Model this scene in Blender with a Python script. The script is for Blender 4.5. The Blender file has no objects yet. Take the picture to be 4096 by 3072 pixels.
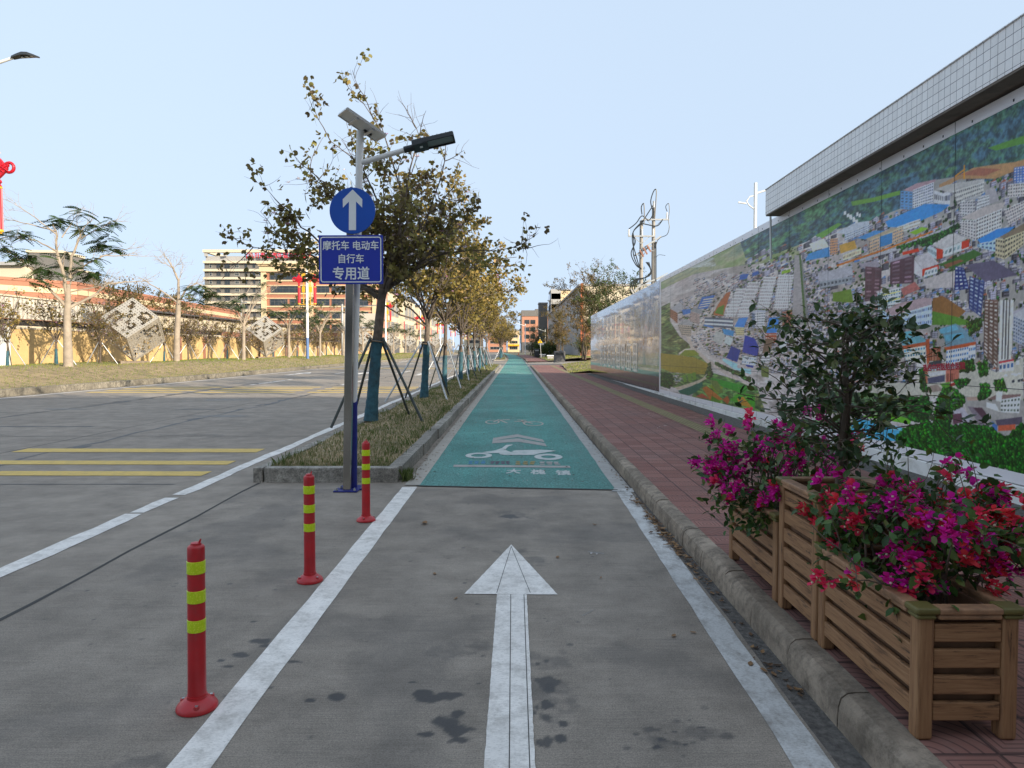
import bpy, bmesh, math, random
import numpy as np
from mathutils import Vector, Matrix
R = math.radians
S = bpy.context.scene
C = S.collection

# ---------------------------------------------------------------- camera, sky, sun, exposure
cd = bpy.data.cameras.new('camera'); cam = bpy.data.objects.new('camera', cd); C.objects.link(cam)
cd.sensor_width = 36.0; cd.lens = 36.0 * 2840 / 4096; cd.shift_y = -39 / 4096
cd.clip_start = 0.05; cd.clip_end = 4000
cam.location = (0, 0, 1.6); cam.rotation_euler = (R(88.0), 0, 0)
S.camera = cam
SUN_AZ, SUN_EL = 50.0, 19.0          # degrees to the right of straight behind the camera, and above the horizon
tosun = Vector((math.sin(R(SUN_AZ)) * math.cos(R(SUN_EL)), -math.cos(R(SUN_AZ)) * math.cos(R(SUN_EL)), math.sin(R(SUN_EL))))
SKY_SC, SKY_UP, SKY_SAT, SKY_STR = 0.45, 0.28, 0.6, 0.132
PALE, PALE_COL = 0.66, (3.22, 4.02, 5.0)                      # thin even haze that whitens the whole sky
W = bpy.data.worlds.new('World'); S.world = W; W.use_nodes = True
nt = W.node_tree; bg = nt.nodes['Background']
sky = nt.nodes.new('ShaderNodeTexSky'); sky.sky_type = 'NISHITA'; sky.sun_disc = False
sky.sun_elevation = R(SUN_EL); sky.sun_rotation = R(180 - SUN_AZ)
sky.air_density = 1.0; sky.dust_density = 3.2; sky.ozone_density = 2.0; sky.altitude = 0
gco = nt.nodes.new('ShaderNodeTexCoord'); vm = nt.nodes.new('ShaderNodeMapping')   # look up the hazy sky a little above its dark horizon band
vm.inputs['Scale'].default_value = (1, 1, SKY_SC); vm.inputs['Location'].default_value = (0, 0, SKY_UP)
nt.links.new(gco.outputs['Generated'], vm.inputs[0]); nt.links.new(vm.outputs[0], sky.inputs[0])
hs = nt.nodes.new('ShaderNodeHueSaturation'); hs.inputs['Saturation'].default_value = SKY_SAT
nt.links.new(sky.outputs[0], hs.inputs['Color'])
pm = nt.nodes.new('ShaderNodeMix'); pm.data_type = 'RGBA'; pm.inputs[0].default_value = PALE; pm.inputs[7].default_value = PALE_COL + (1,)
nt.links.new(hs.outputs[0], pm.inputs[6]); nt.links.new(pm.outputs[2], bg.inputs[0]); bg.inputs[1].default_value = SKY_STR
sl = bpy.data.lights.new('sun', 'SUN'); sl.energy = 4.3; sl.angle = R(0.53); sl.color = (1.0, 0.88, 0.70)
so = bpy.data.objects.new('sun', sl); C.objects.link(so)
so.rotation_euler = (-tosun).to_track_quat('-Z', 'Y').to_euler(); so.location = (30, -30, 40)
S.view_settings.view_transform = 'Standard'; S.view_settings.look = 'None'
S.view_settings.gamma = 1.0; S.view_settings.exposure = 0.84
S.render.engine = 'CYCLES'
S.cycles.use_denoising = True
try: S.cycles.denoiser = 'OPENIMAGEDENOISE'
except Exception: pass
S.cycles.max_bounces = 6; S.cycles.diffuse_bounces = 3; S.cycles.glossy_bounces = 3
S.cycles.transparent_max_bounces = 6; S.cycles.caustics_reflective = False; S.cycles.caustics_refractive = False

# ---------------------------------------------------------------- object helpers
def tag(o, label=None, cat=None, group=None, kind=None):
    if label: o['label'] = label
    if cat: o['category'] = cat
    if group: o['group'] = group
    if kind: o['kind'] = kind
    return o
def link(o, parent=None):
    C.objects.link(o)
    if parent is not None: o.parent = parent
    return o
def empty(name, loc=(0, 0, 0), rz=0.0):
    o = bpy.data.objects.new(name, None); o.location = loc; o.rotation_euler = (0, 0, rz); o.empty_display_size = .2
    C.objects.link(o); return o
def thing(name, label, cat, loc=(0, 0, 0), rz=0.0, group=None):
    return tag(empty(name, loc, rz), label, cat, group)
def copy_tree(o, parent=None):
    c = o.copy(); C.objects.link(c)
    if parent is not None: c.parent = parent
    for ch in list(o.children): copy_tree(ch, c)
    return c
class MB:
    def __init__(s): s.v = []; s.f = []; s.m = []; s.a = []
    def poly(s, pts, mi=0, a=0.0):
        n = len(s.v); s.v += [tuple(p) for p in pts]; s.f.append(tuple(range(n, n + len(pts)))); s.m.append(mi); s.a.append(a)
    def box(s, c, d, mi=0, M=None, a=0.0):
        x, y, z = d[0] / 2, d[1] / 2, d[2] / 2
        P = [Vector((sx * x, sy * y, sz * z)) for sz in (-1, 1) for sx, sy in ((-1, -1), (1, -1), (1, 1), (-1, 1))]
        if M is not None: P = [M @ p for p in P]
        n = len(s.v); s.v += [(p.x + c[0], p.y + c[1], p.z + c[2]) for p in P]
        for f in ((3, 2, 1, 0), (4, 5, 6, 7), (0, 1, 5, 4), (1, 2, 6, 5), (2, 3, 7, 6), (3, 0, 4, 7)):
            s.f.append(tuple(n + i for i in f)); s.m.append(mi); s.a.append(a)
    def bar(s, p, q, w, t, mi=0, up=(0, 0, 1)):
        p = Vector(p); q = Vector(q); d = q - p; L = d.length; z = d.normalized(); u = Vector(up)
        if abs(z.dot(u)) > .98: u = Vector((1, 0, 0))
        x = u.cross(z).normalized(); y = z.cross(x)
        M = Matrix((x, y, z)).transposed(); s.box((p + q) / 2, (w, t, L), mi, M)
    def tube(s, P, rad, n=6, mi=0, cap=True, a=0.0):
        P = [Vector(p) for p in P]; k = len(P)
        if not hasattr(rad, '__len__'): rad = [rad] * k
        b = len(s.v); u = None
        for i in range(k):
            t = (P[min(i + 1, k - 1)] - P[max(i - 1, 0)])
            t = t.normalized() if t.length > 1e-9 else Vector((0, 0, 1))
            if u is None: u = Vector((1, 0, 0)) if abs(t.x) < .9 else Vector((0, 1, 0))
            u = (u - t * u.dot(t)); u = u.normalized() if u.length > 1e-6 else t.orthogonal().normalized()
            w = t.cross(u)
            for j in range(n):
                q = 2 * math.pi * j / n; p = P[i] + (u * math.cos(q) + w * math.sin(q)) * rad[i]
                s.v.append((p.x, p.y, p.z))
        for i in range(k - 1):
            for j in range(n):
                s.f.append((b + i * n + j, b + i * n + (j + 1) % n, b + (i + 1) * n + (j + 1) % n, b + (i + 1) * n + j)); s.m.append(mi); s.a.append(a)
        if cap:
            s.f.append(tuple(b + j for j in range(n))[::-1]); s.m.append(mi); s.a.append(a)
            s.f.append(tuple(b + (k - 1) * n + j for j in range(n))); s.m.append(mi); s.a.append(a)
    def lathe(s, prof, n=20, c=(0, 0, 0), mi=0):
        s.tubez([(c[0], c[1], c[2] + z) for r, z in prof], [max(r, 1e-4) for r, z in prof], n, mi)
    def tubez(s, P, rad, n, mi):
        b = len(s.v); k = len(P)
        for i in range(k):
            for j in range(n):
                q = 2 * math.pi * j / n; s.v.append((P[i][0] + rad[i] * math.cos(q), P[i][1] + rad[i] * math.sin(q), P[i][2]))
        for i in range(k - 1):
            for j in range(n):
                s.f.append((b + i * n + j, b + i * n + (j + 1) % n, b + (i + 1) * n + (j + 1) % n, b + (i + 1) * n + j)); s.m.append(mi); s.a.append(0.0)
        s.f.append(tuple(b + j for j in range(n))[::-1]); s.m.append(mi); s.a.append(0.0)
        s.f.append(tuple(b + (k - 1) * n + j for j in range(n))); s.m.append(mi); s.a.append(0.0)
    def prism(s, pts, o, X, Y, d, mi=0):
        """a flat outline given in the plane o + x*X + y*Y, thickened along d"""
        o = Vector(o); X = Vector(X); Y = Vector(Y); d = Vector(d); n = len(pts); b = len(s.v)
        for off in (Vector((0, 0, 0)), d):
            for x, y in pts: p = o + X * x + Y * y + off; s.v.append((p.x, p.y, p.z))
        s.f.append(tuple(b + i for i in range(n))[::-1]); s.m.append(mi); s.a.append(0.0)
        s.f.append(tuple(b + n + i for i in range(n))); s.m.append(mi); s.a.append(0.0)
        for i in range(n):
            j = (i + 1) % n; s.f.append((b + i, b + j, b + n + j, b + n + i)); s.m.append(mi); s.a.append(0.0)
    def mesh(s, name, mats, smooth=False):
        m = bpy.data.meshes.new(name); m.from_pydata(s.v, [], s.f); m.validate(); m.update()
        for k in (mats if isinstance(mats, (list, tuple)) else [mats]): m.materials.append(k)
        n = len(m.polygons)
        if any(s.m) and n == len(s.m): m.polygons.foreach_set('material_index', s.m)
        if n == len(s.a) and any(s.a):
            at = m.attributes.new('tint', 'FLOAT', 'FACE'); at.data.foreach_set('value', s.a)
        if smooth: m.polygons.foreach_set('use_smooth', [True] * n)
        return m
    def build(s, name, mats, parent=None, smooth=False, bevel=0, seg=2, recalc=False):
        m = s.mesh(name, mats, smooth)
        if recalc:
            bm = bmesh.new(); bm.from_mesh(m); bmesh.ops.recalc_face_normals(bm, faces=bm.faces); bm.to_mesh(m); bm.free()
        o = link(bpy.data.objects.new(name, m), parent)
        if bevel:
            b = o.modifiers.new('bevel', 'BEVEL'); b.width = bevel; b.segments = seg; b.limit_method = 'ANGLE'; b.angle_limit = R(40)
        if smooth:
            try: m.set_sharp_from_angle(angle=R(45))
            except Exception: pass
        return o
def text(name, body, size, m, parent, loc, rot, bold=0.0, depth=0.002, sx=1.0, align='CENTER', sy=1.0):
    c = bpy.data.curves.new(name, 'FONT'); c.body = body; c.size = size; c.align_x = align; c.align_y = 'CENTER'
    c.extrude = depth; c.resolution_u = 3
    o = bpy.data.objects.new(name, c); C.objects.link(o); bpy.context.view_layer.update()
    me = bpy.data.meshes.new_from_object(o.evaluated_get(bpy.context.evaluated_depsgraph_get()))
    bpy.data.objects.remove(o); me.materials.clear(); me.materials.append(m)
    if bold:                                          # heavier strokes: the same glyphs laid four times, a hair apart
        base = np.empty(len(me.vertices) * 3); me.vertices.foreach_get('co', base); base = base.reshape(-1, 3); F = [tuple(p.vertices) for p in me.polygons]; V = []; G = []
        for k, (dx, dy) in enumerate(((-1, -1), (1, -1), (1, 1), (-1, 1), (0, 0))): V += (base + np.array([dx * bold, dy * bold, k * .00012])).tolist(); G += [tuple(i + k * len(base) for i in f) for f in F]
        me = bpy.data.meshes.new(name); me.from_pydata(V, [], G); me.materials.append(m)
    q = link(bpy.data.objects.new(name, me), parent); q.location = loc; q.rotation_euler = rot; q.scale = (sx, sy, 1)
    return q

# ---------------------------------------------------------------- material helpers
def srgb(r, g, b):
    f = lambda c: (c / 255 / 12.92) if c <= 10 else ((c / 255 + .055) / 1.055) ** 2.4
    return (f(r), f(g), f(b))
class NT:
    def __init__(s, name):
        s.m = bpy.data.materials.new(name); s.m.use_nodes = True; s.t = s.m.node_tree; s.n = s.t.nodes; s.b = s.n['Principled BSDF']
        s.co = None
    def new(s, ty, **k):
        q = s.n.new(ty)
        for a, b in k.items(): setattr(q, a, b)
        return q
    def L(s, a, b): s.t.links.new(a, b)
    def coord(s):
        if s.co is None: s.co = s.new('ShaderNodeTexCoord').outputs['Object']
        return s.co
    def mapped(s, scale=(1, 1, 1), loc=(0, 0, 0), rot=(0, 0, 0)):
        q = s.new('ShaderNodeMapping'); q.inputs['Scale'].default_value = scale; q.inputs['Location'].default_value = loc; q.inputs['Rotation'].default_value = rot
        s.L(s.coord(), q.inputs[0]); return q.outputs[0]
    def noise(s, scale, detail=4, rough=.55, vec=None, dist=0):
        q = s.new('ShaderNodeTexNoise'); q.inputs['Scale'].default_value = scale; q.inputs['Detail'].default_value = detail
        q.inputs['Roughness'].default_value = rough; q.inputs['Distortion'].default_value = dist
        s.L(vec if vec is not None else s.coord(), q.inputs['Vector']); return q.outputs['Fac']
    def ramp(s, fac, stops, interp='LINEAR'):
        q = s.new('ShaderNodeValToRGB'); e = q.color_ramp; e.interpolation = interp
        while len(e.elements) < len(stops): e.elements.new(.5)
        for el, (p, c) in zip(e.elements, stops):
            el.position = p; el.color = (c[0], c[1], c[2], 1) if hasattr(c, '__len__') else (c, c, c, 1)
        s.L(fac, q.inputs[0]); return q.outputs[0]
    def mix(s, fac, a, b, mode='MIX'):
        q = s.new('ShaderNodeMix', data_type='RGBA', blend_type=mode)
        for v, i in ((fac, 0), (a, 6), (b, 7)):
            if hasattr(v, 'links') or isinstance(v, bpy.types.NodeSocket): s.L(v, q.inputs[i])
            elif i == 0: q.inputs[0].default_value = v
            else: q.inputs[i].default_value = (v[0], v[1], v[2], 1)
        return q.outputs[2]
    def math(s, op, a, b=0.0, c=None):
        q = s.new('ShaderNodeMath', operation=op)
        for i, v in enumerate((a, b) if c is None else (a, b, c)):
            if isinstance(v, bpy.types.NodeSocket): s.L(v, q.inputs[i])
            else: q.inputs[i].default_value = v
        return q.outputs[0]
    def xyz(s, vec=None):
        q = s.new('ShaderNodeSeparateXYZ'); s.L(vec if vec is not None else s.coord(), q.inputs[0]); return q.outputs
    def attr(s, name='tint'): return s.new('ShaderNodeAttribute', attribute_name=name)
    def bump(s, h, strength=.3, dist=.01):
        q = s.new('ShaderNodeBump'); q.inputs['Strength'].default_value = strength; q.inputs['Distance'].default_value = dist
        s.L(h, q.inputs['Height']); s.L(q.outputs[0], s.b.inputs['Normal'])
    def set(s, col=None, rough=None, metal=None, spec=None, coat=None):
        for k, v in (('Base Color', col), ('Roughness', rough), ('Metallic', metal), ('Specular IOR Level', spec), ('Coat Weight', coat)):
            if v is None: continue
            if isinstance(v, bpy.types.NodeSocket): s.L(v, s.b.inputs[k])
            elif k == 'Base Color': s.b.inputs[k].default_value = (v[0], v[1], v[2], 1)
            else: s.b.inputs[k].default_value = v
        return s.m
def sc(c, k): return tuple(max(0, min(1, x * k)) for x in c)
def mat(name, col, rough=.6, var=.12, scale=6, metal=0, spec=.5, bump=0, bscale=60, coat=0, dirt=0, dirtcol=(.06, .05, .04), dscale=2.0):
    q = NT(name)
    c = q.ramp(q.noise(scale, 5), [(.3, sc(col, 1 - var)), (.7, sc(col, 1 + var))])
    if dirt: c = q.mix(q.ramp(q.noise(dscale, 8, .7), [(.5, 0), (.75, dirt)]), c, dirtcol)
    if bump: q.bump(q.noise(bscale, 4), bump, .01)
    return q.set(c, rough, metal, spec, coat)
def leafmat(name, stops, rough=.45, trans=.3, interp='LINEAR', spec=.35):
    q = NT(name); c = q.ramp(q.attr().outputs['Fac'], stops, interp); q.set(c, rough, 0, spec)
    t = q.new('ShaderNodeBsdfTranslucent'); q.L(c, t.inputs[0]); x = q.new('ShaderNodeMixShader'); x.inputs[0].default_value = trans
    out = q.n['Material Output']; q.L(q.b.outputs[0], x.inputs[1]); q.L(t.outputs[0], x.inputs[2]); q.L(x.outputs[0], out.inputs[0])
    return q.m
# ---------------------------------------------------------------- materials
def m_concrete(name, col, streak=True, stain=False):
    q = NT(name)
    big = q.ramp(q.noise(.35, 5, .6), [(.3, sc(col, .82)), (.72, sc(col, 1.12))])
    med = q.ramp(q.noise(2.6, 7, .68), [(.32, .70), (.62, 1.04)])
    c = q.mix(1.0, big, med, 'MULTIPLY')
    grain = q.noise(150, 4, .75); c = q.mix(1.0, c, q.ramp(grain, [(.3, .58), (.7, 1.42)]), 'MULTIPLY')
    if streak:
        st = q.noise(1, 4, .6, q.mapped((3.0, 170, 1))); c = q.mix(.4, c, q.mix(1.0, c, q.ramp(st, [(.35, .66), (.65, 1.3)]), 'MULTIPLY'))
    c = q.mix(q.ramp(q.noise(1.1, 9, .75), [(.6, 0), (.8, .55)]), c, sc(col, .45))
    c = q.mix(q.ramp(q.noise(.8, 6, .7, q.mapped((.4, 1.5, 1), (7, 3, 0))), [(.62, 0), (.78, .4)]), c, sc(col, 1.5))
    q.bump(grain, .35, .003)
    if stain:
        f = q.attr('stain').outputs['Fac']; c = q.mix(f, c, (.034, .034, .036)); q.L(q.ramp(f, [(0, .82), (1, .5)]), q.b.inputs['Roughness']); q.L(c, q.b.inputs['Base Color']); q.b.inputs['Specular IOR Level'].default_value = .3; return q.m
    return q.set(c, .82, 0, .3)
M = {}
M['bay'] = m_concrete('stained_near_concrete', (.298, .256, .212), True, True)
M['concrete'] = m_concrete('brushed_concrete', (.312, .268, .222))
M['stain'] = mat('oil_stain', (.062, .062, .062), .55, .3, 20)
M['softstain'] = mat('damp_patch', (.195, .182, .166), .7, .2, 8)
M['joint'] = mat('joint_filler', (.05, .048, .045), .9)
M['scratch'] = mat('paint_scrape', (.33, .33, .33), .8)
def m_paint(name, col, under, wear=.5, sy=1.0):
    q = NT(name); c = q.ramp(q.noise(3, 6, .6), [(.3, sc(col, .86)), (.7, sc(col, 1.04))])
    n = q.noise(7, 9, .78, q.mapped((1, sy, 1))); c = q.mix(q.ramp(n, [(.46, 0), (.75, wear)]), c, under)
    n2 = q.noise(60, 6, .8, q.mapped((1, 2.5, 1))); c = q.mix(q.ramp(n2, [(.5, 0), (.72, wear * .8)]), c, sc(under, .8))
    q.bump(n2, .25, .004); return q.set(c, .7, 0, .3)
M['white_paint'] = m_paint('worn_white_road_paint', (.86, .82, .77), (.27, .245, .21), .8)
M['worn_paint'] = m_paint('heavily_worn_white_road_paint', (.60, .60, .585), (.17, .145, .12), 1.0, .6)
M['worn_lane'] = m_paint('worn_white_lane_symbol', (.58, .59, .57), (.16, .30, .28), .75)
M['cream_paint'] = m_paint('dusty_cream_road_paint', (.45, .415, .36), (.25, .22, .19), .6)
M['grey_paint'] = m_paint('dirty_grey_road_paint', (.40, .385, .36), (.20, .19, .175), .75)
M['yellow_paint'] = m_paint('worn_yellow_road_paint', (.72, .50, .13), (.26, .22, .15), .6)
def m_green():
    q = NT('teal_lane_coating'); col = (.125, .36, .32)
    c = q.ramp(q.noise(.5, 5, .6), [(.3, sc(col, .72)), (.7, sc(col, 1.2))]); c = q.mix(q.ramp(q.noise(3.2, 8, .75), [(.5, 0), (.72, .5)]), c, (.09, .20, .19))
    wear = q.ramp(q.noise(1, 5, .65, q.mapped((1.6, .12, 1))), [(.42, 0), (.75, .62)]); c = q.mix(wear, c, (.22, .31, .295))
    x = q.xyz()[0]; edge = q.ramp(q.math('MULTIPLY', q.math('SUBTRACT', x, .35), .9), [(.2, 0), (1, .7)])
    c = q.mix(q.math('MULTIPLY', edge, q.noise(1.2, 7, .75)), c, (.10, .145, .14))
    g = q.noise(48, 5, .72); c = q.mix(1.0, c, q.ramp(g, [(.36, .45), (.62, 1.3)]), 'MULTIPLY')
    v = q.new('ShaderNodeTexVoronoi'); v.inputs['Scale'].default_value = 55; q.L(q.coord(), v.inputs['Vector'])
    c = q.mix(.5, c, q.mix(1.0, c, q.ramp(v.outputs['Distance'], [(.1, 1.25), (.5, .6)]), 'MULTIPLY'))
    q.bump(g, .9, .009); return q.set(c, .85, 0, .3)
M['green'] = m_green()
def m_pavers():
    q = NT('red_patterned_pavers'); X, Y, Z = q.xyz()
    fx = q.math('FRACT', q.math('MULTIPLY', X, 1 / .25)); fy = q.math('FRACT', q.math('MULTIPLY', Y, 1 / .25))
    ix = q.math('FLOOR', q.math('MULTIPLY', X, 1 / .25)); iy = q.math('FLOOR', q.math('MULTIPLY', Y, 1 / .25))
    ax = q.math('ABSOLUTE', q.math('SUBTRACT', fx, .5)); ay = q.math('ABSOLUTE', q.math('SUBTRACT', fy, .5))
    mx = q.math('MAXIMUM', ax, ay)
    joint = q.math('GREATER_THAN', mx, .476)
    par = q.math('FRACT', q.math('MULTIPLY', q.math('ADD', ix, iy), .5))
    # spiral-like grooves: square rings on one tile, quarter-circle rings on its neighbour
    rr = q.math('SQRT', q.math('ADD', q.math('MULTIPLY', fx, fx), q.math('MULTIPLY', fy, fy)))
    ringa = q.math('LESS_THAN', q.math('FRACT', q.math('MULTIPLY', mx, 9.0)), .26)
    ringb = q.math('LESS_THAN', q.math('FRACT', q.math('MULTIPLY', rr, 5.2)), .2)
    ring = q.math('ADD', q.math('MULTIPLY', ringa, q.math('GREATER_THAN', par, .25)), q.math('MULTIPLY', ringb, q.math('LESS_THAN', par, .25)))
    w = q.new('ShaderNodeTexWhiteNoise', noise_dimensions='2D'); cx = q.new('ShaderNodeCombineXYZ'); q.L(ix, cx.inputs[0]); q.L(iy, cx.inputs[1]); q.L(cx.outputs[0], w.inputs['Vector'])
    c = q.ramp(w.outputs['Value'], [(0, (.235, .100, .078)), (.5, (.285, .125, .098)), (1, (.335, .16, .128))])
    c = q.mix(q.ramp(q.noise(.9, 6, .7), [(.42, 0), (.7, .55)]), c, (.22, .145, .13))
    c = q.mix(q.ramp(q.noise(14, 5, .7), [(.5, 0), (.75, .35)]), c, (.29, .21, .19))
    c = q.mix(q.math('MULTIPLY', ring, .62), c, (.075, .042, .04))
    c = q.mix(q.math('MULTIPLY', joint, .75), c, (.035, .026, .026))
    h = q.math('SUBTRACT', 1.0, q.math('MAXIMUM', q.math('MULTIPLY', ring, .6), joint)); q.bump(h, .5, .006)
    return q.set(c, .8, 0, .3)
M['pavers'] = m_pavers()
def m_tactile():
    q = NT('olive_tactile_pavers'); X, Y, Z = q.xyz()
    r = q.math('LESS_THAN', q.math('FRACT', q.math('MULTIPLY', X, 13.4)), .45); j = q.math('LESS_THAN', q.math('FRACT', q.math('MULTIPLY', Y, 1 / .3)), .05)
    c = q.ramp(q.noise(3, 6, .7), [(.3, (.235, .185, .08)), (.7, (.33, .265, .125))]); c = q.mix(q.math('MULTIPLY', r, .6), c, (.075, .062, .034)); c = q.mix(j, c, (.05, .04, .03))
    return q.set(c, .85)
M['tactile'] = m_tactile()
def m_kerb(name, col, speck=False):
    q = NT(name); c = q.ramp(q.noise(3, 7, .7), [(.3, sc(col, .6)), (.68, sc(col, 1.2))])
    c = q.mix(q.ramp(q.noise(9, 9, .8), [(.43, 0), (.64, .9)]), c, sc(col, .25)); c = q.mix(q.ramp(q.noise(.55, 5, .65), [(.40, 0), (.62, .75)]), c, sc(col, .42))
    if speck:
        v = q.new('ShaderNodeTexVoronoi'); v.inputs['Scale'].default_value = 95; q.L(q.coord(), v.inputs['Vector'])
        c = q.mix(1.0, c, q.ramp(v.outputs['Distance'], [(.15, .35), (.5, 1.5)]), 'MULTIPLY')
    q.bump(q.noise(45, 6, .7), .5, .01); return q.set(c, .88, 0, .25)
M['kerb'] = m_kerb('weathered_concrete_kerb', (.40, .325, .25))
M['granite_far'] = m_kerb('far_granite_kerb', (.25, .225, .18), True)
M['granite'] = m_kerb('speckled_granite_kerb', (.33, .305, .265), True)
M['soil'] = mat('red_soil', (.21, .12, .075), .95, .3, 4, bump=.6, bscale=40, dirt=.6, dirtcol=(.10, .085, .05), dscale=1.5)
M['drysoil'] = mat('dry_turf_base', (.27, .20, .11), .95, .35, 3, bump=.6, bscale=60, dirt=.7, dirtcol=(.085, .09, .035), dscale=.8)
M['plantsoil'] = mat('planter_soil', (.085, .05, .035), .95, .4, 14, bump=.9, bscale=30)
M['far_ground'] = mat('far_ground_scrub', (.15, .135, .085), .95, .3, .05)
M['grit'] = mat('gutter_grit', (.115, .105, .095), .95, .5, 30, bump=.8, bscale=80, dirt=.6, dirtcol=(.06, .052, .045), dscale=6)
def plain(n, c, r=.5, **k): return mat(n, c, r, k.pop('var', .06), k.pop('scale', 4), **k)
M['red_plastic'] = plain('red_bollard_plastic', (.50, .018, .024), .38, var=.14, scale=9, dirt=.55, dirtcol=(.20, .07, .06), dscale=7)
def m_reflect():
    q = NT('lime_reflective_tape'); v = q.new('ShaderNodeTexVoronoi'); v.inputs['Scale'].default_value = 110; q.L(q.coord(), v.inputs['Vector'])
    c = q.ramp(v.outputs['Distance'], [(.15, (.75, .86, .05)), (.5, (.56, .74, .004))]); return q.set(c, .28, 0, .6)
M['lime'] = m_reflect()
M['steel'] = plain('stainless_steel', (.46, .44, .41), .13, metal=1, var=.12, scale=2)
M['galv'] = plain('galvanised_pipe', (.42, .43, .43), .45, metal=.75, var=.2, scale=14)
M['darkpipe'] = plain('dark_green_grey_pipe', (.05, .06, .055), .5, var=.3, scale=12)
M['white_metal'] = plain('white_enamel_metal', (.76, .76, .74), .35, var=.04)
M['blue_sleeve'] = plain('navy_blue_paint', (.012, .018, .19), .4)
M['lamp_blue'] = plain('mid_blue_paint', (.09, .17, .36), .5)
M['sign_blue'] = plain('sign_blue_sheet', (.008, .085, .46), .42, var=.05)
M['sign_navy'] = plain('sign_royal_blue_sheet', (.018, .04, .40), .42, var=.05)
M['sign_white'] = plain('sign_white_sheet', (.82, .85, .86), .4)
M['black_metal'] = plain('black_metal', (.02, .024, .026), .45)
M['glass_lamp'] = plain('lamp_lens', (.19, .23, .215), .2)
M['solar_back'] = plain('solar_panel_backsheet', (.60, .60, .57), .45)
M['solar_cell'] = plain('solar_cells', (.012, .018, .05), .15)
M['alu'] = plain('aluminium', (.55, .55, .54), .35, metal=.8)
def m_wood(horizontal=True):
    q = NT('brown_wood_grain_plank' + ('' if horizontal else '_upright'))
    v = q.mapped((3, 3, 42) if horizontal else (38, 38, 2.2)); n = q.noise(1.6, 7, .65, v, .8)
    c = q.ramp(n, [(.28, (.095, .050, .028)), (.44, (.27, .138, .066)), (.62, (.35, .19, .092)), (.8, (.42, .25, .14))])
    n2 = q.noise(1.1, 5, .7, q.mapped((2.2, 2.2, 26) if horizontal else (24, 24, 1.6), (4, 2, 9)), 1.6)
    c = q.mix(q.ramp(n2, [(.585, 0), (.66, .85)]), c, (.038, .022, .017))
    q.bump(n, .25, .004); return q.set(c, .55, 0, .35)
M['woodback'] = mat('shaded_backing_board', (.17, .088, .046), .7, .25, 9); M['wood'] = m_wood(); M['wood_up'] = m_wood(False)
M['cap'] = plain('olive_corner_cap', (.135, .115, .03), .5)
M['wood_rim'] = mat('rim_board', (.33, .18, .095), .6, .3, 22, dirt=.5, dirtcol=(.06, .04, .03), dscale=6)
M['bark'] = mat('rough_dark_bark', (.11, .085, .066), .95, .5, 9, bump=.9, bscale=24, dirt=.6, dirtcol=(.17, .155, .135), dscale=8)
M['twig'] = mat('grey_brown_twig', (.13, .10, .075), .9, .35, 9)
M['pale_bark'] = mat('pale_smooth_bark', (.32, .265, .205), .85, .22, 3, bump=.4, bscale=14, dirt=.55, dirtcol=(.16, .125, .09), dscale=4)
M['wrap'] = mat('teal_trunk_wrap', (.03, .095, .125), .85, .4, 9, bump=.9, bscale=16, dirt=.6, dirtcol=(.06, .06, .05), dscale=3)
M['strap'] = plain('webbing_strap', (.20, .145, .10), .8)

# ---------------------------------------------------------------- ground, roads, pavements
def D(y):                                             # the lane drifts gently to the right, then bends left far away
    d = .0055 * (y - 8)
    if y > 95: d -= .00014 * (y - 95) ** 2
    return d
def rng_ys(a, b, st): n = max(1, int(math.ceil((b - a) / st))); return [a + (b - a) * i / n for i in range(n + 1)]
def strip(mb, a, b, x0, x1, z, st=4.0, mi=0, jit=0.0, rnd=None):
    f0 = x0 if callable(x0) else (lambda y: x0 + D(y)); f1 = x1 if callable(x1) else (lambda y: x1 + D(y))
    zz = z if callable(z) else (lambda x, y: z)
    ys = rng_ys(a, b, st); L = []
    for y in ys:
        j0 = rnd.uniform(-jit, jit) if rnd else 0; j1 = rnd.uniform(-jit, jit) if rnd else 0
        L.append((f0(y) + j0, f1(y) + j1))
    for i in range(len(ys) - 1):
        (p0, p1), (q0, q1) = L[i], L[i + 1]
        mb.poly([(p0, ys[i], zz(p0, ys[i])), (p1, ys[i], zz(p1, ys[i])), (q1, ys[i + 1], zz(q1, ys[i + 1])), (q0, ys[i + 1], zz(q0, ys[i + 1]))], mi)
def structure(mb, name, mats, **k): return tag(mb.build(name, mats, **k), kind='structure')
rd = random.Random(5)
mb = MB(); mb.poly([(-1500, -600, -.03), (1500, -600, -.03), (1500, 2600, -.03), (-1500, 2600, -.03)]); structure(mb, 'ground', M['far_ground'])

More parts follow.
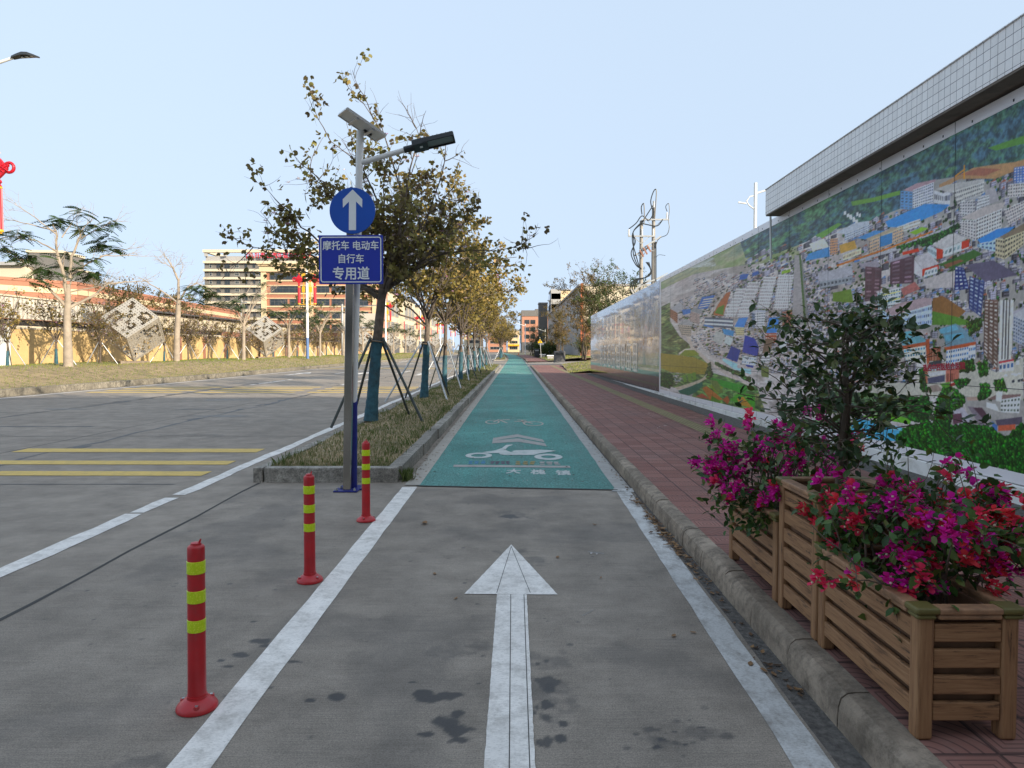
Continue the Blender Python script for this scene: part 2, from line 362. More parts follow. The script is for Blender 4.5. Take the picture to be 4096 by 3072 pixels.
mb = MB()
strip(mb, -8, 420, lambda y: -16.55 + D(max(y, 40)) - max(0, (36 - y)) * .06, lambda y: 1.46 + D(y), 0, 3)
mb.poly([(-16.6, 68.2, .001), (-3.4, 68.2, .001), (-3.4, 68.2, .001)])
def blob(cx, cy, r, mi, z=.003, sq=1.0, seed=0, n=13):
    q = random.Random(seed * 77 + 3); w = [q.uniform(.5, 1.25) for _ in range(n)]
    w = [(w[i] * 2 + w[i - 1]) / 3 for i in range(n)]
    mb.poly([(cx + r * w[i] * math.cos(2 * math.pi * i / n), cy + r * sq * w[i] * math.sin(2 * math.pi * i / n), z) for i in range(n)], mi)
SPOTS = [(-.42, 3.24, .05, 1), (-.36, 3.20, .075, .55), (-.30, 3.24, .05, .5), (-.30, 3.00, .085, 1.2), (-.25, 2.93, .07, .8), (-.36, 2.90, .05, .6), (-.24, 3.07, .045, .6), (-.21, 2.85, .045, .7), (-1.37, 3.84, .07, .6), (-1.43, 3.66, .045, .8), (-1.50, 3.60, .02, 1), (-1.43, 3.53, .03, .6), (-1.32, 3.78, .05, .5), (-1.12, 3.58, .05, .5), (-.80, 3.22, .04, 1), (-.92, 3.18, .02, 1), (-1.28, 4.24, .045, .8), (-1.52, 4.12, .02, .7), (.15, 3.15, .03, 2.0), (.18, 3.3, .025, 1.6), (.22, 2.98, .02, 1.4), (.2, 2.86, .03, 1.2), (-.16, 3.35, .02, .6), (-.48, 3.36, .02, .6), (-.02, 6.75, .085, 1.0), (-.9, 2.6, .05, .5), (.62, 2.86, .03, .7), (.58, 2.8, .03, .6), (.70, 2.82, .02, .7), (.68, 2.92, .03, .5), (.8, 2.95, .02, .5), (-2.9, 2.75, .05, .6)]
for i, (x, y, r, s) in enumerate([(-9, 22.5, .9, .35), (-7, 17, .8, .3), (-12, 19, .7, .3)]): blob(x, y, r, 2, .0022 + i * .0001, s, i + 50, 21)
for yj in [4.9] + [13.0 + 5 * i for i in range(26)]:
    if yj > 9: mb.poly([(-16.5, yj, .002), (-3.75, yj + .05, .002), (-3.75, yj + .075, .002), (-16.5, yj + .025, .002)], 3)
rc_ = random.Random(9)
for xj in (-7.15, -11.9):                             # ragged tar-filled cracks along the slabs
    y = 4.0; px_ = xj
    while y < 60:
        L = rc_.uniform(.5, 1.6); nx_ = xj + rc_.uniform(-.10, .10); w0, w1 = rc_.uniform(.012, .045), rc_.uniform(.012, .06)
        mb.poly([(px_ - w0, y, .0026), (px_ + w0, y, .0026), (nx_ + w1, y + L, .0026), (nx_ - w1, y + L, .0026)], 1 if y < 22 else 3); px_ = nx_; y += L
    for k in range(22): yy = rc_.uniform(5, 40); blob(xj + rc_.uniform(-.2, .2), yy, rc_.uniform(.05, .16), 1, .0034 + k * .00005, 2.2, 900 + k + int(xj * 9), 11)
for (x0, x1, yy, hh) in ((-10.9, -8.7, 14.6, .16), (-9.0, -7.9, 18.8, .22), (-6.6, -5.4, 13.2, .05), (-15.5, -13, 15.5, .1), (-6.2, -4.2, 10.8, .03), (-9.5, -4, 8.35, .05)):
    n = 9; mb.poly([(x0 + (x1 - x0) * i / n, yy + rc_.uniform(0, .3) * hh, .0030) for i in range(n + 1)] + [(x1 - (x1 - x0) * i / n, yy + hh * rc_.uniform(.5, 1.1), .0030) for i in range(n + 1)], 1)
for xj in (-7.9, -12.1): strip(mb, -6, 130, xj, xj + .02, .002, 8, 3)
strip(mb, -6, 8.46, lambda y: -3.045 + .012 * math.sin(y * 3), lambda y: -3.015 + .012 * math.sin(y * 3 + .5), .002, .6, 3)
mb.poly([(-1.12, 8.235, .009), (1.2, 7.985, .009), (1.2, 8.03, .009), (-1.12, 8.275, .009)], 3)
for (x0, y0, x1, y1, w) in ((.6, 5.55, .72, 5.5, .012), (.42, 4.2, .5, 4.3, .006)):
    mb.poly([(x0, y0, .0035), (x1, y1, .0035), (x1, y1 + w, .0035), (x0, y0 + w, .0035)], 4)
structure(mb, 'road', [M['concrete'], M['stain'], M['softstain'], M['joint'], M['scratch']])

def vnoise(h, w, cell, octs, rg):
    o = np.zeros((h, w)); amp = 1.0; tot = 0
    for k in range(octs):
        gx, gy = max(3, int(w / cell * 2 ** k) + 2), max(3, int(h / cell * 2 ** k) + 2); g = rg.random((gy, gx)); X = np.linspace(0, gx - 1.001, w); Y = np.linspace(0, gy - 1.001, h); xi = X.astype(int); yi = Y.astype(int)
        fx = X - xi; fy = Y - yi; fx = (fx * fx * (3 - 2 * fx))[None]; fy = (fy * fy * (3 - 2 * fy))[:, None]; x1 = np.minimum(xi + 1, gx - 1); y1 = np.minimum(yi + 1, gy - 1)
        o += amp * ((g[yi][:, xi] * (1 - fx) + g[yi][:, x1] * fx) * (1 - fy) + (g[y1][:, xi] * (1 - fx) + g[y1][:, x1] * fx) * fy); tot += amp; amp *= .55
    return o / tot
def near_bay():
    rg = np.random.default_rng(12); nx, ny = 380, 500; X, Y = np.meshgrid(np.linspace(-3.0, 1.42, nx), np.linspace(2.3, 8.1, ny)); n1 = vnoise(ny, nx, 9, 4, rg); n2 = vnoise(ny, nx, 60, 4, rg); n3 = vnoise(ny, nx, 4, 2, rg); F = np.zeros_like(X)
    def spot(x, y, r, s, hard, amt, rag=1.5):
        nonlocal F
        d = np.sqrt(((X - x) / r) ** 2 + ((Y - y) / (r * s)) ** 2) + (n1 - .5) * rag + (n3 - .5) * rag * .5; v = np.clip((1.05 - d) / hard, 0, 1); F = np.maximum(F, v * v * (3 - 2 * v) * amt)
    for (x, y, r, s) in SPOTS: spot(x, y, r, s, .35, .88)
    for (x, y, r, s) in ((.15, 3.6, .13, 1.1), (.14, 3.25, .15, 1.7), (-.36, 3.72, .15, .8), (-.2, 3.8, .1, 1), (.17, 5.35, .1, 1.3), (-1.40, 2.70, .14, .9), (.04, 5.55, .13, .8), (.02, 6.75, .2, .9), (-.1, 6.9, .16, .7), (.75, 2.9, .16, .7), (.62, 2.84, .12, .7)): spot(x, y, r, s, .9, .42, 2.0)
    for k in range(150): spot(rg.uniform(-2.9, 1.3), rg.uniform(2.4, 8), rg.uniform(.006, .02), rg.uniform(.6, 1.4), .5, rg.uniform(.3, .8), .8)
    for k in range(12): spot(.12 + rg.normal(0, .06), rg.uniform(2.7, 3.7), rg.uniform(.015, .04), rg.uniform(.7, 2), .4, .8)
    for k in range(14): spot(.66 + rg.normal(0, .14), 2.86 + rg.normal(0, .08), rg.uniform(.01, .04), .8, .5, .6)
    F = np.maximum(F, np.clip((n2 - .56) * 2.2, 0, .22)); wear = np.exp(-((X - .55) / .22) ** 2) * .10 + np.exp(-((X + .62) / .2) ** 2) * .07; F = np.clip(F + wear * n2, 0, 1)
    V = np.stack([X, Y, np.full_like(X, .0012)], -1).reshape(-1, 3); i = np.arange(nx * ny).reshape(ny, nx); Q = np.stack([i[:-1, :-1], i[:-1, 1:], i[1:, 1:], i[1:, :-1]], -1).reshape(-1, 4)
    me = bpy.data.meshes.new('near_concrete'); me.vertices.add(len(V)); me.vertices.foreach_set('co', V.ravel()); me.loops.add(Q.size); me.loops.foreach_set('vertex_index', Q.ravel()); me.polygons.add(len(Q)); me.polygons.foreach_set('loop_start', np.arange(len(Q)) * 4); me.update(calc_edges=True)
    at = me.attributes.new('stain', 'FLOAT', 'POINT'); at.data.foreach_set('value', F.ravel().astype(np.float32)); me.materials.append(M['bay']); tag(link(bpy.data.objects.new('near_concrete', me)), kind='structure')
near_bay()
# painted lines on the near concrete and beside the green lane
mb = MB()
strip(mb, -2, 8.2, lambda y: -1.345 + .009 * y, lambda y: -1.178 + .009 * y, .004, .25, 0, .004, rd)
o_l = structure(mb, 'white_lane_line', M['white_paint']); mb = MB()
strip(mb, -2, 8.05, lambda y: 1.03 + .0185 * y, lambda y: 1.185 + .018 * y, .004, .25, 0, .005, rd)
mb.poly([(1.12, 7.93, .0072), (1.37, 7.9, .0072), (1.38, 8.1, .0072), (1.17, 8.1, .0072)])
structure(mb, 'white_kerbside_line', M['worn_paint'])
mb = MB(); strip(mb, 8.3, 66, lambda y: -1.262 + D(y), lambda y: -1.087 + D(y), .0085, .5, 0, .005, rd)
for i in range(9): strip(mb, 67 + i * 2.6, 68.3 + i * 2.6, -1.25, -1.09, .0085)
structure(mb, 'cream_lane_line', M['cream_paint'])
mb = MB(); strip(mb, 8.1, 66, lambda y: 1.175 + D(y), lambda y: 1.355 + D(y), .0085, .5, 0, .006, rd)
for i in range(9): strip(mb, 67 + i * 2.6, 68.3 + i * 2.6, 1.175, 1.34, .0085)
structure(mb, 'grey_lane_line', M['grey_paint'])
mb = MB(); strip(mb, -2, 66, lambda y: 1.20 + .02 * min(y, 8) + D(max(8, y)), lambda y: 1.40 + D(max(y, 8)), .0025, 1, 0, .01, rd); structure(mb, 'gutter', M['grit'])
mb = MB(); strip(mb, 8.25, 330, lambda y: -1.10 + D(y), lambda y: 1.19 + D(y), .0062, 2)
mb.v[0] = (-1.1, 8.26, .0062); mb.v[1] = (1.19, 8.01, .0062); structure(mb, 'green_cycle_lane', M['green'])
mb = MB()
for a_, b_ in ((-2, 3.2), (3.24, 6.85), (6.9, 7.6), (7.75, 66)): strip(mb, a_, b_, lambda y: -3.75 + D(max(y, 10)) * .7 + .012 * math.sin(y * 1.7), lambda y: -3.59 + D(max(y, 10)) * .7 + .014 * math.sin(y * 2.3 + 1), .004, .3, 0, .012, rd)
strip(mb, 105, 260, -3.74, -3.6, .004)
strip(mb, 10, 230, lambda y: -16.2 + D(max(y, 40)) - max(0, (36 - y)) * .055, lambda y: -16.06 + D(max(y, 40)) - max(0, (36 - y)) * .055, .004)
for k in range(9):
    for xd in (-7.9, -12.0): strip(mb, 32 + k * 15, 38 + k * 15, xd, xd + .15, .004)
def flat(pts, z=.005, mi=0): mb.poly([(x, y, z) for x, y in pts], mi)
def road_arrow(x, y, L, w):
    flat([(x - w * .25, y), (x + w * .25, y), (x + w * .25, y + L * .6), (x - w * .25, y + L * .6)]); flat([(x - w, y + L * .6), (x + w, y + L * .6), (x, y + L)], .0052)
for xa in (-5.9, -10, -14): road_arrow(xa, 44, 5.5, .55); road_arrow(xa, 88, 6, .6)
structure(mb, 'road_edge_and_lane_lines', M['white_paint'])
mb = MB()                                            # the big arrow of the near lane
ra_ = random.Random(3)
def ragged(P, z, step=.03, j=.0016, mi=0):
    Q = []
    for (a, b) in zip(P, P[1:] + P[:1]):
        L = math.hypot(b[0] - a[0], b[1] - a[1]); n = max(1, int(L / step))
        for i in range(n): Q.append((a[0] + (b[0] - a[0]) * i / n + ra_.uniform(-j, j) * (i > 0), a[1] + (b[1] - a[1]) * i / n + ra_.uniform(-j, j) * (i > 0)))
    mb.poly([(x, y, z) for x, y in Q], mi)
ragged([(-.128, -1.5), (.075, -1.5), (.096, 4.576), (-.098, 4.576)], .005); ragged([(-.311, 4.585), (.298, 4.57), (-.006, 5.761)], .0055)
for x0, y0, x1, y1 in ((-.012, 1.5, -.008, 4.57), (.062, 1.5, .078, 4.57), (-.006, 5.7, -.10, 4.6), (-.006, 5.7, .12, 4.6), (-.1, 3.05, .09, 3.02)): flat([(x0 - .002, y0), (x0 + .002, y0), (x1 + .002, y1 + .003), (x1 - .002, y1 + .003)], .0062, 1)
structure(mb, 'white_lane_arrow', [M['white_paint'], M['joint']])
mb = MB()
for x0, x1, y0, y1 in ((-7.8, -3.97, 11.0, 11.4), (-11.5, -8.7, 11.1, 11.5), (-7.4, -3.95, 9.82, 10.16), (-11.5, -7.6, 9.9, 10.2), (-6.7, -3.93, 8.95, 9.28), (-11.5, -6.95, 9.0, 9.3)): flat([(x0, y0), (x1, y0 - .03), (x1, y1 - .03), (x0, y1)])
for y in (26.2, 27.4, 28.6, 29.8):
    for x0, x1 in ((-7.6, -3.9), (-11.8, -8.1), (-15.8, -12.3)): flat([(x0, y), (x1, y), (x1, y + .45), (x0, y + .45)])
for y in (58, 59.6, 61.2, 90, 91.6, 93.2):
    for x0, x1 in ((-7.6, -3.9), (-11.8, -8.1), (-15.8, -12.3)): flat([(x0, y), (x1, y), (x1, y + .5), (x0, y + .5)])
structure(mb, 'yellow_rumble_bars', M['yellow_paint'])

# motorcycle, chevrons and bicycle painted on the green lane
mb = MB(); ZP = .0105
def ring(cx, cy, r0x, r0y, r1x, r1y, n=28, z=ZP):
    for i in range(n):
        a, b = 2 * math.pi * i / n, 2 * math.pi * (i + 1) / n
        flat([(cx + r0x * math.cos(a), cy + r0y * math.sin(a)), (cx + r1x * math.cos(a), cy + r1y * math.sin(a)), (cx + r1x * math.cos(b), cy + r1y * math.sin(b)), (cx + r0x * math.cos(b), cy + r0y * math.sin(b))], z)
flat([(-.80, 9.58), (.79, 9.50), (.785, 9.66), (-.80, 9.75)], ZP)
flat([(-.34, 12.35), (.55, 12.12), (.55, 12.45), (.115, 13.2), (-.335, 12.62)][0:1] + [(-.335, 12.72), (.10, 13.28), (.545, 12.48), (.56, 12.12), (.105, 12.86)], ZP)
flat([(-.34, 11.98), (-.335, 12.36), (.105, 12.66), (.105, 12.2)], ZP); flat([(.105, 12.2), (.105, 12.66), (.56, 11.98), (.57, 11.62)], ZP)
structure(mb, 'lane_chevrons_and_bar', M['grey_paint'])
mb = MB()
ring(-.50, 10.62, .20, .28, .115, .15); ring(.54, 10.48, .21, .30, .11, .13)
for P in ([(-.46, 10.93), (-.26, 11.15), (-.16, 11.42), (-.10, 11.78), (.005, 11.86), (.012, 11.76), (-.06, 11.6), (-.11, 11.2), (-.20, 10.86), (-.33, 10.86)],
          [(-.20, 10.86), (-.11, 11.2), (-.03, 10.98), (.10, 10.90), (.12, 10.66), (-.1, 10.66), (-.18, 10.72)],
          [(.10, 10.90), (.02, 10.96), (-.0, 11.05), (.06, 11.16), (.2, 11.18), (.46, 11.22), (.7, 11.1), (.42, 10.82), (.33, 10.66), (.12, 10.66)]): flat(P, ZP + .0005)
structure(mb, 'painted_motorcycle', M['worn_lane'])
mb = MB()
ring(-.43, 15.55, .16, .42, .125, .33); ring(.46, 15.2, .22, .45, .185, .36)
for P in ([(-.43, 15.5), (-.32, 16.1), (-.28, 16.1), (-.38, 15.5)], [(-.32, 16.0), (-.05, 16.1), (-.05, 15.98), (-.31, 15.88)], [(-.3, 15.95), (-.13, 15.3), (-.08, 15.3), (-.25, 15.95)], [(.05, 15.7), (.30, 15.75), (.46, 15.25), (.42, 15.2), (.27, 15.6), (.05, 15.6)], [(.12, 16.05), (.32, 16.0), (.32, 15.88), (.12, 15.92)], [(.2, 15.9), (.24, 15.2), (.29, 15.2), (.25, 15.9)]): flat(P, ZP + .0005)
structure(mb, 'painted_bicycle', M['cream_paint'])
for i, (ch, x) in enumerate((('大', .02), ('槐', .34), ('镇', .66))):
    o = text('lane_lettering', ch, .21, M['worn_lane'], None, (x, 9.22 - .06 * i, .0085), (0, 0, -.04), .005, .0004, 1.0); o.scale = (.95, 1.75, 1); tag(o, kind='structure')
mb = MB()
def dashes(x0, x1, y, h, mi, seed, n):
    q = random.Random(seed)
    for i in range(n):
        a = x0 + (x1 - x0) * i / n; w = (x1 - x0) / n
        for k in range(3):
            yy = y + h * k / 3 + q.uniform(0, h * .1); flat([(a + w * q.uniform(0, .25), yy), (a + w * q.uniform(.6, .95), yy - .01), (a + w * q.uniform(.6, .95), yy + h * q.uniform(.16, .3)), (a + w * q.uniform(0, .25), yy + h * .24)], ZP + k * .0003, mi)
dashes(-.62, -.36, 9.82, .28, 0, 1, 3); dashes(-.31, -.02, 9.80, .28, 1, 2, 4); dashes(.04, .34, 9.76, .3, 2, 3, 3); dashes(.38, .68, 9.74, .3, 3, 4, 3)
structure(mb, 'faded_lane_stencils', [plain('faded_blue_stencil', (.06, .22, .36), .8), plain('faded_maroon_stencil', (.11, .10, .13), .8), plain('faded_ochre_stencil', (.30, .24, .09), .8), M['grey_paint']])

# kerbs and pavement on the right
mb = MB()
prof = [(.0, 0), (.005, .09), (.016, .128), (.042, .148), (.075, .153), (.135, .153), (.135, 0)]
y = -2.0
while y < 66:
    L = .55 if y < 14 else 1.0
    dx = rd.uniform(-.004, .004); dz = rd.uniform(-.004, .005); g = .004 if y < 14 else .008
    for k in (0,):
        A = [(1.378 + D(max(y, 8)) + px + dx, y + g, pz + dz * (pz > .05)) for px, pz in prof]; B = [(1.378 + D(max(y + L, 8)) + px + dx, y + L - g, pz + dz * (pz > .05)) for px, pz in prof]
        for i in range(len(prof) - 1): mb.poly([A[i], A[i + 1], B[i + 1], B[i]])
        mb.poly(A[::-1]); mb.poly(B)
    y += L
for a, b in ((86, 104), (112, 190)):
    strip(mb, a, b, 1.40, 1.53, .15); 
    for y in rng_ys(a, b, 6)[:-1]: mb.poly([(1.40 + D(y), y, 0), (1.40 + D(y), y, .15), (1.40 + D(y + 6), y + 6, .15), (1.40 + D(y + 6), y + 6, 0)])
structure(mb, 'right_kerb', M['kerb'], smooth=True)
mb = MB()
strip(mb, -3, 43.5, lambda y: 1.512 + D(max(y, 8)), lambda y: 4.9, .148, 2)
strip(mb, 43.5, 66, lambda y: 1.512 + D(y), lambda y: 3.45 + .05 * (y - 43.5), .148, 2); strip(mb, 86, 190, lambda y: 1.53 + D(y), lambda y: 4.0 + D(y), .148, 4)
structure(mb, 'pavement', M['pavers'])
mb = MB(); strip(mb, -3, 64, lambda y: 3.28 + .002 * y, lambda y: 3.60 + .002 * y, .153, 4); structure(mb, 'tactile_strip', M['tactile'])
mb = MB(); strip(mb, 66, 86, lambda y: 1.38 + D(y), lambda y: 14, lambda x, y: .012 + max(0, x - 2.5) * .03, 2); structure(mb, 'driveway', M['concrete'])
mb = MB(); strip(mb, 2, 43, 4.2, 4.9, lambda x, y: .1505 + .03 * (x > 4.6) , 1, 0, .04, rd)
structure(mb, 'dirt_along_the_wall', M['grit'])
# sloping grass at the far right
def rz(x, y): return .15 + max(0, min(1, (x - 3.6) / 4)) * .45 + .04 * math.sin(y * .7) * math.sin(x)
def grid(mb, x0, x1, y0, y1, nx, ny, fz, mi=0):
    b = len(mb.v)
    for j in range(ny + 1):
        for i in range(nx + 1):
            x = x0 + (x1 - x0) * i / nx; y = y0 + (y1 - y0) * j / ny; xx, zz = fz(x, y); mb.v.append((xx, y, zz))
    for j in range(ny):
        for i in range(nx): a = b + j * (nx + 1) + i; mb.f.append((a, a + 1, a + nx + 2, a + nx + 1)); mb.m.append(mi); mb.a.append(0.0)
mb = MB()
grid(mb, 0, 1, 43.2, 66, 12, 22, lambda t, y: ((3.47 + .05 * (y - 43.2)) * (1 - t) + 14 * t, rz((3.47 + .05 * (y - 43.2)) * (1 - t) + 14 * t, y)))
grid(mb, 0, 1, 86, 200, 8, 30, lambda t, y: ((4.02 + D(y)) * (1 - t) + 14 * t, rz((4.02) * (1 - t) + 14 * t, y)))
grid(mb, 0, 1, 66, 86, 4, 6, lambda t, y: (14 + 6 * t, rz(14, y)))
structure(mb, 'right_grass_bank', M['drysoil'], smooth=True)

# the planted median between the lane and the road
mb = MB()
def kerbrun(mb, x0, x1, y0, y1, h, L=1.0, drift=True):
    y = y0
    while y < y1 - .05:
        e = min(y + L, y1); d0 = D(y) if drift else 0; d1 = D(e) if drift else 0; j = rd.uniform(-.012, .012); jz = rd.uniform(-.006, .006)
        P = [(x0 + d0 + j, y + .006), (x1 + d0 + j, y + .006), (x1 + d1 + j, e - .006), (x0 + d1 + j, e - .006)]; hh = h + jz
        b = [(p[0], p[1], 0) for p in P]; t = [(p[0], p[1], hh) for p in P]
        mb.poly(t)
        for i in range(4): k = (i + 1) % 4; mb.poly([b[i], b[k], t[k], t[i]])
        y = e
kerbrun(mb, -1.505, -1.345, 8.66, 67, .175); kerbrun(mb, -3.12, -2.98, 8.66, 67, .16)
for x0, x1 in ((-3.12, -3.0), (-2.985, -1.375)): mb.box(((x0 + x1) / 2, 8.57, .085), (x1 - x0 - .008, .155, .182))
kerbrun(mb, -1.5, -1.35, 100, 220, .17, 3); kerbrun(mb, -3.12, -2.98, 100, 220, .17, 3); mb.box((-2.2 + D(100), 99.9, .085), (1.75, .16, .17))
structure(mb, 'median_kerb', M['granite'], bevel=.008)
def mz(x, y): return .150 + min(1, max(0, (y - 8.62) / .9)) * .07 * math.cos((x - D(y) + 2.25) / .75 * 1.4) + min(1, max(0, (y - 8.7))) * .02 * math.sin(y * 1.9 + x * 3)
mb = MB()
grid(mb, 0, 1, 8.64, 67, 8, 120, lambda t, y: (-2.99 + D(y) + 1.49 * t, mz(-2.99 + D(y) + 1.49 * t, y)))
grid(mb, 0, 1, 99.9, 220, 4, 60, lambda t, y: (-2.99 + D(y) + 1.49 * t, mz(-2.99 + D(y) + 1.49 * t, y)))
structure(mb, 'median_soil', M['drysoil'], smooth=True)
# the raised verge on the far left of the road
def vx0(y): return -16.82 + D(max(y, 40)) - max(0, (36 - y)) * .06
def vz(x, y):
    t = max(0, min(1, (vx0(y) - x) / 3.6)); return .235 + .60 * (t * t * (3 - 2 * t)) + .05 * math.sin(x * 1.3 + y * .35) * t
mb = MB()
y = 4.0
while y < 260:
    for a, b, e in ((vx0(y), vx0(y + 2), y + 2),):
        P = [(a, y + .01), (a + .22, y + .01), (b + .22, e - .01), (b, e - .01)]; h = .25; bt = [(p[0], p[1], 0) for p in P]; tp = [(p[0], p[1], h) for p in P]; mb.poly(tp)
        for i in range(4): k = (i + 1) % 4; mb.poly([bt[i], bt[k], tp[k], tp[i]])
    y += 2
structure(mb, 'far_kerb', M['granite_far'])
mb = MB(); grid(mb, 0, 1, 4, 260, 16, 128, lambda t, y: (vx0(y) - 9.5 * t, vz(vx0(y) - 9.5 * t, y))); structure(mb, 'grass_verge', M['drysoil'], smooth=True)

# ---------------------------------------------------------------- grass and litter
M['grass'] = leafmat('grass_blades', [(0, (.075, .125, .03)), (.35, (.13, .165, .045)), (.6, (.23, .20, .085)), (1, (.38, .29, .155))], .6, .25)
M['drygrass'] = leafmat('sunburnt_grass_blades', [(0, (.10, .18, .025)), (.5, (.23, .25, .055)), (1, (.40, .32, .115))], .7, .3)
M['litter'] = leafmat('dry_leaf', [(0, (.06, .035, .02)), (.5, (.16, .085, .04)), (1, (.34, .20, .09))], .7, .1)
def blades(name, spots, m, seed, parent=None, lean=.6):
    r = np.random.default_rng(seed); P = np.array(spots, dtype=float); n = len(P)   # x y z height width tint
    a = r.uniform(0, 2 * np.pi, n); b = r.uniform(0, 2 * np.pi, n); h = P[:, 3]; w = P[:, 4]; ln = h * r.uniform(.1, lean, n)
    V = np.zeros((n, 4, 3)); cs, sn = np.cos(a), np.sin(a); cb, sb = np.cos(b), np.sin(b)
    V[:, 0] = P[:, :3] + np.stack([cs * w, sn * w, -.01 + 0 * w], 1); V[:, 1] = P[:, :3] - np.stack([cs * w, sn * w, .01 + 0 * w], 1)
    V[:, 2] = P[:, :3] + np.stack([cb * ln * .4 - cs * w * .7, sb * ln * .4 - sn * w * .7, h * .6], 1); V[:, 3] = P[:, :3] + np.stack([cb * ln, sb * ln, h], 1)
    F = np.arange(n)[:, None] * 4 + np.array([0, 1, 2, 3]); me = bpy.data.meshes.new(name); me.from_pydata(V.reshape(-1, 3).tolist(), [], F.tolist()); me.materials.append(m)
    at = me.attributes.new('tint', 'FLOAT', 'FACE'); at.data.foreach_set('value', np.clip(P[:, 5], 0, 1)); return link(bpy.data.objects.new(name, me), parent)
r = random.Random(11); sp = []
def patch(x, y): return .5 + .5 * math.sin(x * 2.3 + 1.2 * math.sin(y * .9)) * math.sin(y * .8 + x)
for _ in range(30000):
    y = 8.66 + 58 * r.random() ** 2.0; t = r.random(); x = -2.98 + D(y) + 1.47 * t; p = patch(x, y)
    if r.random() < .25 * (1 - p): continue
    g = r.random(); far = min(1, (y - 8) / 25)
    sp.append((x, y, mz(x, y), r.uniform(.018, .05) * (1.5 if g < .2 else .8) * (1 + .4 * far), r.uniform(.0022, .0045) * (1 + 2.2 * far), (.12 if g < .5 * p + .22 else .55) + r.uniform(-.15, .35)))
for _ in range(170):                                                            # taller weeds in clumps, most along the kerbs
    y = 8.7 + 52 * r.random() ** 1.7; x = r.choice((-1.55, -1.62, -2.9, -2.2)) + D(y) + r.uniform(-.08, .08)
    for k in range(14): sp.append((x + r.gauss(0, .05), y + r.gauss(0, .07), mz(x, y), r.uniform(.05, .12), r.uniform(.002, .005), r.uniform(0, .4)))
for k in range(240): sp.append((-1.33 + abs(r.gauss(0, .05)), 8.62 + r.gauss(.05, .07), .0, r.uniform(.05, .17), r.uniform(.002, .0045), r.uniform(0, .45)))
for _ in range(5000):
    y = r.uniform(100, 215); x = -2.98 + D(y) + 1.47 * r.random(); sp.append((x, y, mz(x, y), r.uniform(.06, .14), .02, r.uniform(.2, .9)))
tag(blades('median_grass', sp, M['grass'], 3), kind='stuff')
sp = []
for _ in range(42000):
    y = 14 + 130 * r.random() ** 1.5; x = vx0(y) - 7.3 * r.random() ** 1.1; p = patch(x * .5, y * .3); k = min(3, y / 30)
    sp.append((x, y, vz(x, y), r.uniform(.03, .075), r.uniform(.006, .014) * k, (.55 - .45 * p) + r.uniform(-.25, .4)))
tag(blades('verge_grass', sp, M['drygrass'], 4), kind='stuff')
sp = []
for _ in range(14000):
    y = 43.3 + 120 * r.random() ** 1.6
    if 65.5 < y < 86.5: continue
    x = (3.5 + .05 * (y - 43.2) if y < 67 else 4.05 + D(y)) + 7 * r.random(); k = min(3.5, y / 35)
    sp.append((x, y, rz(x, y), r.uniform(.05, .12), r.uniform(.008, .014) * k, r.uniform(.0, .9)))
tag(blades('bank_grass', sp, M['drygrass'], 6), kind='stuff')
mb = MB()
def litter(x, y, z, s, t):
    a = r.uniform(0, 6.28); ca, sa = math.cos(a), math.sin(a); h = s * r.uniform(.1, .5); h2 = s * r.uniform(.05, .4)
    L = [(-s, 0, h), (-.3 * s, .42 * s, h2 * .6), (.5 * s, .38 * s, h2), (s, 0, h * .7), (.5 * s, -.38 * s, h2), (-.3 * s, -.42 * s, h2 * .6)]; c = (0, 0, .003)
    W = [(x + p[0] * ca - p[1] * sa, y + p[0] * sa + p[1] * ca, z + p[2]) for p in L]; o = (x, y, z + .003)
    for i in range(6): mb.poly([o, W[i], W[(i + 1) % 6]], 0, t)
for _ in range(430):
    y = 3.2 + 40 * r.random() ** 1.35; x = 1.355 + D(max(y, 8)) - abs(r.gauss(0, .05)); litter(x, y, .008, r.uniform(.010, .028), r.random() ** 1.5)
for (yc, n) in ((7.3, 26), (6.5, 40), (6.0, 34), (5.6, 40), (5.2, 16)):
    for k in range(n): litter(1.34 - abs(r.gauss(0, .05)), yc + r.gauss(0, .13), .01 + r.random() * .02, r.uniform(.015, .04), r.uniform(.1, 1))
for _ in range(260):
    y = 8.6 + 30 * r.random() ** 1.5; x = -1.30 + D(y) + abs(r.gauss(0, .10 + .12 * (y > 13))); litter(x, y, .012, r.uniform(.012, .03), r.uniform(0, .8))
for _ in range(260): y = 8.4 + 26 * r.random() ** 1.2; litter((-1.05 + 2.2 * r.random() ** 1.5) + D(y), y, .01, r.uniform(.008, .026), r.uniform(0, .5))
for x, y, s in ((-.80, 6.45, .055), (.35, 5.4, .03), (-.55, 5.0, .025), (.75, 6.4, .025), (.9, 3.9, .025), (1.02, 3.95, .02), (1.21, 3.55, .03), (.62, 4.9, .018), (-.36, 4.5, .02)): litter(x, y, .006, s, .75)
for _ in range(60): litter(r.uniform(1.6, 4.6), r.uniform(4, 30), .155, r.uniform(.01, .02), r.random())
tag(mb.build('fallen_leaves', M['litter']), kind='stuff')
mb = MB()
for _ in range(240):
    y = 8.5 + 30 * r.random() ** 1.4; x = r.uniform(-2.9, -1.6) if r.random() < .7 else r.uniform(-1, 1.1); z = (mz(x + D(y), y) + .03) if x < -1.5 else .01; litter(x + D(y), y, z, r.uniform(.008, .018), 0)
for x, y in ((.62, 5.5), (.66, 5.48), (2.75, 13.2), (2.68, 13.0), (2.9, 13.4), (2.5, 9.5), (3.1, 16)): litter(x, y, .155 if x > 1.5 else .006, r.uniform(.015, .035), 0)
tag(mb.build('fallen_petals', plain('pale_petal_scraps', (.55, .52, .50), .7)), kind='stuff')
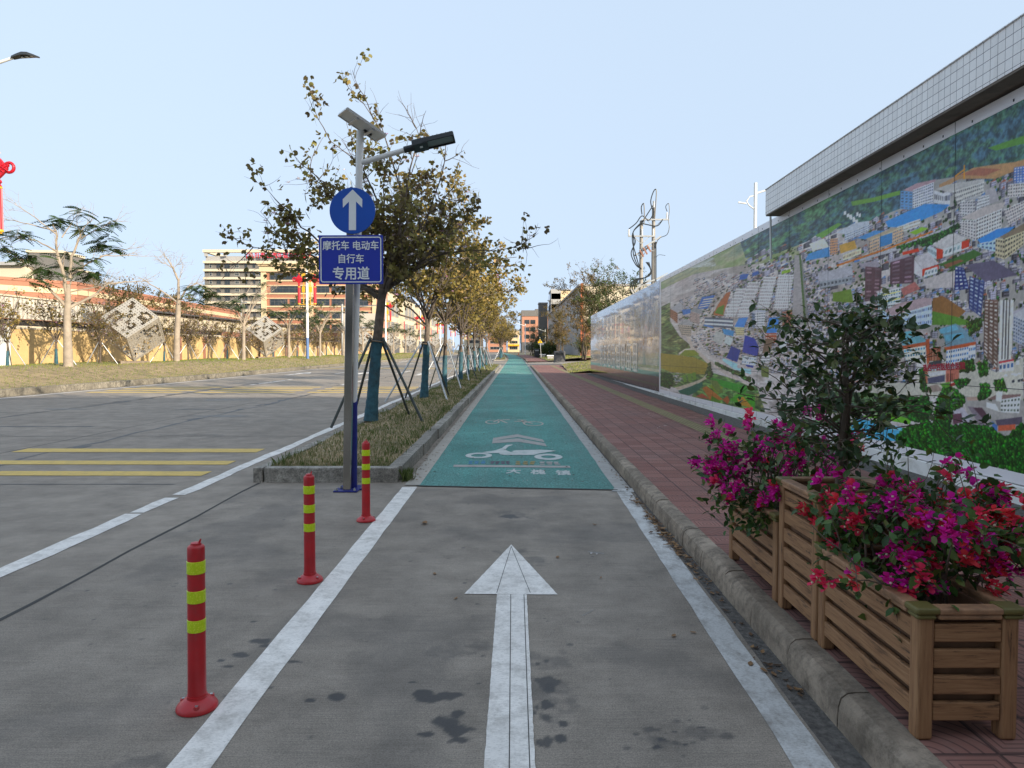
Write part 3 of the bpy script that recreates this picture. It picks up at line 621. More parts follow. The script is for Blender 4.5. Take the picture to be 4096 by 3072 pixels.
# ---------------------------------------------------------------- bollards
def bollard(x, y, label, lean=(0, 0), rz=0.0):
    t = thing('flexible_bollard', label, 'bollard', (x, y, .004), rz, 'red lane bollards'); t.rotation_euler = (lean[0], lean[1], rz)
    n = 28; mb = MB(); b = 0
    P = [(.088, 0), (.088, .010), (.082, .02), (.054, .042), (.043, .047), (.043, .06)]
    mb.lathe(P, n)
    for k in range(3):                                               # bolt pockets in the skirt
        a = 2 * math.pi * k / 3 + .9; c, s_ = math.cos(a), math.sin(a)
        mb.tube([(c * .067, s_ * .067, .022), (c * .067, s_ * .067, .035)], [.014, .012], 12, 0); mb.tube([(c * .067, s_ * .067, .03), (c * .067, s_ * .067, .038)], [.008, .007], 8, 1)
    mb.build('base_flange', [M['red_plastic'], M['galv']], t, True)
    mb = MB(); mb.lathe([(.0395, .05), (.0385, .10), (.0365, .69), (.0365, .72), (.033, .728), (.024, .732), (.022, .738)], n); mb.build('post', M['red_plastic'], t, True)
    for z in (.375, .505, .635):
        q = MB(); q.lathe([(.0367, z - .028), (.0395, z - .026), (.0392, z + .026), (.0363, z + .028)], n); q.build('reflective_band', M['lime'], t, True)
    q = MB(); q.lathe([(.022, .732), (.022, .741), (.012, .744)], 16); q.tube([(.012, 0, .738), (.018, 0, .75), (.02, .004, .758)], [.005, .005, .003], 6); q.build('cap', M['red_plastic'], t, True)
    return t
bollard(-1.405, 3.115, 'red flexible bollard with lime bands, nearest to the camera', (0, .008))
bollard(-1.395, 4.85, 'red flexible bollard standing between two others, middle one of the row', (0, 0), .7)
bollard(-1.361, 6.57, 'red flexible bollard nearest the granite kerb and the sign pole', (0, .03), 1.6)

# ---------------------------------------------------------------- signs on the steel post
t = thing('traffic_sign', 'blue motorcycle lane signs with white arrow on square steel post', 'traffic sign', (-1.864, 7.98, .004), -.02)
mb = MB(); mb.box((0, 0, .007), (.27, .2, .014)); mb.build('base_plate', M['blue_sleeve'], t, bevel=.003)
for sx in (-.1, .1):
    q = MB(); q.tube([(sx, -.07, .01), (sx, -.07, .045)], .009, 8); q.tube([(sx, -.07, .016), (sx, -.07, .03)], .017, 6); q.build('anchor_bolt', M['galv'], t)
mb = MB(); mb.box((.003, 0, 1.65), (.088, .088, 3.3)); o = mb.build('post', M['steel'], t, bevel=.006); o.rotation_euler = (0, .022, 0)
def disc(mb, c, r, y0, y1, n=48, mi=0): mb.prism([(r * math.cos(2 * math.pi * i / n), r * math.sin(2 * math.pi * i / n)) for i in range(n)], (c[0], y0, c[1]), (1, 0, 0), (0, 0, 1), (0, y1 - y0, 0), mi)
mb = MB(); disc(mb, (.098, 3.132), .255, -.062, -.05); rp = mb.build('round_plate', M['sign_blue'], t, bevel=.004)
mb = MB(); a = [(-.04, -.215), (.04, -.215), (.042, .10), (.11, .032), (.112, .125), (.006, .232), (-.105, .125), (-.104, .032), (-.036, .10)]
mb.prism(a, (.098, -.0645, 3.132), (1, 0, 0), (0, 0, 1), (0, .0024, 0)); mb.build('arrow', M['sign_white'], rp, recalc=True)
def rrect(w, h, r, n=6):
    P = []
    for cx, cy, a0 in ((w / 2 - r, h / 2 - r, 0), (-w / 2 + r, h / 2 - r, 90), (-w / 2 + r, -h / 2 + r, 180), (w / 2 - r, -h / 2 + r, 270)):
        for i in range(n + 1): a = R(a0 + 90 * i / n); P.append((cx + r * math.cos(a), cy + r * math.sin(a)))
    return P
mb = MB(); mb.prism(rrect(.715, .54, .012), (.078, -.062, 2.592), (1, 0, 0), (0, 0, 1), (0, .012, 0)); sp_ = mb.build('rectangular_plate', M['sign_navy'], t, bevel=.002)
mb = MB(); A = rrect(.68, .505, .03); B = rrect(.656, .481, .02)
for i in range(len(A)):
    j = (i + 1) % len(A); P = [A[i], A[j], B[j], B[i]]; mb.poly([(.078 + x, -.0645, 2.592 + z) for x, z in P][::-1])
mb.build('border_line', M['sign_white'], sp_)
for i, (s_, size, z, sx) in enumerate((('摩托车 电动车', .108, 2.745, .93), ('自行车', .108, 2.60, .93), ('专用道', .150, 2.435, .93))):
    text('lettering', s_, size, M['sign_white'], sp_, (.078, -.0642, z - .005), (R(90), 0, 0), .0016 if i < 2 else .0026, .0012, sx)

# ---------------------------------------------------------------- solar street lamp beside it
t = thing('solar_street_lamp', 'white solar street lamp with tilted panel and black lamp head', 'street lamp', (-1.825, 8.10, .004))
mb = MB(); mb.box((0, .02, .008), (.30, .24, .016)); mb.build('base_plate', M['blue_sleeve'], t, bevel=.003)
for sx in (-.12, .12):
    for sy in (-.07, .11):
        q = MB(); q.tube([(sx, sy, .012), (sx, sy, .05)], .008, 8); q.tube([(sx, sy, .017), (sx, sy, .03)], .016, 6); q.build('anchor_bolt', M['galv'], t)
mb = MB(); mb.tubez([(0, 0, 0), (.012, 0, 1.0), (.06, 0, 2.4), (.113, 0, 4.06)], [.044, .043, .041, .040], 24, 0); mb.build('pole', M['white_metal'], t, True)
mb = MB(); mb.tubez([(.0, 0, .0), (.012, 0, .98)], [.0465, .0455], 24, 0); mb.tubez([(.012, -.0, .98), (.016, .012, 1.04)], [.0455, .043], 24, 0); mb.build('blue_sleeve', M['blue_sleeve'], t, True)
mb = MB(); mb.tube([(.113, 0, 3.94), (.113, 0, 3.965)], .0435, 24); mb.build('collar', M['white_metal'], t, True)
th = R(27); Rm = Matrix.Rotation(R(-22), 3, 'X') @ Matrix.Rotation(th, 3, 'Y')
Rm = Matrix.Rotation(R(30), 3, 'Z') @ Matrix.Rotation(th, 3, 'Y') @ Matrix.Rotation(R(8), 3, 'X')
pc = Vector((.13, .02, 4.13))
mb = MB(); mb.box(pc, (.49, .42, .012), 0, Rm); mb.box(pc + Rm @ Vector((0, 0, .009)), (.48, .41, .006), 1, Rm)
for d, s_ in (((0, .21, 0), (.50, .02, .028)), ((0, -.21, 0), (.50, .02, .028)), ((.245, 0, 0), (.02, .40, .028)), ((-.245, 0, 0), (.02, .40, .028))): mb.box(pc + Rm @ Vector(d), s_, 2, Rm)
for d in (-.1, .1): mb.box(pc + Rm @ Vector((d, 0, -.02)), (.03, .40, .03), 2, Rm)
mb.box(pc + Rm @ Vector((.1, .08, -.02)), (.1, .08, .025), 3, Rm)
mb.build('solar_panel', [M['solar_back'], M['solar_cell'], M['alu'], M['black_metal']], t)
mb = MB(); mb.tube([(.105, 0, 3.70), (.24, -.01, 3.735), (.62, -.03, 3.84)], [.03, .03, .029], 18); mb.build('arm', M['white_metal'], t, True)
Hm = Matrix.Rotation(R(-13), 3, 'Y') @ Matrix.Rotation(R(-14), 3, 'X'); hc = Vector((.61, -.03, 3.84))
mb = MB()
mb.tube([hc, hc + Hm @ Vector((.12, 0, 0))], [.037, .037], 18)
mb.box(hc + Hm @ Vector((.19, 0, .012)), (.17, .17, .075), 0, Hm); mb.box(hc + Hm @ Vector((.40, 0, .03)), (.36, .165, .035), 0, Hm)
for k in range(7): mb.box(hc + Hm @ Vector((.25 + .05 * k, 0, .050)), (.012, .15, .014), 0, Hm)
for sy in (-.083, .083): mb.box(hc + Hm @ Vector((.40, sy, .012)), (.36, .012, .055), 0, Hm)
mb.box(hc + Hm @ Vector((.575, 0, .012)), (.02, .165, .055), 0, Hm)
lh = mb.build('lamp_head', M['black_metal'], t, bevel=.008)
mb = MB(); mb.box(hc + Hm @ Vector((.42, 0, .0085)), (.30, .14, .012), 0, Hm); mb.build('lens', M['glass_lamp'], lh)
mb = MB(); mb.box(hc + Hm @ Vector((.20, -.02, -.0275)), (.032, .032, .004), 0, Hm); mb.build('sticker', M['sign_white'], lh)

# ---------------------------------------------------------------- planters
def planter(label, x0, y0, w, l, h, rows, seed):
    """w across the pavement, l along it; x0, y0 is its corner nearest the kerb and the camera"""
    q = random.Random(seed); t = thing('wooden_planter', label, 'planter', (x0 + w / 2, y0 + l / 2, .149), 0, 'brown wooden planters along the kerb')
    pw = .062; foot = .07
    for sx in (-1, 1):
        for sy in (-1, 1):
            mb = MB(); mb.box((sx * (w - pw) / 2, sy * (l - pw) / 2, (h - .03) / 2), (pw, pw, h - .03)); mb.build('corner_post', M['wood_up'], t, bevel=.012, seg=3)
    def boards(L):
        mb = MB(); H = h - .035 - foot; st = H / rows
        mb.box((0, .020, foot + H / 2), (L, .010, H), 1)                     # recessed backing boards, gap shade between the proud slats deepened in their colour
        for k in range(rows):
            z0 = foot + st * k; bh = st * .74
            mb.box((0, -.010 + q.uniform(-.0015, .0015), z0 + bh / 2), (L - .002, .022, bh - .004), 0)
        return mb
    for nm, L, rz, c in (('side_panel', l - 2 * pw, -90, (-w / 2 + .028, 0)), ('side_panel', l - 2 * pw, 90, (w / 2 - .028, 0)), ('side_panel', w - 2 * pw, 0, (0, -l / 2 + .028)), ('side_panel', w - 2 * pw, 180, (0, l / 2 - .028))):
        o = boards(L).build(nm, [M['wood'], M['woodback']], t, bevel=.004); o.rotation_euler = (0, 0, R(rz)); o.location = (c[0], c[1], 0)
    mb = MB(); rw = .062
    for sx in (-1, 1): mb.box((sx * (w / 2 - .015), 0, h - .012), (rw, l - .14, .024)); mb.box((sx * (w / 2 - .012), 0, h - .034), (rw * .7, l - .14, .02))
    for sy in (-1, 1): mb.box((0, sy * (l / 2 - .015), h - .012), (w - .14, rw, .024)); mb.box((0, sy * (l / 2 - .012), h - .034), (w - .14, rw * .7, .02))
    mb.build('rim', M['wood_rim'], t, bevel=.007)
    for sx in (-1, 1):
        for sy in (-1, 1):
            mb = MB(); mb.box((sx * (w / 2 - .028), sy * (l / 2 - .028), h - .011), (.09, .09, .026)); mb.box((sx * (w / 2 - .026), sy * (l / 2 - .026), h - .034), (.074, .074, .02)); mb.build('corner_cap', M['cap'], t, bevel=.010, seg=3)
    mb = MB(); grid(mb, -w / 2 + .03, w / 2 - .03, -l / 2 + .03, l / 2 - .03, 8, 16, lambda x, y: (x, h - .10 + q.uniform(-.008, .012)))
    mb.build('soil', M['plantsoil'], t, True)
    return t
planter('low wooden planter full of red bougainvillea, nearest the camera', 1.500, 2.585, .375, .86, .50, 4, 1)
planter('tall square wooden planter holding the small dark tree', 1.503, 3.475, .47, .50, .735, 6, 2)
planter('low wooden planter of magenta bougainvillea behind the tall one', 1.508, 4.02, .375, .88, .51, 4, 3)

# foliage helpers: many small folded leaves made as one mesh with numpy
def leaf_mesh(name, P, Dr, size, tint, m, parent, seed=0, shape='oval', flop=.6, smooth=True):
    r = np.random.default_rng(seed); P = np.asarray(P, float); n = len(P); Dr = np.asarray(Dr, float); Dr = Dr / np.linalg.norm(Dr, axis=1)[:, None].clip(1e-6)
    up = np.tile([0, 0, 1.0], (n, 1)) + r.normal(0, flop, (n, 3)); s = np.cross(Dr, up); s /= np.linalg.norm(s, axis=1)[:, None].clip(1e-6); nrm = np.cross(s, Dr)
    size = np.asarray(size, float)[:, None]
    if shape == 'oval': O = [(0, 0, 0), (.5, 0, -.03), (1.0, 0, -.16), (.22, .22, .05), (.62, .25, .02), (.22, -.22, .05), (.62, -.25, .02)]; F = [(0, 1, 4, 3), (1, 2, 4), (0, 5, 6, 1), (1, 6, 2)]
    elif shape == 'lobed': O = [(0, 0, 0), (.72, 0, -.06), (.10, .36, .10), (.5, .56, .14), (.96, .40, .02), (.10, -.36, .10), (.5, -.56, .14), (.96, -.40, .02)]; F = [(0, 1, 3, 2), (1, 4, 3), (0, 5, 6, 1), (1, 6, 7)]
    elif shape == 'bract': O = [(0, 0, 0), (.95, 0, .12), (.30, .36, .10), (.72, .36, .2), (.30, -.36, .10), (.72, -.36, .2), (.45, 0, .0)]; F = [(0, 6, 3, 2), (6, 1, 3), (0, 4, 5, 6), (6, 5, 1)]
    elif shape == 'pod': O = [(0, 0, 0), (.33, .035, -.03), (.70, .038, .02), (1, 0, .08), (.70, -.038, .02), (.33, -.035, -.03)]; F = [(0, 5, 1), (1, 5, 4, 2), (2, 4, 3)]
    elif shape == 'frond': O, F = FROND
    k = len(O); V = np.zeros((n, k, 3))
    for i, (a, b, c) in enumerate(O): V[:, i] = P + size * (a * Dr + b * s + c * nrm)
    base = (np.arange(n) * k)[:, None]; faces = []
    for f in F: faces.append((base + np.array(f)).tolist())
    faces = [q for grp in zip(*faces) for q in grp]
    me = bpy.data.meshes.new(name); me.from_pydata(V.reshape(-1, 3).tolist(), [], faces); me.materials.append(m)
    at = me.attributes.new('tint', 'FLOAT', 'FACE'); at.data.foreach_set('value', np.repeat(np.clip(np.asarray(tint, float), 0, 1), len(F)))
    if smooth: me.polygons.foreach_set('use_smooth', [True] * len(me.polygons))
    return link(bpy.data.objects.new(name, me), parent)
FROND = ([], [])
def _frond():
    O = [(0, 0, 0)]; F = []; N = 9
    for i in range(N):                                       # a drooping feather: paired narrow leaflets along a curved rib
        x = .12 + .88 * i / (N - 1); z = -.42 * x * x; w = .21 * math.sin(math.pi * (.18 + .72 * i / (N - 1))) ; h = .05
        for s_ in (1, -1):
            b = len(O); O += [(x - h, 0, z + .01), (x + h, 0, z - .02), (x + h + .05, s_ * w, z - .06), (x - h + .07, s_ * w * 1.05, z - .05)]; F.append((b, b + 1, b + 2, b + 3))
    return O, F
FROND = _frond()
def rv(r): 
    v = Vector((r.gauss(0, 1), r.gauss(0, 1), r.gauss(0, 1))); return v.normalized()
def wander(r, p, d, L, n, wob, lift=0.0):
    P = [Vector(p)]; d = Vector(d).normalized()
    for i in range(n):
        d = (d + rv(r) * wob + Vector((0, 0, lift))).normalized(); P.append(P[-1] + d * (L / n))
    return P
def taper(a, b, n): return [a + (b - a) * i / (n - 1) for i in range(n)]
M['glossy_leaf'] = leafmat('glossy_dark_leaf', [(0, (.028, .06, .02)), (.6, (.06, .115, .032)), (1, (.15, .165, .04))], .36, .25, spec=.5)
M['boug_leaf'] = leafmat('bougainvillea_leaf', [(0, (.03, .075, .02)), (.6, (.065, .145, .03)), (1, (.15, .17, .04))], .42, .25)
M['bract'] = leafmat('bougainvillea_bract', [(0, (.72, .02, .46)), (.45, (.80, .03, .34)), (.55, (.82, .045, .17)), (1, (.85, .07, .09))], .55, .35, spec=.2)
M['white_flower'] = plain('cream_flower_centre', (.7, .66, .5), .6)
def bougainvillea(label, c, rx, ry, z0, z1, nst, nleaf, nfl, tintlo, tinthi, seed, ctr_fn=None, spill=()):
    r = random.Random(seed); t = thing('bougainvillea', label, 'flowering shrub', c)
    mb = MB(); tips = []
    for i in range(nst):
        p = Vector((r.uniform(-rx * .6, rx * .6), r.uniform(-ry * .8, ry * .8), z0 - .03)); d = Vector((p.x / rx * .5 + r.gauss(0, .25), p.y / ry * .35 + r.gauss(0, .25), 1))
        L = (z1 - z0) * r.uniform(.75, 1.1); P = wander(r, p, d, L, 7, .22, .02); mb.tube(P, taper(.0075, .0022, 8), 5)
        for k in range(5):
            j = r.randint(2, 7); Q = wander(r, P[j], (P[j] - p) * .6 + rv(r) * .35 + Vector((0, 0, .1)), r.uniform(.12, .26), 4, .3, -.03); mb.tube(Q, taper(.003, .0012, 5), 4, cap=False); tips += Q[1:]
        tips += P[3:]
    for (d, L) in spill:
        for k in range(6): Q = wander(r, (d[0] * .5 + r.gauss(0, .03), d[1] * .5 + r.gauss(0, .05), z0 + r.uniform(.05, .18)), (d[0], d[1], d[2]), L * r.uniform(.7, 1.1), 6, .18, -.05); mb.tube(Q, taper(.003, .0012, 7), 4, cap=False); tips += Q[2:] * 3
    mb.build('stems', M['twig'], t)
    P = []; Dd = []; sz = []; ti = []
    for i in range(nleaf):
        b = r.choice(tips) + rv(r) * .035; d = rv(r) + Vector((b.x, b.y, 0)) * 1.2 + Vector((0, 0, -.15)); P.append(b); Dd.append(d); sz.append(r.uniform(.035, .062)); ti.append(r.random() ** 1.4)
    leaf_mesh('foliage', P, Dd, sz, ti, M['boug_leaf'], t, seed)
    P = []; Dd = []; sz = []; ti = []; wh = MB()
    tp = [b for b in tips if b.z > z0 + .08 and (b.x ** 2 / rx ** 2 + b.y ** 2 / ry ** 2 + ((b.z - z0) / (z1 - z0)) ** 2 > .55)]
    heads = []
    for i in range(nfl // 9):
        b = r.choice(tp); col = r.uniform(tintlo, tinthi); heads.append(b)
        col = .1 + .3 * r.random() if r.random() < (1 - (tintlo + tinthi) / 2) else .6 + .4 * r.random()
        for k in range(r.randint(5, 12)):
            a = b + rv(r) * r.uniform(.008, .045); ax = (a - b + Vector((b.x, b.y, .05)) * .35 + rv(r) * .02).normalized(); s0 = ax.orthogonal().normalized(); s1 = ax.cross(s0); f = r.random() * 6
            for j in range(3):
                th_ = f + j * 2.094; d = (s0 * math.cos(th_) + s1 * math.sin(th_)) * .75 + ax * .85; P.append(a); Dd.append(d); sz.append(r.uniform(.024, .037)); ti.append(col + r.gauss(0, .07))
            if r.random() < .3: q = a + ax * .016; wh.box(q, (.0065, .0065, .0065))
    leaf_mesh('flowers', P, Dd, sz, ti, M['bract'], t, seed + 1, 'bract', .3); tag(wh.build('flower_centres', M['white_flower'], t), kind='stuff')
    return t
bougainvillea('red and magenta bougainvillea growing in the nearest planter', (1.76, 3.16, .149), .33, .38, .42, .88, 32, 2300, 1750, .25, .95, 21, spill=(((-.16, .36, .25), .30), ((.35, -.2, .45), .40), ((.3, -.05, .4), .40), ((.35, .3, .25), .40)))
bougainvillea('magenta bougainvillea spilling over the far planter', (1.70, 4.46, .149), .27, .40, .44, .98, 22, 1200, 1300, .0, .2, 22, spill=(((-.30, -.1, -.02), .40), ((-.32, .05, .1), .36), ((-.26, .25, .22), .36), ((-.2, -.25, -.1), .3)))
# small dark tree of the tall planter
r = random.Random(31); t = thing('small_tree', 'small dark leaved tree growing in the tall planter', 'tree', (1.735, 3.73, .149))
mb = MB(); tips = []
for k in range(3): mb.tube(wander(r, (r.uniform(-.02, .02), r.uniform(-.02, .02), .6), (r.uniform(-.1, .1), r.uniform(-.1, .1), 1), .95, 8, .10), taper(.016, .007, 9), 7)
mb.tube(wander(r, (0, 0, .6), (.02, 0, 1), .75, 8, .08), taper(.024, .012, 9), 8)
for i in range(70):
    z = .83 + .83 * r.random() ** .85; a = r.uniform(0, 6.283); w = .42 * (1 - abs((z - 1.15) / .62) ** 2.2) + .06; w = max(.1, w)
    P = wander(r, (r.uniform(-.02, .02), r.uniform(-.02, .02), z - .06), (math.cos(a), math.sin(a), r.uniform(-.05, .75)), w * r.uniform(.8, 1.15), 6, .22, .02); mb.tube(P, taper(.006, .0016, 7), 5, cap=False); tips += P[2:]
    for k in range(4): Q = wander(r, P[r.randint(1, 6)], rv(r) + Vector((math.cos(a), math.sin(a), .3)) * .7, r.uniform(.08, .17), 3, .3); mb.tube(Q, taper(.0025, .001, 4), 4, cap=False); tips += Q[1:] * 2
mb.build('trunk', M['twig'], t, True)
P = []; Dd = []; sz = []; ti = []
for i in range(1800):
    b = r.choice(tips) + rv(r) * .022; d = rv(r) + Vector((b.x, b.y, .1)) * 1.6; P.append(b); Dd.append(d); sz.append(r.uniform(.032, .062)); ti.append(r.random() ** 1.8)
leaf_mesh('crown', P, Dd, sz, ti, M['glossy_leaf'], t, 33)
mb = MB()
for k in range(9): litter(r.uniform(1.55, 1.9), r.uniform(3.55, 3.95), .149 + .64, r.uniform(.02, .04), r.random())
mb2 = mb; tag(mb2.build('fallen_leaves', M['litter']), kind='stuff')
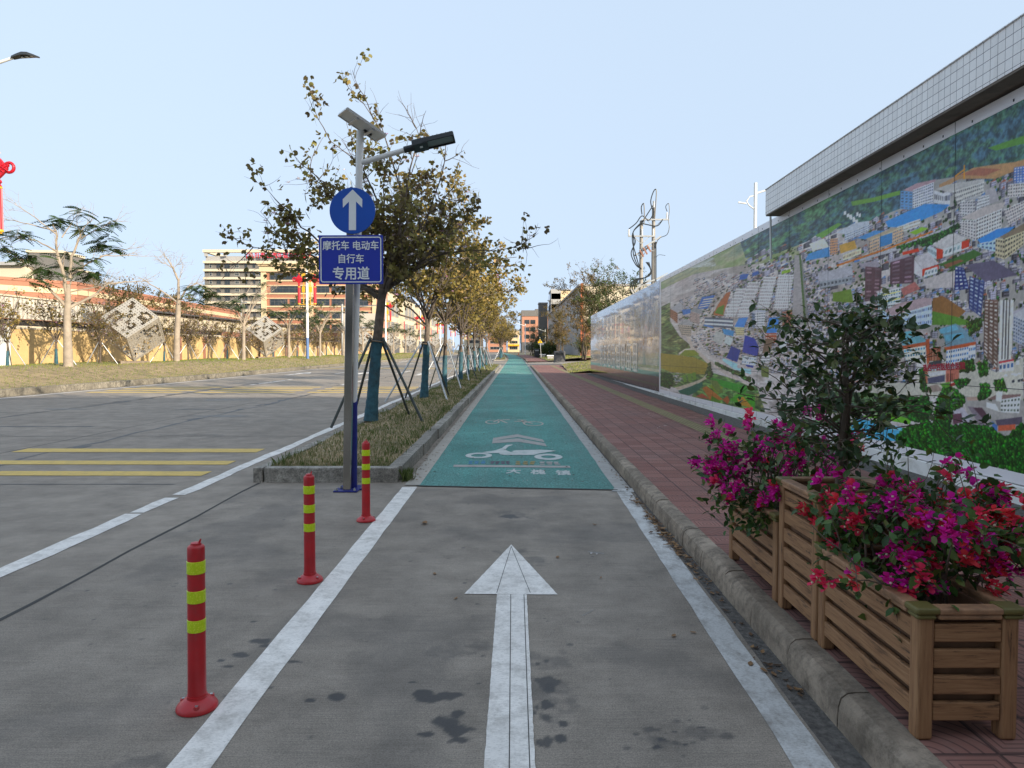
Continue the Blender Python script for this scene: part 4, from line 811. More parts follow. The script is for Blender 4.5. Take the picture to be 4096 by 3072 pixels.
# ---------------------------------------------------------------- the long wall with its printed panels, seen on the right
WX = 4.70
def wtop(y): return 4.09 - .0108 * y
def wbot(y): return .40 - .0075 * y
DATA = """N b8aeac,cfc8c6,a39a96 329,1936 953,866 1339,37 329,-338
N 8a9a6c,a8a88a,7c8c78 415,1045 415,1294 805,917 805,765 597,882 508,935 418,931
N 98a090,c0c4c0,8c8c70 415,1015 460,1036 573,920 567,985 415,1135
H 2f5f78,3d7a58,27506c,4a8a50 639,1008 741,1006 1442,1002 1756,1040 1756,736 1442,791 1327,816 1249,865 1131,899 1085,835 999,832 909,848 831,846 741,846 655,892
H 4c6f3c,6f8a3c,3c5c30,86904c 420,771 445,782 445,615 472,475 508,383 472,327 421,299
H 4f7a38,7c9440,3e6a30,98a050 421,299 472,318 514,358 555,258 549,183 519,96 460,40 420,62
V d8cec0 442,299 487,318 514,286 528,216 502,154 457,65 445,160
V dcd4c8 549,400 579,403 579,318 555,303
V c8b8ae 508,894 597,855 609,763 555,755 516,788
V bcb0b0 609,824 745,784 745,735 620,728
V cfc6c6 757,728 894,701 894,491 799,522
H 4e8a38,6e9a3c,3f7a34,8a8a40 537,149 561,200 674,147 692,140 716,8 674,1 508,1 514,37
V c8c8cc 698,458 775,444 805,205 730,216
H 3f6a3c,5a8a40,345a38,78904a 857,158 1016,175 1143,175 1188,166 1181,87 1130,96 1016,97 857,56
H 2e6a3a,4a8a3c,2a5a40,6a9a48 729,-26 958,66 958,34 962,3 857,5 729,-26
U c6bebe 643,886 831,846 999,826 1092,822 1249,848 1442,806 1717,777 1717,372 1249,410 897,448 643,501
U ccc6c4 857,568 1328,478 1442,374 1716,365 1716,212 1442,211 1143,179 1016,183 857,179
V c6bcb4 445,745 514,791 615,752 805,734 894,692 879,215 716,214 573,303 508,383 472,563
t 4f7a40 643,886 999,826 1249,848 1442,806 1717,777 1717,372 643,501
t 4a7a3c 857,568 1442,434 1716,365 1716,212 1143,179 857,179
t 5f7a3e 445,745 615,752 805,734 879,215 573,303 472,563
P c4b8b0 502,466 511,382 555,288 620,198 674,153 674,135 615,177 549,265 503,375 490,470
P d0c8c0 469,336 487,369 508,373 508,363 490,356 472,327
P b9b0aa 555,607 594,726 603,761 609,756 597,717 561,596 514,470 506,481
P a86a4a 567,608 579,658 603,720 615,719 597,600 594,574 567,593
P 5f8038 570,606 579,637 597,648 594,581
P 7d8a30 472,318 487,360 514,358 528,326 508,310 487,314
P 9a8a3e 418,338 472,318 514,302 555,258 543,181 448,171 421,200
P dedada 630,728 660,709 657,703 628,722
F cdc6c6 2 7 6d6a70 0.3 628,723 657,704 657,692 628,710
P dedada 626,711 656,693 654,687 624,704
F cdc6c6 2 7 6d6a70 0.3 624,706 654,688 654,675 624,693
P dedada 623,693 652,676 650,670 620,687
F cdc6c6 2 7 6d6a70 0.3 620,688 650,671 650,658 620,675
P dedada 619,676 649,659 646,653 617,669
F cdc6c6 2 7 6d6a70 0.3 617,670 646,654 646,641 617,657
P dedada 615,658 645,642 643,636 613,651
F cdc6c6 2 7 6d6a70 0.3 613,652 643,636 643,624 613,639
P dedada 612,640 642,625 639,618 609,633
F cdc6c6 2 7 6d6a70 0.3 609,634 639,619 639,606 609,621
P dedada 608,622 638,607 636,600 606,615
F cdc6c6 2 7 6d6a70 0.3 606,616 636,601 636,589 606,602
P dedada 605,603 634,589 632,583 602,596
F cdc6c6 2 7 6d6a70 0.3 602,597 632,584 632,571 602,584
P dedada 601,584 631,571 628,564 599,577
F cdc6c6 2 7 6d6a70 0.3 599,578 628,566 628,553 599,565
P dedada 664,744 698,722 696,716 662,737
F cdc6c6 2 7 6d6a70 0.3 662,738 696,717 696,704 662,725
P dedada 661,725 695,705 693,698 659,718
F cdc6c6 2 7 6d6a70 0.3 659,720 693,699 693,687 659,706
P dedada 658,707 692,687 690,681 655,700
F cdc6c6 2 7 6d6a70 0.3 655,701 690,682 690,669 655,688
P dedada 654,688 689,669 686,663 652,681
F cdc6c6 2 7 6d6a70 0.3 652,682 686,664 686,651 652,669
P dedada 651,669 685,651 683,644 649,662
F cdc6c6 2 7 6d6a70 0.3 649,663 683,646 683,633 649,650
P dedada 648,650 682,633 680,626 646,643
F cdc6c6 2 7 6d6a70 0.3 646,644 680,627 680,614 646,630
P dedada 645,631 679,615 676,608 642,623
F cdc6c6 2 7 6d6a70 0.3 642,624 676,609 676,596 642,611
P dedada 641,611 676,596 673,589 639,604
F cdc6c6 2 7 6d6a70 0.3 639,605 673,590 673,577 639,591
P dedada 638,592 672,577 670,570 636,584
F cdc6c6 2 7 6d6a70 0.3 636,585 670,571 670,558 636,571
P dedada 635,572 669,558 667,551 633,564
F cdc6c6 2 7 6d6a70 0.3 633,565 667,552 667,539 633,551
P dedada 708,746 744,725 741,720 706,740
F cdc6c6 2 7 6d6a70 0.3 706,741 741,720 741,710 706,730
P dedada 706,730 742,710 739,704 704,724
F cdc6c6 2 7 6d6a70 0.3 704,725 739,705 739,694 704,714
P dedada 704,713 739,694 737,689 701,708
F cdc6c6 2 7 6d6a70 0.3 701,709 737,689 737,679 701,697
P dedada 702,697 737,678 735,673 699,691
F cdc6c6 2 7 6d6a70 0.3 699,692 735,674 735,663 699,681
P dedada 700,681 735,663 733,657 697,675
F cdc6c6 2 7 6d6a70 0.3 697,676 733,658 733,647 697,664
P dedada 698,664 733,647 731,641 695,658
F cdc6c6 2 7 6d6a70 0.3 695,659 731,642 731,631 695,648
P dedada 696,648 731,631 729,625 693,642
F cdc6c6 2 7 6d6a70 0.3 693,642 729,626 729,615 693,631
P dedada 693,631 729,615 727,609 691,625
F cdc6c6 2 7 6d6a70 0.3 691,626 727,610 727,599 691,614
P dedada 691,614 727,599 725,593 689,608
F cdc6c6 2 7 6d6a70 0.3 689,609 725,594 725,583 689,597
P dedada 689,597 725,583 723,577 687,591
F cdc6c6 2 7 6d6a70 0.3 687,592 723,578 723,567 687,580
P dedada 749,733 792,710 789,706 746,728
F cdc6c6 2 7 6d6a70 0.3 746,729 789,706 789,697 746,719
P dedada 748,719 791,696 788,692 745,714
F cdc6c6 2 7 6d6a70 0.3 745,715 788,693 788,683 745,705
P dedada 747,704 790,683 787,678 744,699
F cdc6c6 2 7 6d6a70 0.3 744,700 787,679 787,670 744,690
P dedada 746,690 789,669 786,664 743,685
F cdc6c6 2 7 6d6a70 0.3 743,685 786,665 786,656 743,676
P dedada 745,675 788,655 785,650 742,670
F cdc6c6 2 7 6d6a70 0.3 742,671 785,651 785,642 742,661
P dedada 744,660 787,641 784,636 741,655
F cdc6c6 2 7 6d6a70 0.3 741,656 784,637 784,628 741,646
P dedada 743,646 786,627 783,622 740,640
F cdc6c6 2 7 6d6a70 0.3 740,641 783,623 783,614 740,631
P dedada 742,631 785,613 782,608 739,626
F cdc6c6 2 7 6d6a70 0.3 739,626 782,609 782,600 739,616
P dedada 741,616 784,599 781,594 738,611
F cdc6c6 2 7 6d6a70 0.3 738,612 781,595 781,586 738,602
P dedada 740,601 783,585 780,580 737,596
F cdc6c6 2 7 6d6a70 0.3 737,597 780,581 780,572 737,587
P dedada 739,586 782,571 779,566 736,581
F cdc6c6 2 7 6d6a70 0.3 736,582 779,567 779,558 736,572
P dedada 738,571 781,557 778,552 735,566
F cdc6c6 2 7 6d6a70 0.3 735,567 778,553 778,543 735,557
P 3a66a8 641,804 665,792 659,766 638,774
P 3a66a8 674,789 692,789 695,772 674,768
P 8fae3c 757,745 781,744 781,729 757,731
P 3f70b0 534,742 571,728 549,647 522,665
P d8ccbc 539,723 571,710 569,704 537,716
P d8ccbc 535,707 565,697 563,691 533,701
P d8ccbc 530,692 559,684 557,677 529,685
P d8ccbc 526,676 553,670 551,664 525,669
P b0aeb2 445,726 472,755 484,710 466,672
F a0745e 5 4 5a4038 0.3 445,726 466,672 466,584 445,652
P a8a6a8 469,582 487,610 511,576 505,542
F b8aca0 5 7 5e5650 0.3 466,575 505,546 505,465 478,482
P 98989c 499,665 514,679 540,645 528,622
F b8a6a0 7 6 5e5254 0.3 499,665 528,622 528,544 502,581
P 4a7ab4 478,689 502,679 503,646 482,643
P 4c88c4 638,543 664,540 653,484 626,494
F d8c8a4 4 8 6a604c 0.3 626,493 655,482 653,437 631,441
P b8bac4 674,567 686,574 713,562 713,550 683,555
F 7888a0 5 2 4a4e58 0.3 674,564 683,555 684,473 675,481
F d8d6de 6 6 4a4e58 0.3 683,558 713,553 711,467 684,473
P 4288c6 724,518 753,514 745,435 713,437
F a8563c 3 6 cfc6bc 0.3 713,437 745,434 744,383 714,386
F b07868 6 6 5e4038 0.3 760,538 787,536 785,463 760,468
P 5c6474 543,590 623,545 622,533 541,578
P c8ccd4 543,577 623,533 622,522 541,564
P 5c6474 543,563 623,521 622,510 541,551
P c8ccd4 543,550 623,509 622,498 541,537
P 5c6474 543,536 623,497 622,486 541,523
P 4c80b4 540,542 567,514 567,503 539,532
P b8b8b4 576,482 600,461 591,387 564,420
P 4c90bc 591,495 626,468 623,436 597,455
P c8d0d0 603,447 623,423 615,378 597,400
P 203f8e 618,377 644,349 635,276 604,300
P 2444a0 656,436 683,414 696,364 692,311 649,336
P 1e3c90 668,293 683,287 680,245 659,255
F d8dce4 2 6 90a0b8 0.3 650,317 689,305 686,258 647,267
P a8d0e0 594,300 635,266 635,240 674,238 674,208 626,232 594,283
P 7a6658 713,409 736,401 727,328 705,329
F e0dce0 3 7 50505a 0.3 704,323 727,328 726,278 701,279
P d0d8d8 754,377 772,392 775,328 751,328
P 6f7a44 701,265 724,255 724,198 704,201
P 2c6656 469,23 537,126 539,100 519,40 499,4 475,5
P c2b4a2 459,43 531,140 549,172 548,152 534,125 469,28
P 6e8e3a 481,155 491,165 494,109 485,97
P 6e8e3a 494,169 505,179 508,125 499,113
P 6e8e3a 508,183 518,192 521,139 512,128
P a8703c 537,80 549,100 597,28 561,2
P 7c9034 567,122 597,111 582,56 555,103
P 9a5e3a 594,27 609,61 615,30 609,4
P 3f8a34 549,168 668,133 656,86 597,111
P 6e7c46 555,147 579,147 597,70 579,69
P 4e9432 615,37 641,93 680,46 674,7
P b48a3c 635,52 653,72 680,16 644,18
P 567f2c 564,40 591,12 585,-6 561,2
P a05a44 519,9 537,42 561,10
P 4a9a30 656,92 686,90 686,12
P b8926a 1194,864 1288,873 1405,842 1442,839 1442,820 1350,816 1249,856 1194,846
P a86f58 1249,869 1303,866 1366,837 1319,836
P 6f9a3e 948,939 1014,914 1085,899 1085,884 1014,898 952,919
P 5f8f3c 1327,913 1442,902 1442,880 1350,895
P 6d9a48 850,860 913,875 924,862 870,835
P b4aeb0 1323,794 1350,792 1362,752 1335,749
P b89aa0 1092,895 1131,899 1186,885 1178,875 1120,876
F 6f9cc4 6 3 5c6474 0.3 1086,896 1120,876 1120,814 1086,834
F d4d4dc 7 10 5c6474 0.3 1120,881 1178,880 1178,812 1120,819
F d8d6da 1 5 585c68 0.3 1206,831 1225,832 1225,788 1206,796
P c4c0bc 1182,855 1217,853 1319,828 1319,815 1229,822
F d8d8dc 1 5 5e5c60 0.3 1180,852 1206,831 1206,796 1180,811
F d6d2cc 3 16 5e5c60 0.3 1229,826 1319,819 1319,787 1245,781
P 4a90c8 1045,808 1124,817 1155,819 1225,788 1202,775 1131,766 1092,767 1053,784
F e0d8cc 2 14 8a8078 0.3 1077,774 1143,775 1143,752 1077,749
P b8b6b8 1252,791 1303,784 1335,775 1303,776
F ccc8c8 5 6 5a5a60 0.3 1252,786 1295,775 1295,725 1252,744
F dedcdc 5 8 5a5a60 0.3 1303,780 1335,777 1335,737 1295,733
P c4bab6 1252,735 1327,748 1381,742 1370,722 1299,716
F d2ccca 6 6 4a484e 0.3 1252,731 1299,716 1299,654 1252,688
F dad4d0 6 10 4a484e 0.3 1299,718 1370,726 1370,664 1299,654
P b6aeac 1370,718 1424,725 1442,739 1442,728 1381,715
F d2cac6 5 10 565058 0.3 1374,721 1442,731 1442,691 1389,674
F d4ccc8 4 8 5a5658 0.3 1385,787 1442,776 1442,739 1385,752
F 5878b4 6 5 d4ccc0 0.3 1401,828 1442,820 1442,776 1401,786
P 4a8fce 1303,657 1358,673 1409,667 1389,655 1319,637
F bccfe0 2 5 3c5c84 0.3 1303,644 1358,643 1358,608 1303,636
P 90806c 1366,649 1442,672 1442,646 1381,638
F cabea2 4 4 4a4640 0.3 1354,648 1381,638 1381,583 1354,596
F d2c6a8 4 8 4a4640 0.3 1381,641 1442,650 1442,616 1381,583
P cfcac8 1163,685 1237,697 1276,668 1206,654
F d8dcda 1 7 7a8a8c 0.3 1206,654 1280,665 1280,638 1194,626
P c4452c 1188,663 1208,653 1208,626 1188,627
P c4452c 1260,662 1281,665 1281,642 1260,639
F c8d4d8 1 6 8898a0 0.3 1163,680 1190,658 1190,626 1165,652
P cac4c6 1128,649 1167,656 1198,611 1151,604
P c4452c 1151,604 1197,609 1197,593 1151,581
F d8dcdc 1 4 7c8890 0.3 1159,598 1194,603 1194,581 1155,576
P d6d0d2 1128,644 1151,604 1151,576 1128,596
P d44a30 1094,678 1139,678 1141,666 1096,668
P a29aa4 1051,663 1104,665 1126,656 1061,652
F 5e4650 6 2 8a7480 0.3 1061,654 1128,658 1128,563 1061,574
P a8a0a8 971,680 1022,673 1038,647 991,652
F 644a52 9 2 7e6870 0.3 991,662 1038,641 1034,523 991,527
P b4b2b8 858,685 952,680 958,641 866,638
F a0a4aa 1 9 5a6068 0.3 862,646 956,636 956,613 866,614
P 4f90c0 831,788 889,787 891,744 823,760
P d6d2c6 833,832 874,832 889,787 842,794
F c89a78 6 4 6a6a78 0.3 891,819 913,810 913,745 891,750
P c8a050 917,779 960,777 967,743 921,742
F e0d4bc 1 9 a8967c 0.3 928,732 979,738 979,716 928,709
P c8ccd4 907,837 960,847 1001,833 1001,817 932,817
F ccd0d8 3 14 6c7c94 0.3 932,817 1001,820 1001,796 932,788
P 5a94c4 963,784 1014,789 1045,775 995,764
P b8a890 991,768 1042,774 1098,768 1001,756
F d0b498 4 20 5c6c80 0.3 1001,758 1096,766 1096,722 1001,707
P 4888b8 1030,759 1065,759 1065,721 1030,720
P e8e4e0 928,912 935,910 935,895 928,897
P e8e4e0 937,896 944,895 944,880 937,882
P e8e4e0 946,881 952,880 952,865 946,867
P e8e4e0 954,867 961,866 961,851 954,852
P e8e4e0 963,886 969,885 969,870 963,871
P e8e4e0 944,888 951,886 951,871 944,873
P e8e4e0 953,873 959,872 959,856 953,858
P e8e4e0 961,858 968,857 968,842 961,844
P e8e4e0 970,877 976,876 976,861 970,863
P c47a30 909,700 1053,710 1178,723 1180,718 1053,703 913,692
P 5a86b8 960,696 1104,704 1104,698 960,688
P b8b6ba 975,696 1092,704 1245,725 1245,718 1100,691 975,687
P 8ab040 1112,740 1147,746 1167,734 1131,726
P d4982c 1235,871 1264,882 1267,878 1238,867
P d4982c 1261,894 1264,892 1265,849 1261,851
P 466f34 1194,608 1295,630 1319,612 1233,585
P 8a6048 1210,604 1256,610 1268,603 1221,592
P c4bcba 1202,579 1245,578 1241,527 1163,537 1155,571 1198,575
P b07470 1092,551 1131,567 1147,540 1100,525
P 6a6478 1268,590 1350,587 1420,534 1327,530
F 2e3c78 6 3 a8b4cc 0.3 1243,592 1268,582 1284,516 1243,518
F 3e4a78 9 3 a8b4cc 0.3 1284,554 1327,530 1319,429 1284,458
P c4bcc0 1022,557 1065,565 1092,556 1028,548
F d4d8d8 5 9 5a7c84 0.3 1026,551 1092,556 1092,492 1028,488
P d8c83c 1030,540 1090,544 1090,542 1030,537
P d8c83c 1030,514 1090,520 1090,517 1030,510
P b09a98 1053,479 1077,500 1163,509 1180,484 1053,463
F d4dae4 4 18 7c8898 0.3 1049,469 1180,484 1180,416 1049,429
P d4c848 1092,468 1155,476 1155,473 1092,464
P 6f8a3a 901,584 952,586 960,528 901,548
P 8f6a44 1182,502 1210,506 1276,450 1249,427 1182,443
P 5f8a3c 1182,461 1249,436 1319,405 1182,416
P b8b4bc 1409,437 1442,446 1442,398 1409,400
P a8a2a2 792,805 805,797 823,460 788,466
P 8a8a88 811,773 815,771 835,458 828,459
P 4e6a3a 805,797 810,794 828,459 822,460
P b8a4a8 1048,484 1130,506 1180,505 1180,481 1070,456
F bcd0ea 4 3 6c84a4 0.3 1041,485 1070,456 1070,415 1044,426
F c8d4e8 3 20 6c84a4 0.3 1070,460 1180,483 1180,415 1070,415
P c4c0b4 1140,290 1169,298 1302,293 1366,269 1442,314 1442,198 1375,193 1283,194 1207,183 1143,179 1016,175 1016,218 1140,221
F 6e5850 16 3 d0c8c0 0.3 1328,478 1366,473 1369,275 1328,320
P e0dcd4 1371,472 1410,468 1407,307 1371,301
P 5c5c60 1380,472 1384,471 1382,307 1379,305
P 5c5c60 1388,470 1392,470 1391,307 1387,306
P 5c5c60 1397,470 1400,469 1399,307 1395,306
F d8d0cc 1 4 4a6a90 0.3 1372,297 1415,306 1415,276 1372,269
P c03040 1372,299 1415,307 1415,303 1372,294
P c4c4c8 1410,428 1442,444 1442,407
F b8bcc4 7 5 50607c 0.3 1410,425 1442,410 1442,341 1410,357
P 7a9aa8 1207,404 1248,415 1274,395 1305,357 1226,334
F dfe4ea 3 10 2e6a9c 0.3 1223,334 1286,347 1286,300 1223,288
P b5603f 1216,342 1306,358 1306,347 1223,333
P 70acc0 1216,381 1267,387 1274,371 1223,360
P 78b0c4 1200,400 1248,411 1258,396 1207,385
F dfe6f0 2 4 38608c 0.3 1286,345 1306,348 1305,306 1286,301
P b5603f 1165,369 1176,372 1176,291 1169,287
P 8a4a38 1176,339 1207,346 1207,302 1176,298
P d0b098 1179,338 1180,338 1180,300 1179,300
P d0b098 1183,338 1184,338 1184,300 1183,300
P d0b098 1186,338 1188,338 1188,300 1186,300
P d0b098 1190,338 1191,338 1191,300 1190,300
P d0b098 1194,338 1195,338 1195,300 1194,300
P d0b098 1198,338 1199,338 1199,300 1198,300
P d0b098 1202,338 1203,338 1203,300 1202,300
P 7ab0bc 1086,385 1130,398 1165,369 1165,358 1102,348
F e4ddd0 3 8 2f7a98 0.3 1102,340 1165,350 1165,298 1111,289
P b5603f 1092,349 1165,362 1165,350 1095,337
P 77b4c0 1092,397 1124,402 1130,375 1102,372
P d8d4d0 1140,290 1169,296 1169,260 1143,256
P 444a52 1175,294 1207,302 1216,284 1175,279
P b4c2c4 1170,276 1261,295 1261,280 1172,264
P cfcfd0 1162,256 1223,270 1223,258 1162,245
P 5a5c74 1172,242 1221,256 1221,234 1175,224
P c07c6c 1223,270 1261,278 1261,240 1223,232
P 6a3c34 1225,260 1226,260 1226,233 1225,233
P 6a3c34 1228,260 1230,260 1230,234 1228,233
P 6a3c34 1232,260 1233,260 1233,234 1232,233
P 6a3c34 1235,260 1237,260 1237,234 1235,234
P 6a3c34 1239,260 1240,261 1240,234 1239,234
P 6a3c34 1242,260 1244,261 1244,234 1242,234
P 6a3c34 1246,260 1247,261 1247,235 1246,234
P b87860 1157,271 1172,276 1172,223 1161,219
P 9c8c84 1175,216 1200,224 1216,205 1175,194
P 5c9038 1207,226 1235,234 1239,211 1223,206
P b02c2c 1235,228 1248,233 1250,224 1235,219
P d0cac8 1188,166 1204,171 1194,130 1188,89 1175,86 1188,129
P 5cb0d4 958,34 971,67 1041,71 1111,61 1105,24 1083,10 1032,-1 962,3
P 8cc4dc 1048,66 1095,61 1105,52 1073,48
P 6fae3c 971,74 1067,108 1130,96 1124,80 1048,79
P b8b4bc 1242,151 1274,159 1305,119 1302,105 1251,93
P 6a4a58 1243,134 1270,141 1274,114 1248,103
P 8a8088 1286,164 1305,164 1347,112 1328,106
P 5c4450 1302,162 1328,165 1350,136 1334,130
P 625a68 1366,134 1442,153 1442,132 1372,119
P c06a50 1375,120 1423,130 1423,114 1375,104
P 5a7cb0 1356,130 1372,119 1372,103 1359,108
P 88706c 1340,190 1366,205 1436,213 1436,206 1379,192
F e2e2da 3 6 4c564c 0.3 1379,193 1436,207 1433,161 1379,158
P e2e0d8 1340,183 1366,179 1379,158 1340,167
P dcdcd4 1366,211 1385,219 1382,187 1366,189
P b49c90 1283,191 1331,198 1331,187 1286,181
P e8ecf0 1387,263 1396,265 1397,260 1387,259
P e8ecf0 1407,267 1417,269 1417,264 1408,263
P e8ecf0 1417,266 1426,268 1427,263 1417,261
P e8ecf0 1426,269 1436,271 1436,266 1427,265
P e8ecf0 1420,295 1429,297 1430,292 1421,291
P e8ecf0 1426,313 1436,315 1436,310 1427,309
P e8ecf0 1194,183 1204,186 1204,181 1195,178
P e8ecf0 1420,301 1429,303 1430,298 1421,297
P 28303c 1410,248 1417,251 1418,244 1411,242
P 28303c 1426,251 1433,253 1434,246 1427,245
P 28303c 1434,253 1441,255 1442,248 1435,247
T 2f7a34 1105,174 1175,179 1188,136 1172,89 1130,96 1111,116
T 3f8a38 1213,205 1239,214 1280,190 1270,162 1245,152 1239,98 1194,90 1194,137
T 358034 1248,243 1283,248 1296,246 1289,232 1258,216
T 3a8a34 1312,293 1340,297 1344,261 1318,254
T 3f8c38 1321,234 1347,236 1350,200 1318,187
T 4a8f3a 1359,249 1388,250 1398,220 1363,217
T 3c7c34 1262,299 1302,306 1305,273 1264,265
T 3a7c3a 1149,267 1162,275 1172,201 1153,203
T 4a7c3a 1277,416 1321,429 1324,402 1289,374
T 2f8030 1089,32 1118,70 1175,94 1194,93 1239,98 1309,113 1347,109 1398,89 1442,132 1557,146 1780,118 1780,-200 1442,2 1264,6 1130,0 1089,8
T 3f8a40 1131,695 1155,696 1249,723 1256,708 1163,675
T 3f8a40 1077,704 1104,704 1194,711 1198,703 1092,689
T 4f7a3a 555,266 561,274 564,186 551,153
T 5a8a4a 573,275 674,184 671,164 573,253
T 3f6a34 420,161 448,161 457,92 442,28 420,33"""
S0, S1, DS, NT_ = .2075, 1.30, .000425, 840
class Canvas:                                        # a small picture painted in numbers: x = 4.7 / distance along the wall, y = height fraction
    def __init__(s):
        s.w = int((S1 - S0) / DS); s.h = NT_; s.p = np.zeros((s.h, s.w, 3), np.float32); s.r = np.random.default_rng(8)
    def px(s, pts): return np.array([((a / 2000 - S0) / DS, b / 1000 * s.h) for a, b in pts])
    def mask(s, q):
        x0, y0 = np.floor(q.min(0)).astype(int); x1, y1 = np.ceil(q.max(0)).astype(int) + 1
        x0, y0, x1, y1 = max(0, x0), max(0, y0), min(s.w, x1), min(s.h, y1)
        if x1 <= x0 or y1 <= y0: return None
        X, Y = np.meshgrid(np.arange(x0, x1) + .5, np.arange(y0, y1) + .5); m = np.zeros(X.shape, bool); n = len(q)
        for i in range(n):
            (ax, ay), (bx, by) = q[i], q[(i + 1) % n]
            if ay == by: continue
            m ^= ((ay > Y) != (by > Y)) & (X < (bx - ax) * (Y - ay) / (by - ay) + ax)
        return (slice(y0, y1), slice(x0, x1)), m
    def fill(s, q, c, var=0.0):
        k = s.mask(np.asarray(q, float))
        if k is None: return
        sl, m = k; v = s.p[sl]; v[m] = np.array(c) * (1 + var * (s.r.random(int(m.sum()))[:, None] - .5))
    def vnoise(s, h, w, sx, sy, octs=4):
        o = np.zeros((h, w), np.float32); amp = 1; tot = 0
        for k in range(octs):
            gx, gy = max(2, int(w / sx * 2 ** k) + 2), max(2, int(h / sy * 2 ** k) + 2); g = s.r.random((gy, gx)); X = np.linspace(0, gx - 1.001, w); Y = np.linspace(0, gy - 1.001, h)
            xi = X.astype(int); yi = Y.astype(int); fx = (X - xi)[None]; fy = (Y - yi)[:, None]
            o += amp * ((g[yi][:, xi] * (1 - fx) + g[yi][:, np.minimum(xi + 1, gx - 1)] * fx) * (1 - fy) + (g[np.minimum(yi + 1, gy - 1)][:, xi] * (1 - fx) + g[np.minimum(yi + 1, gy - 1)][:, np.minimum(xi + 1, gx - 1)] * fx) * fy); tot += amp; amp *= .62
        return o / tot
def hexc(h):
    h = h.zfill(6); return np.array([int(h[i:i + 2], 16) / 255 for i in (0, 2, 4)])
def lerp(a, b, t): return a + (b - a) * t
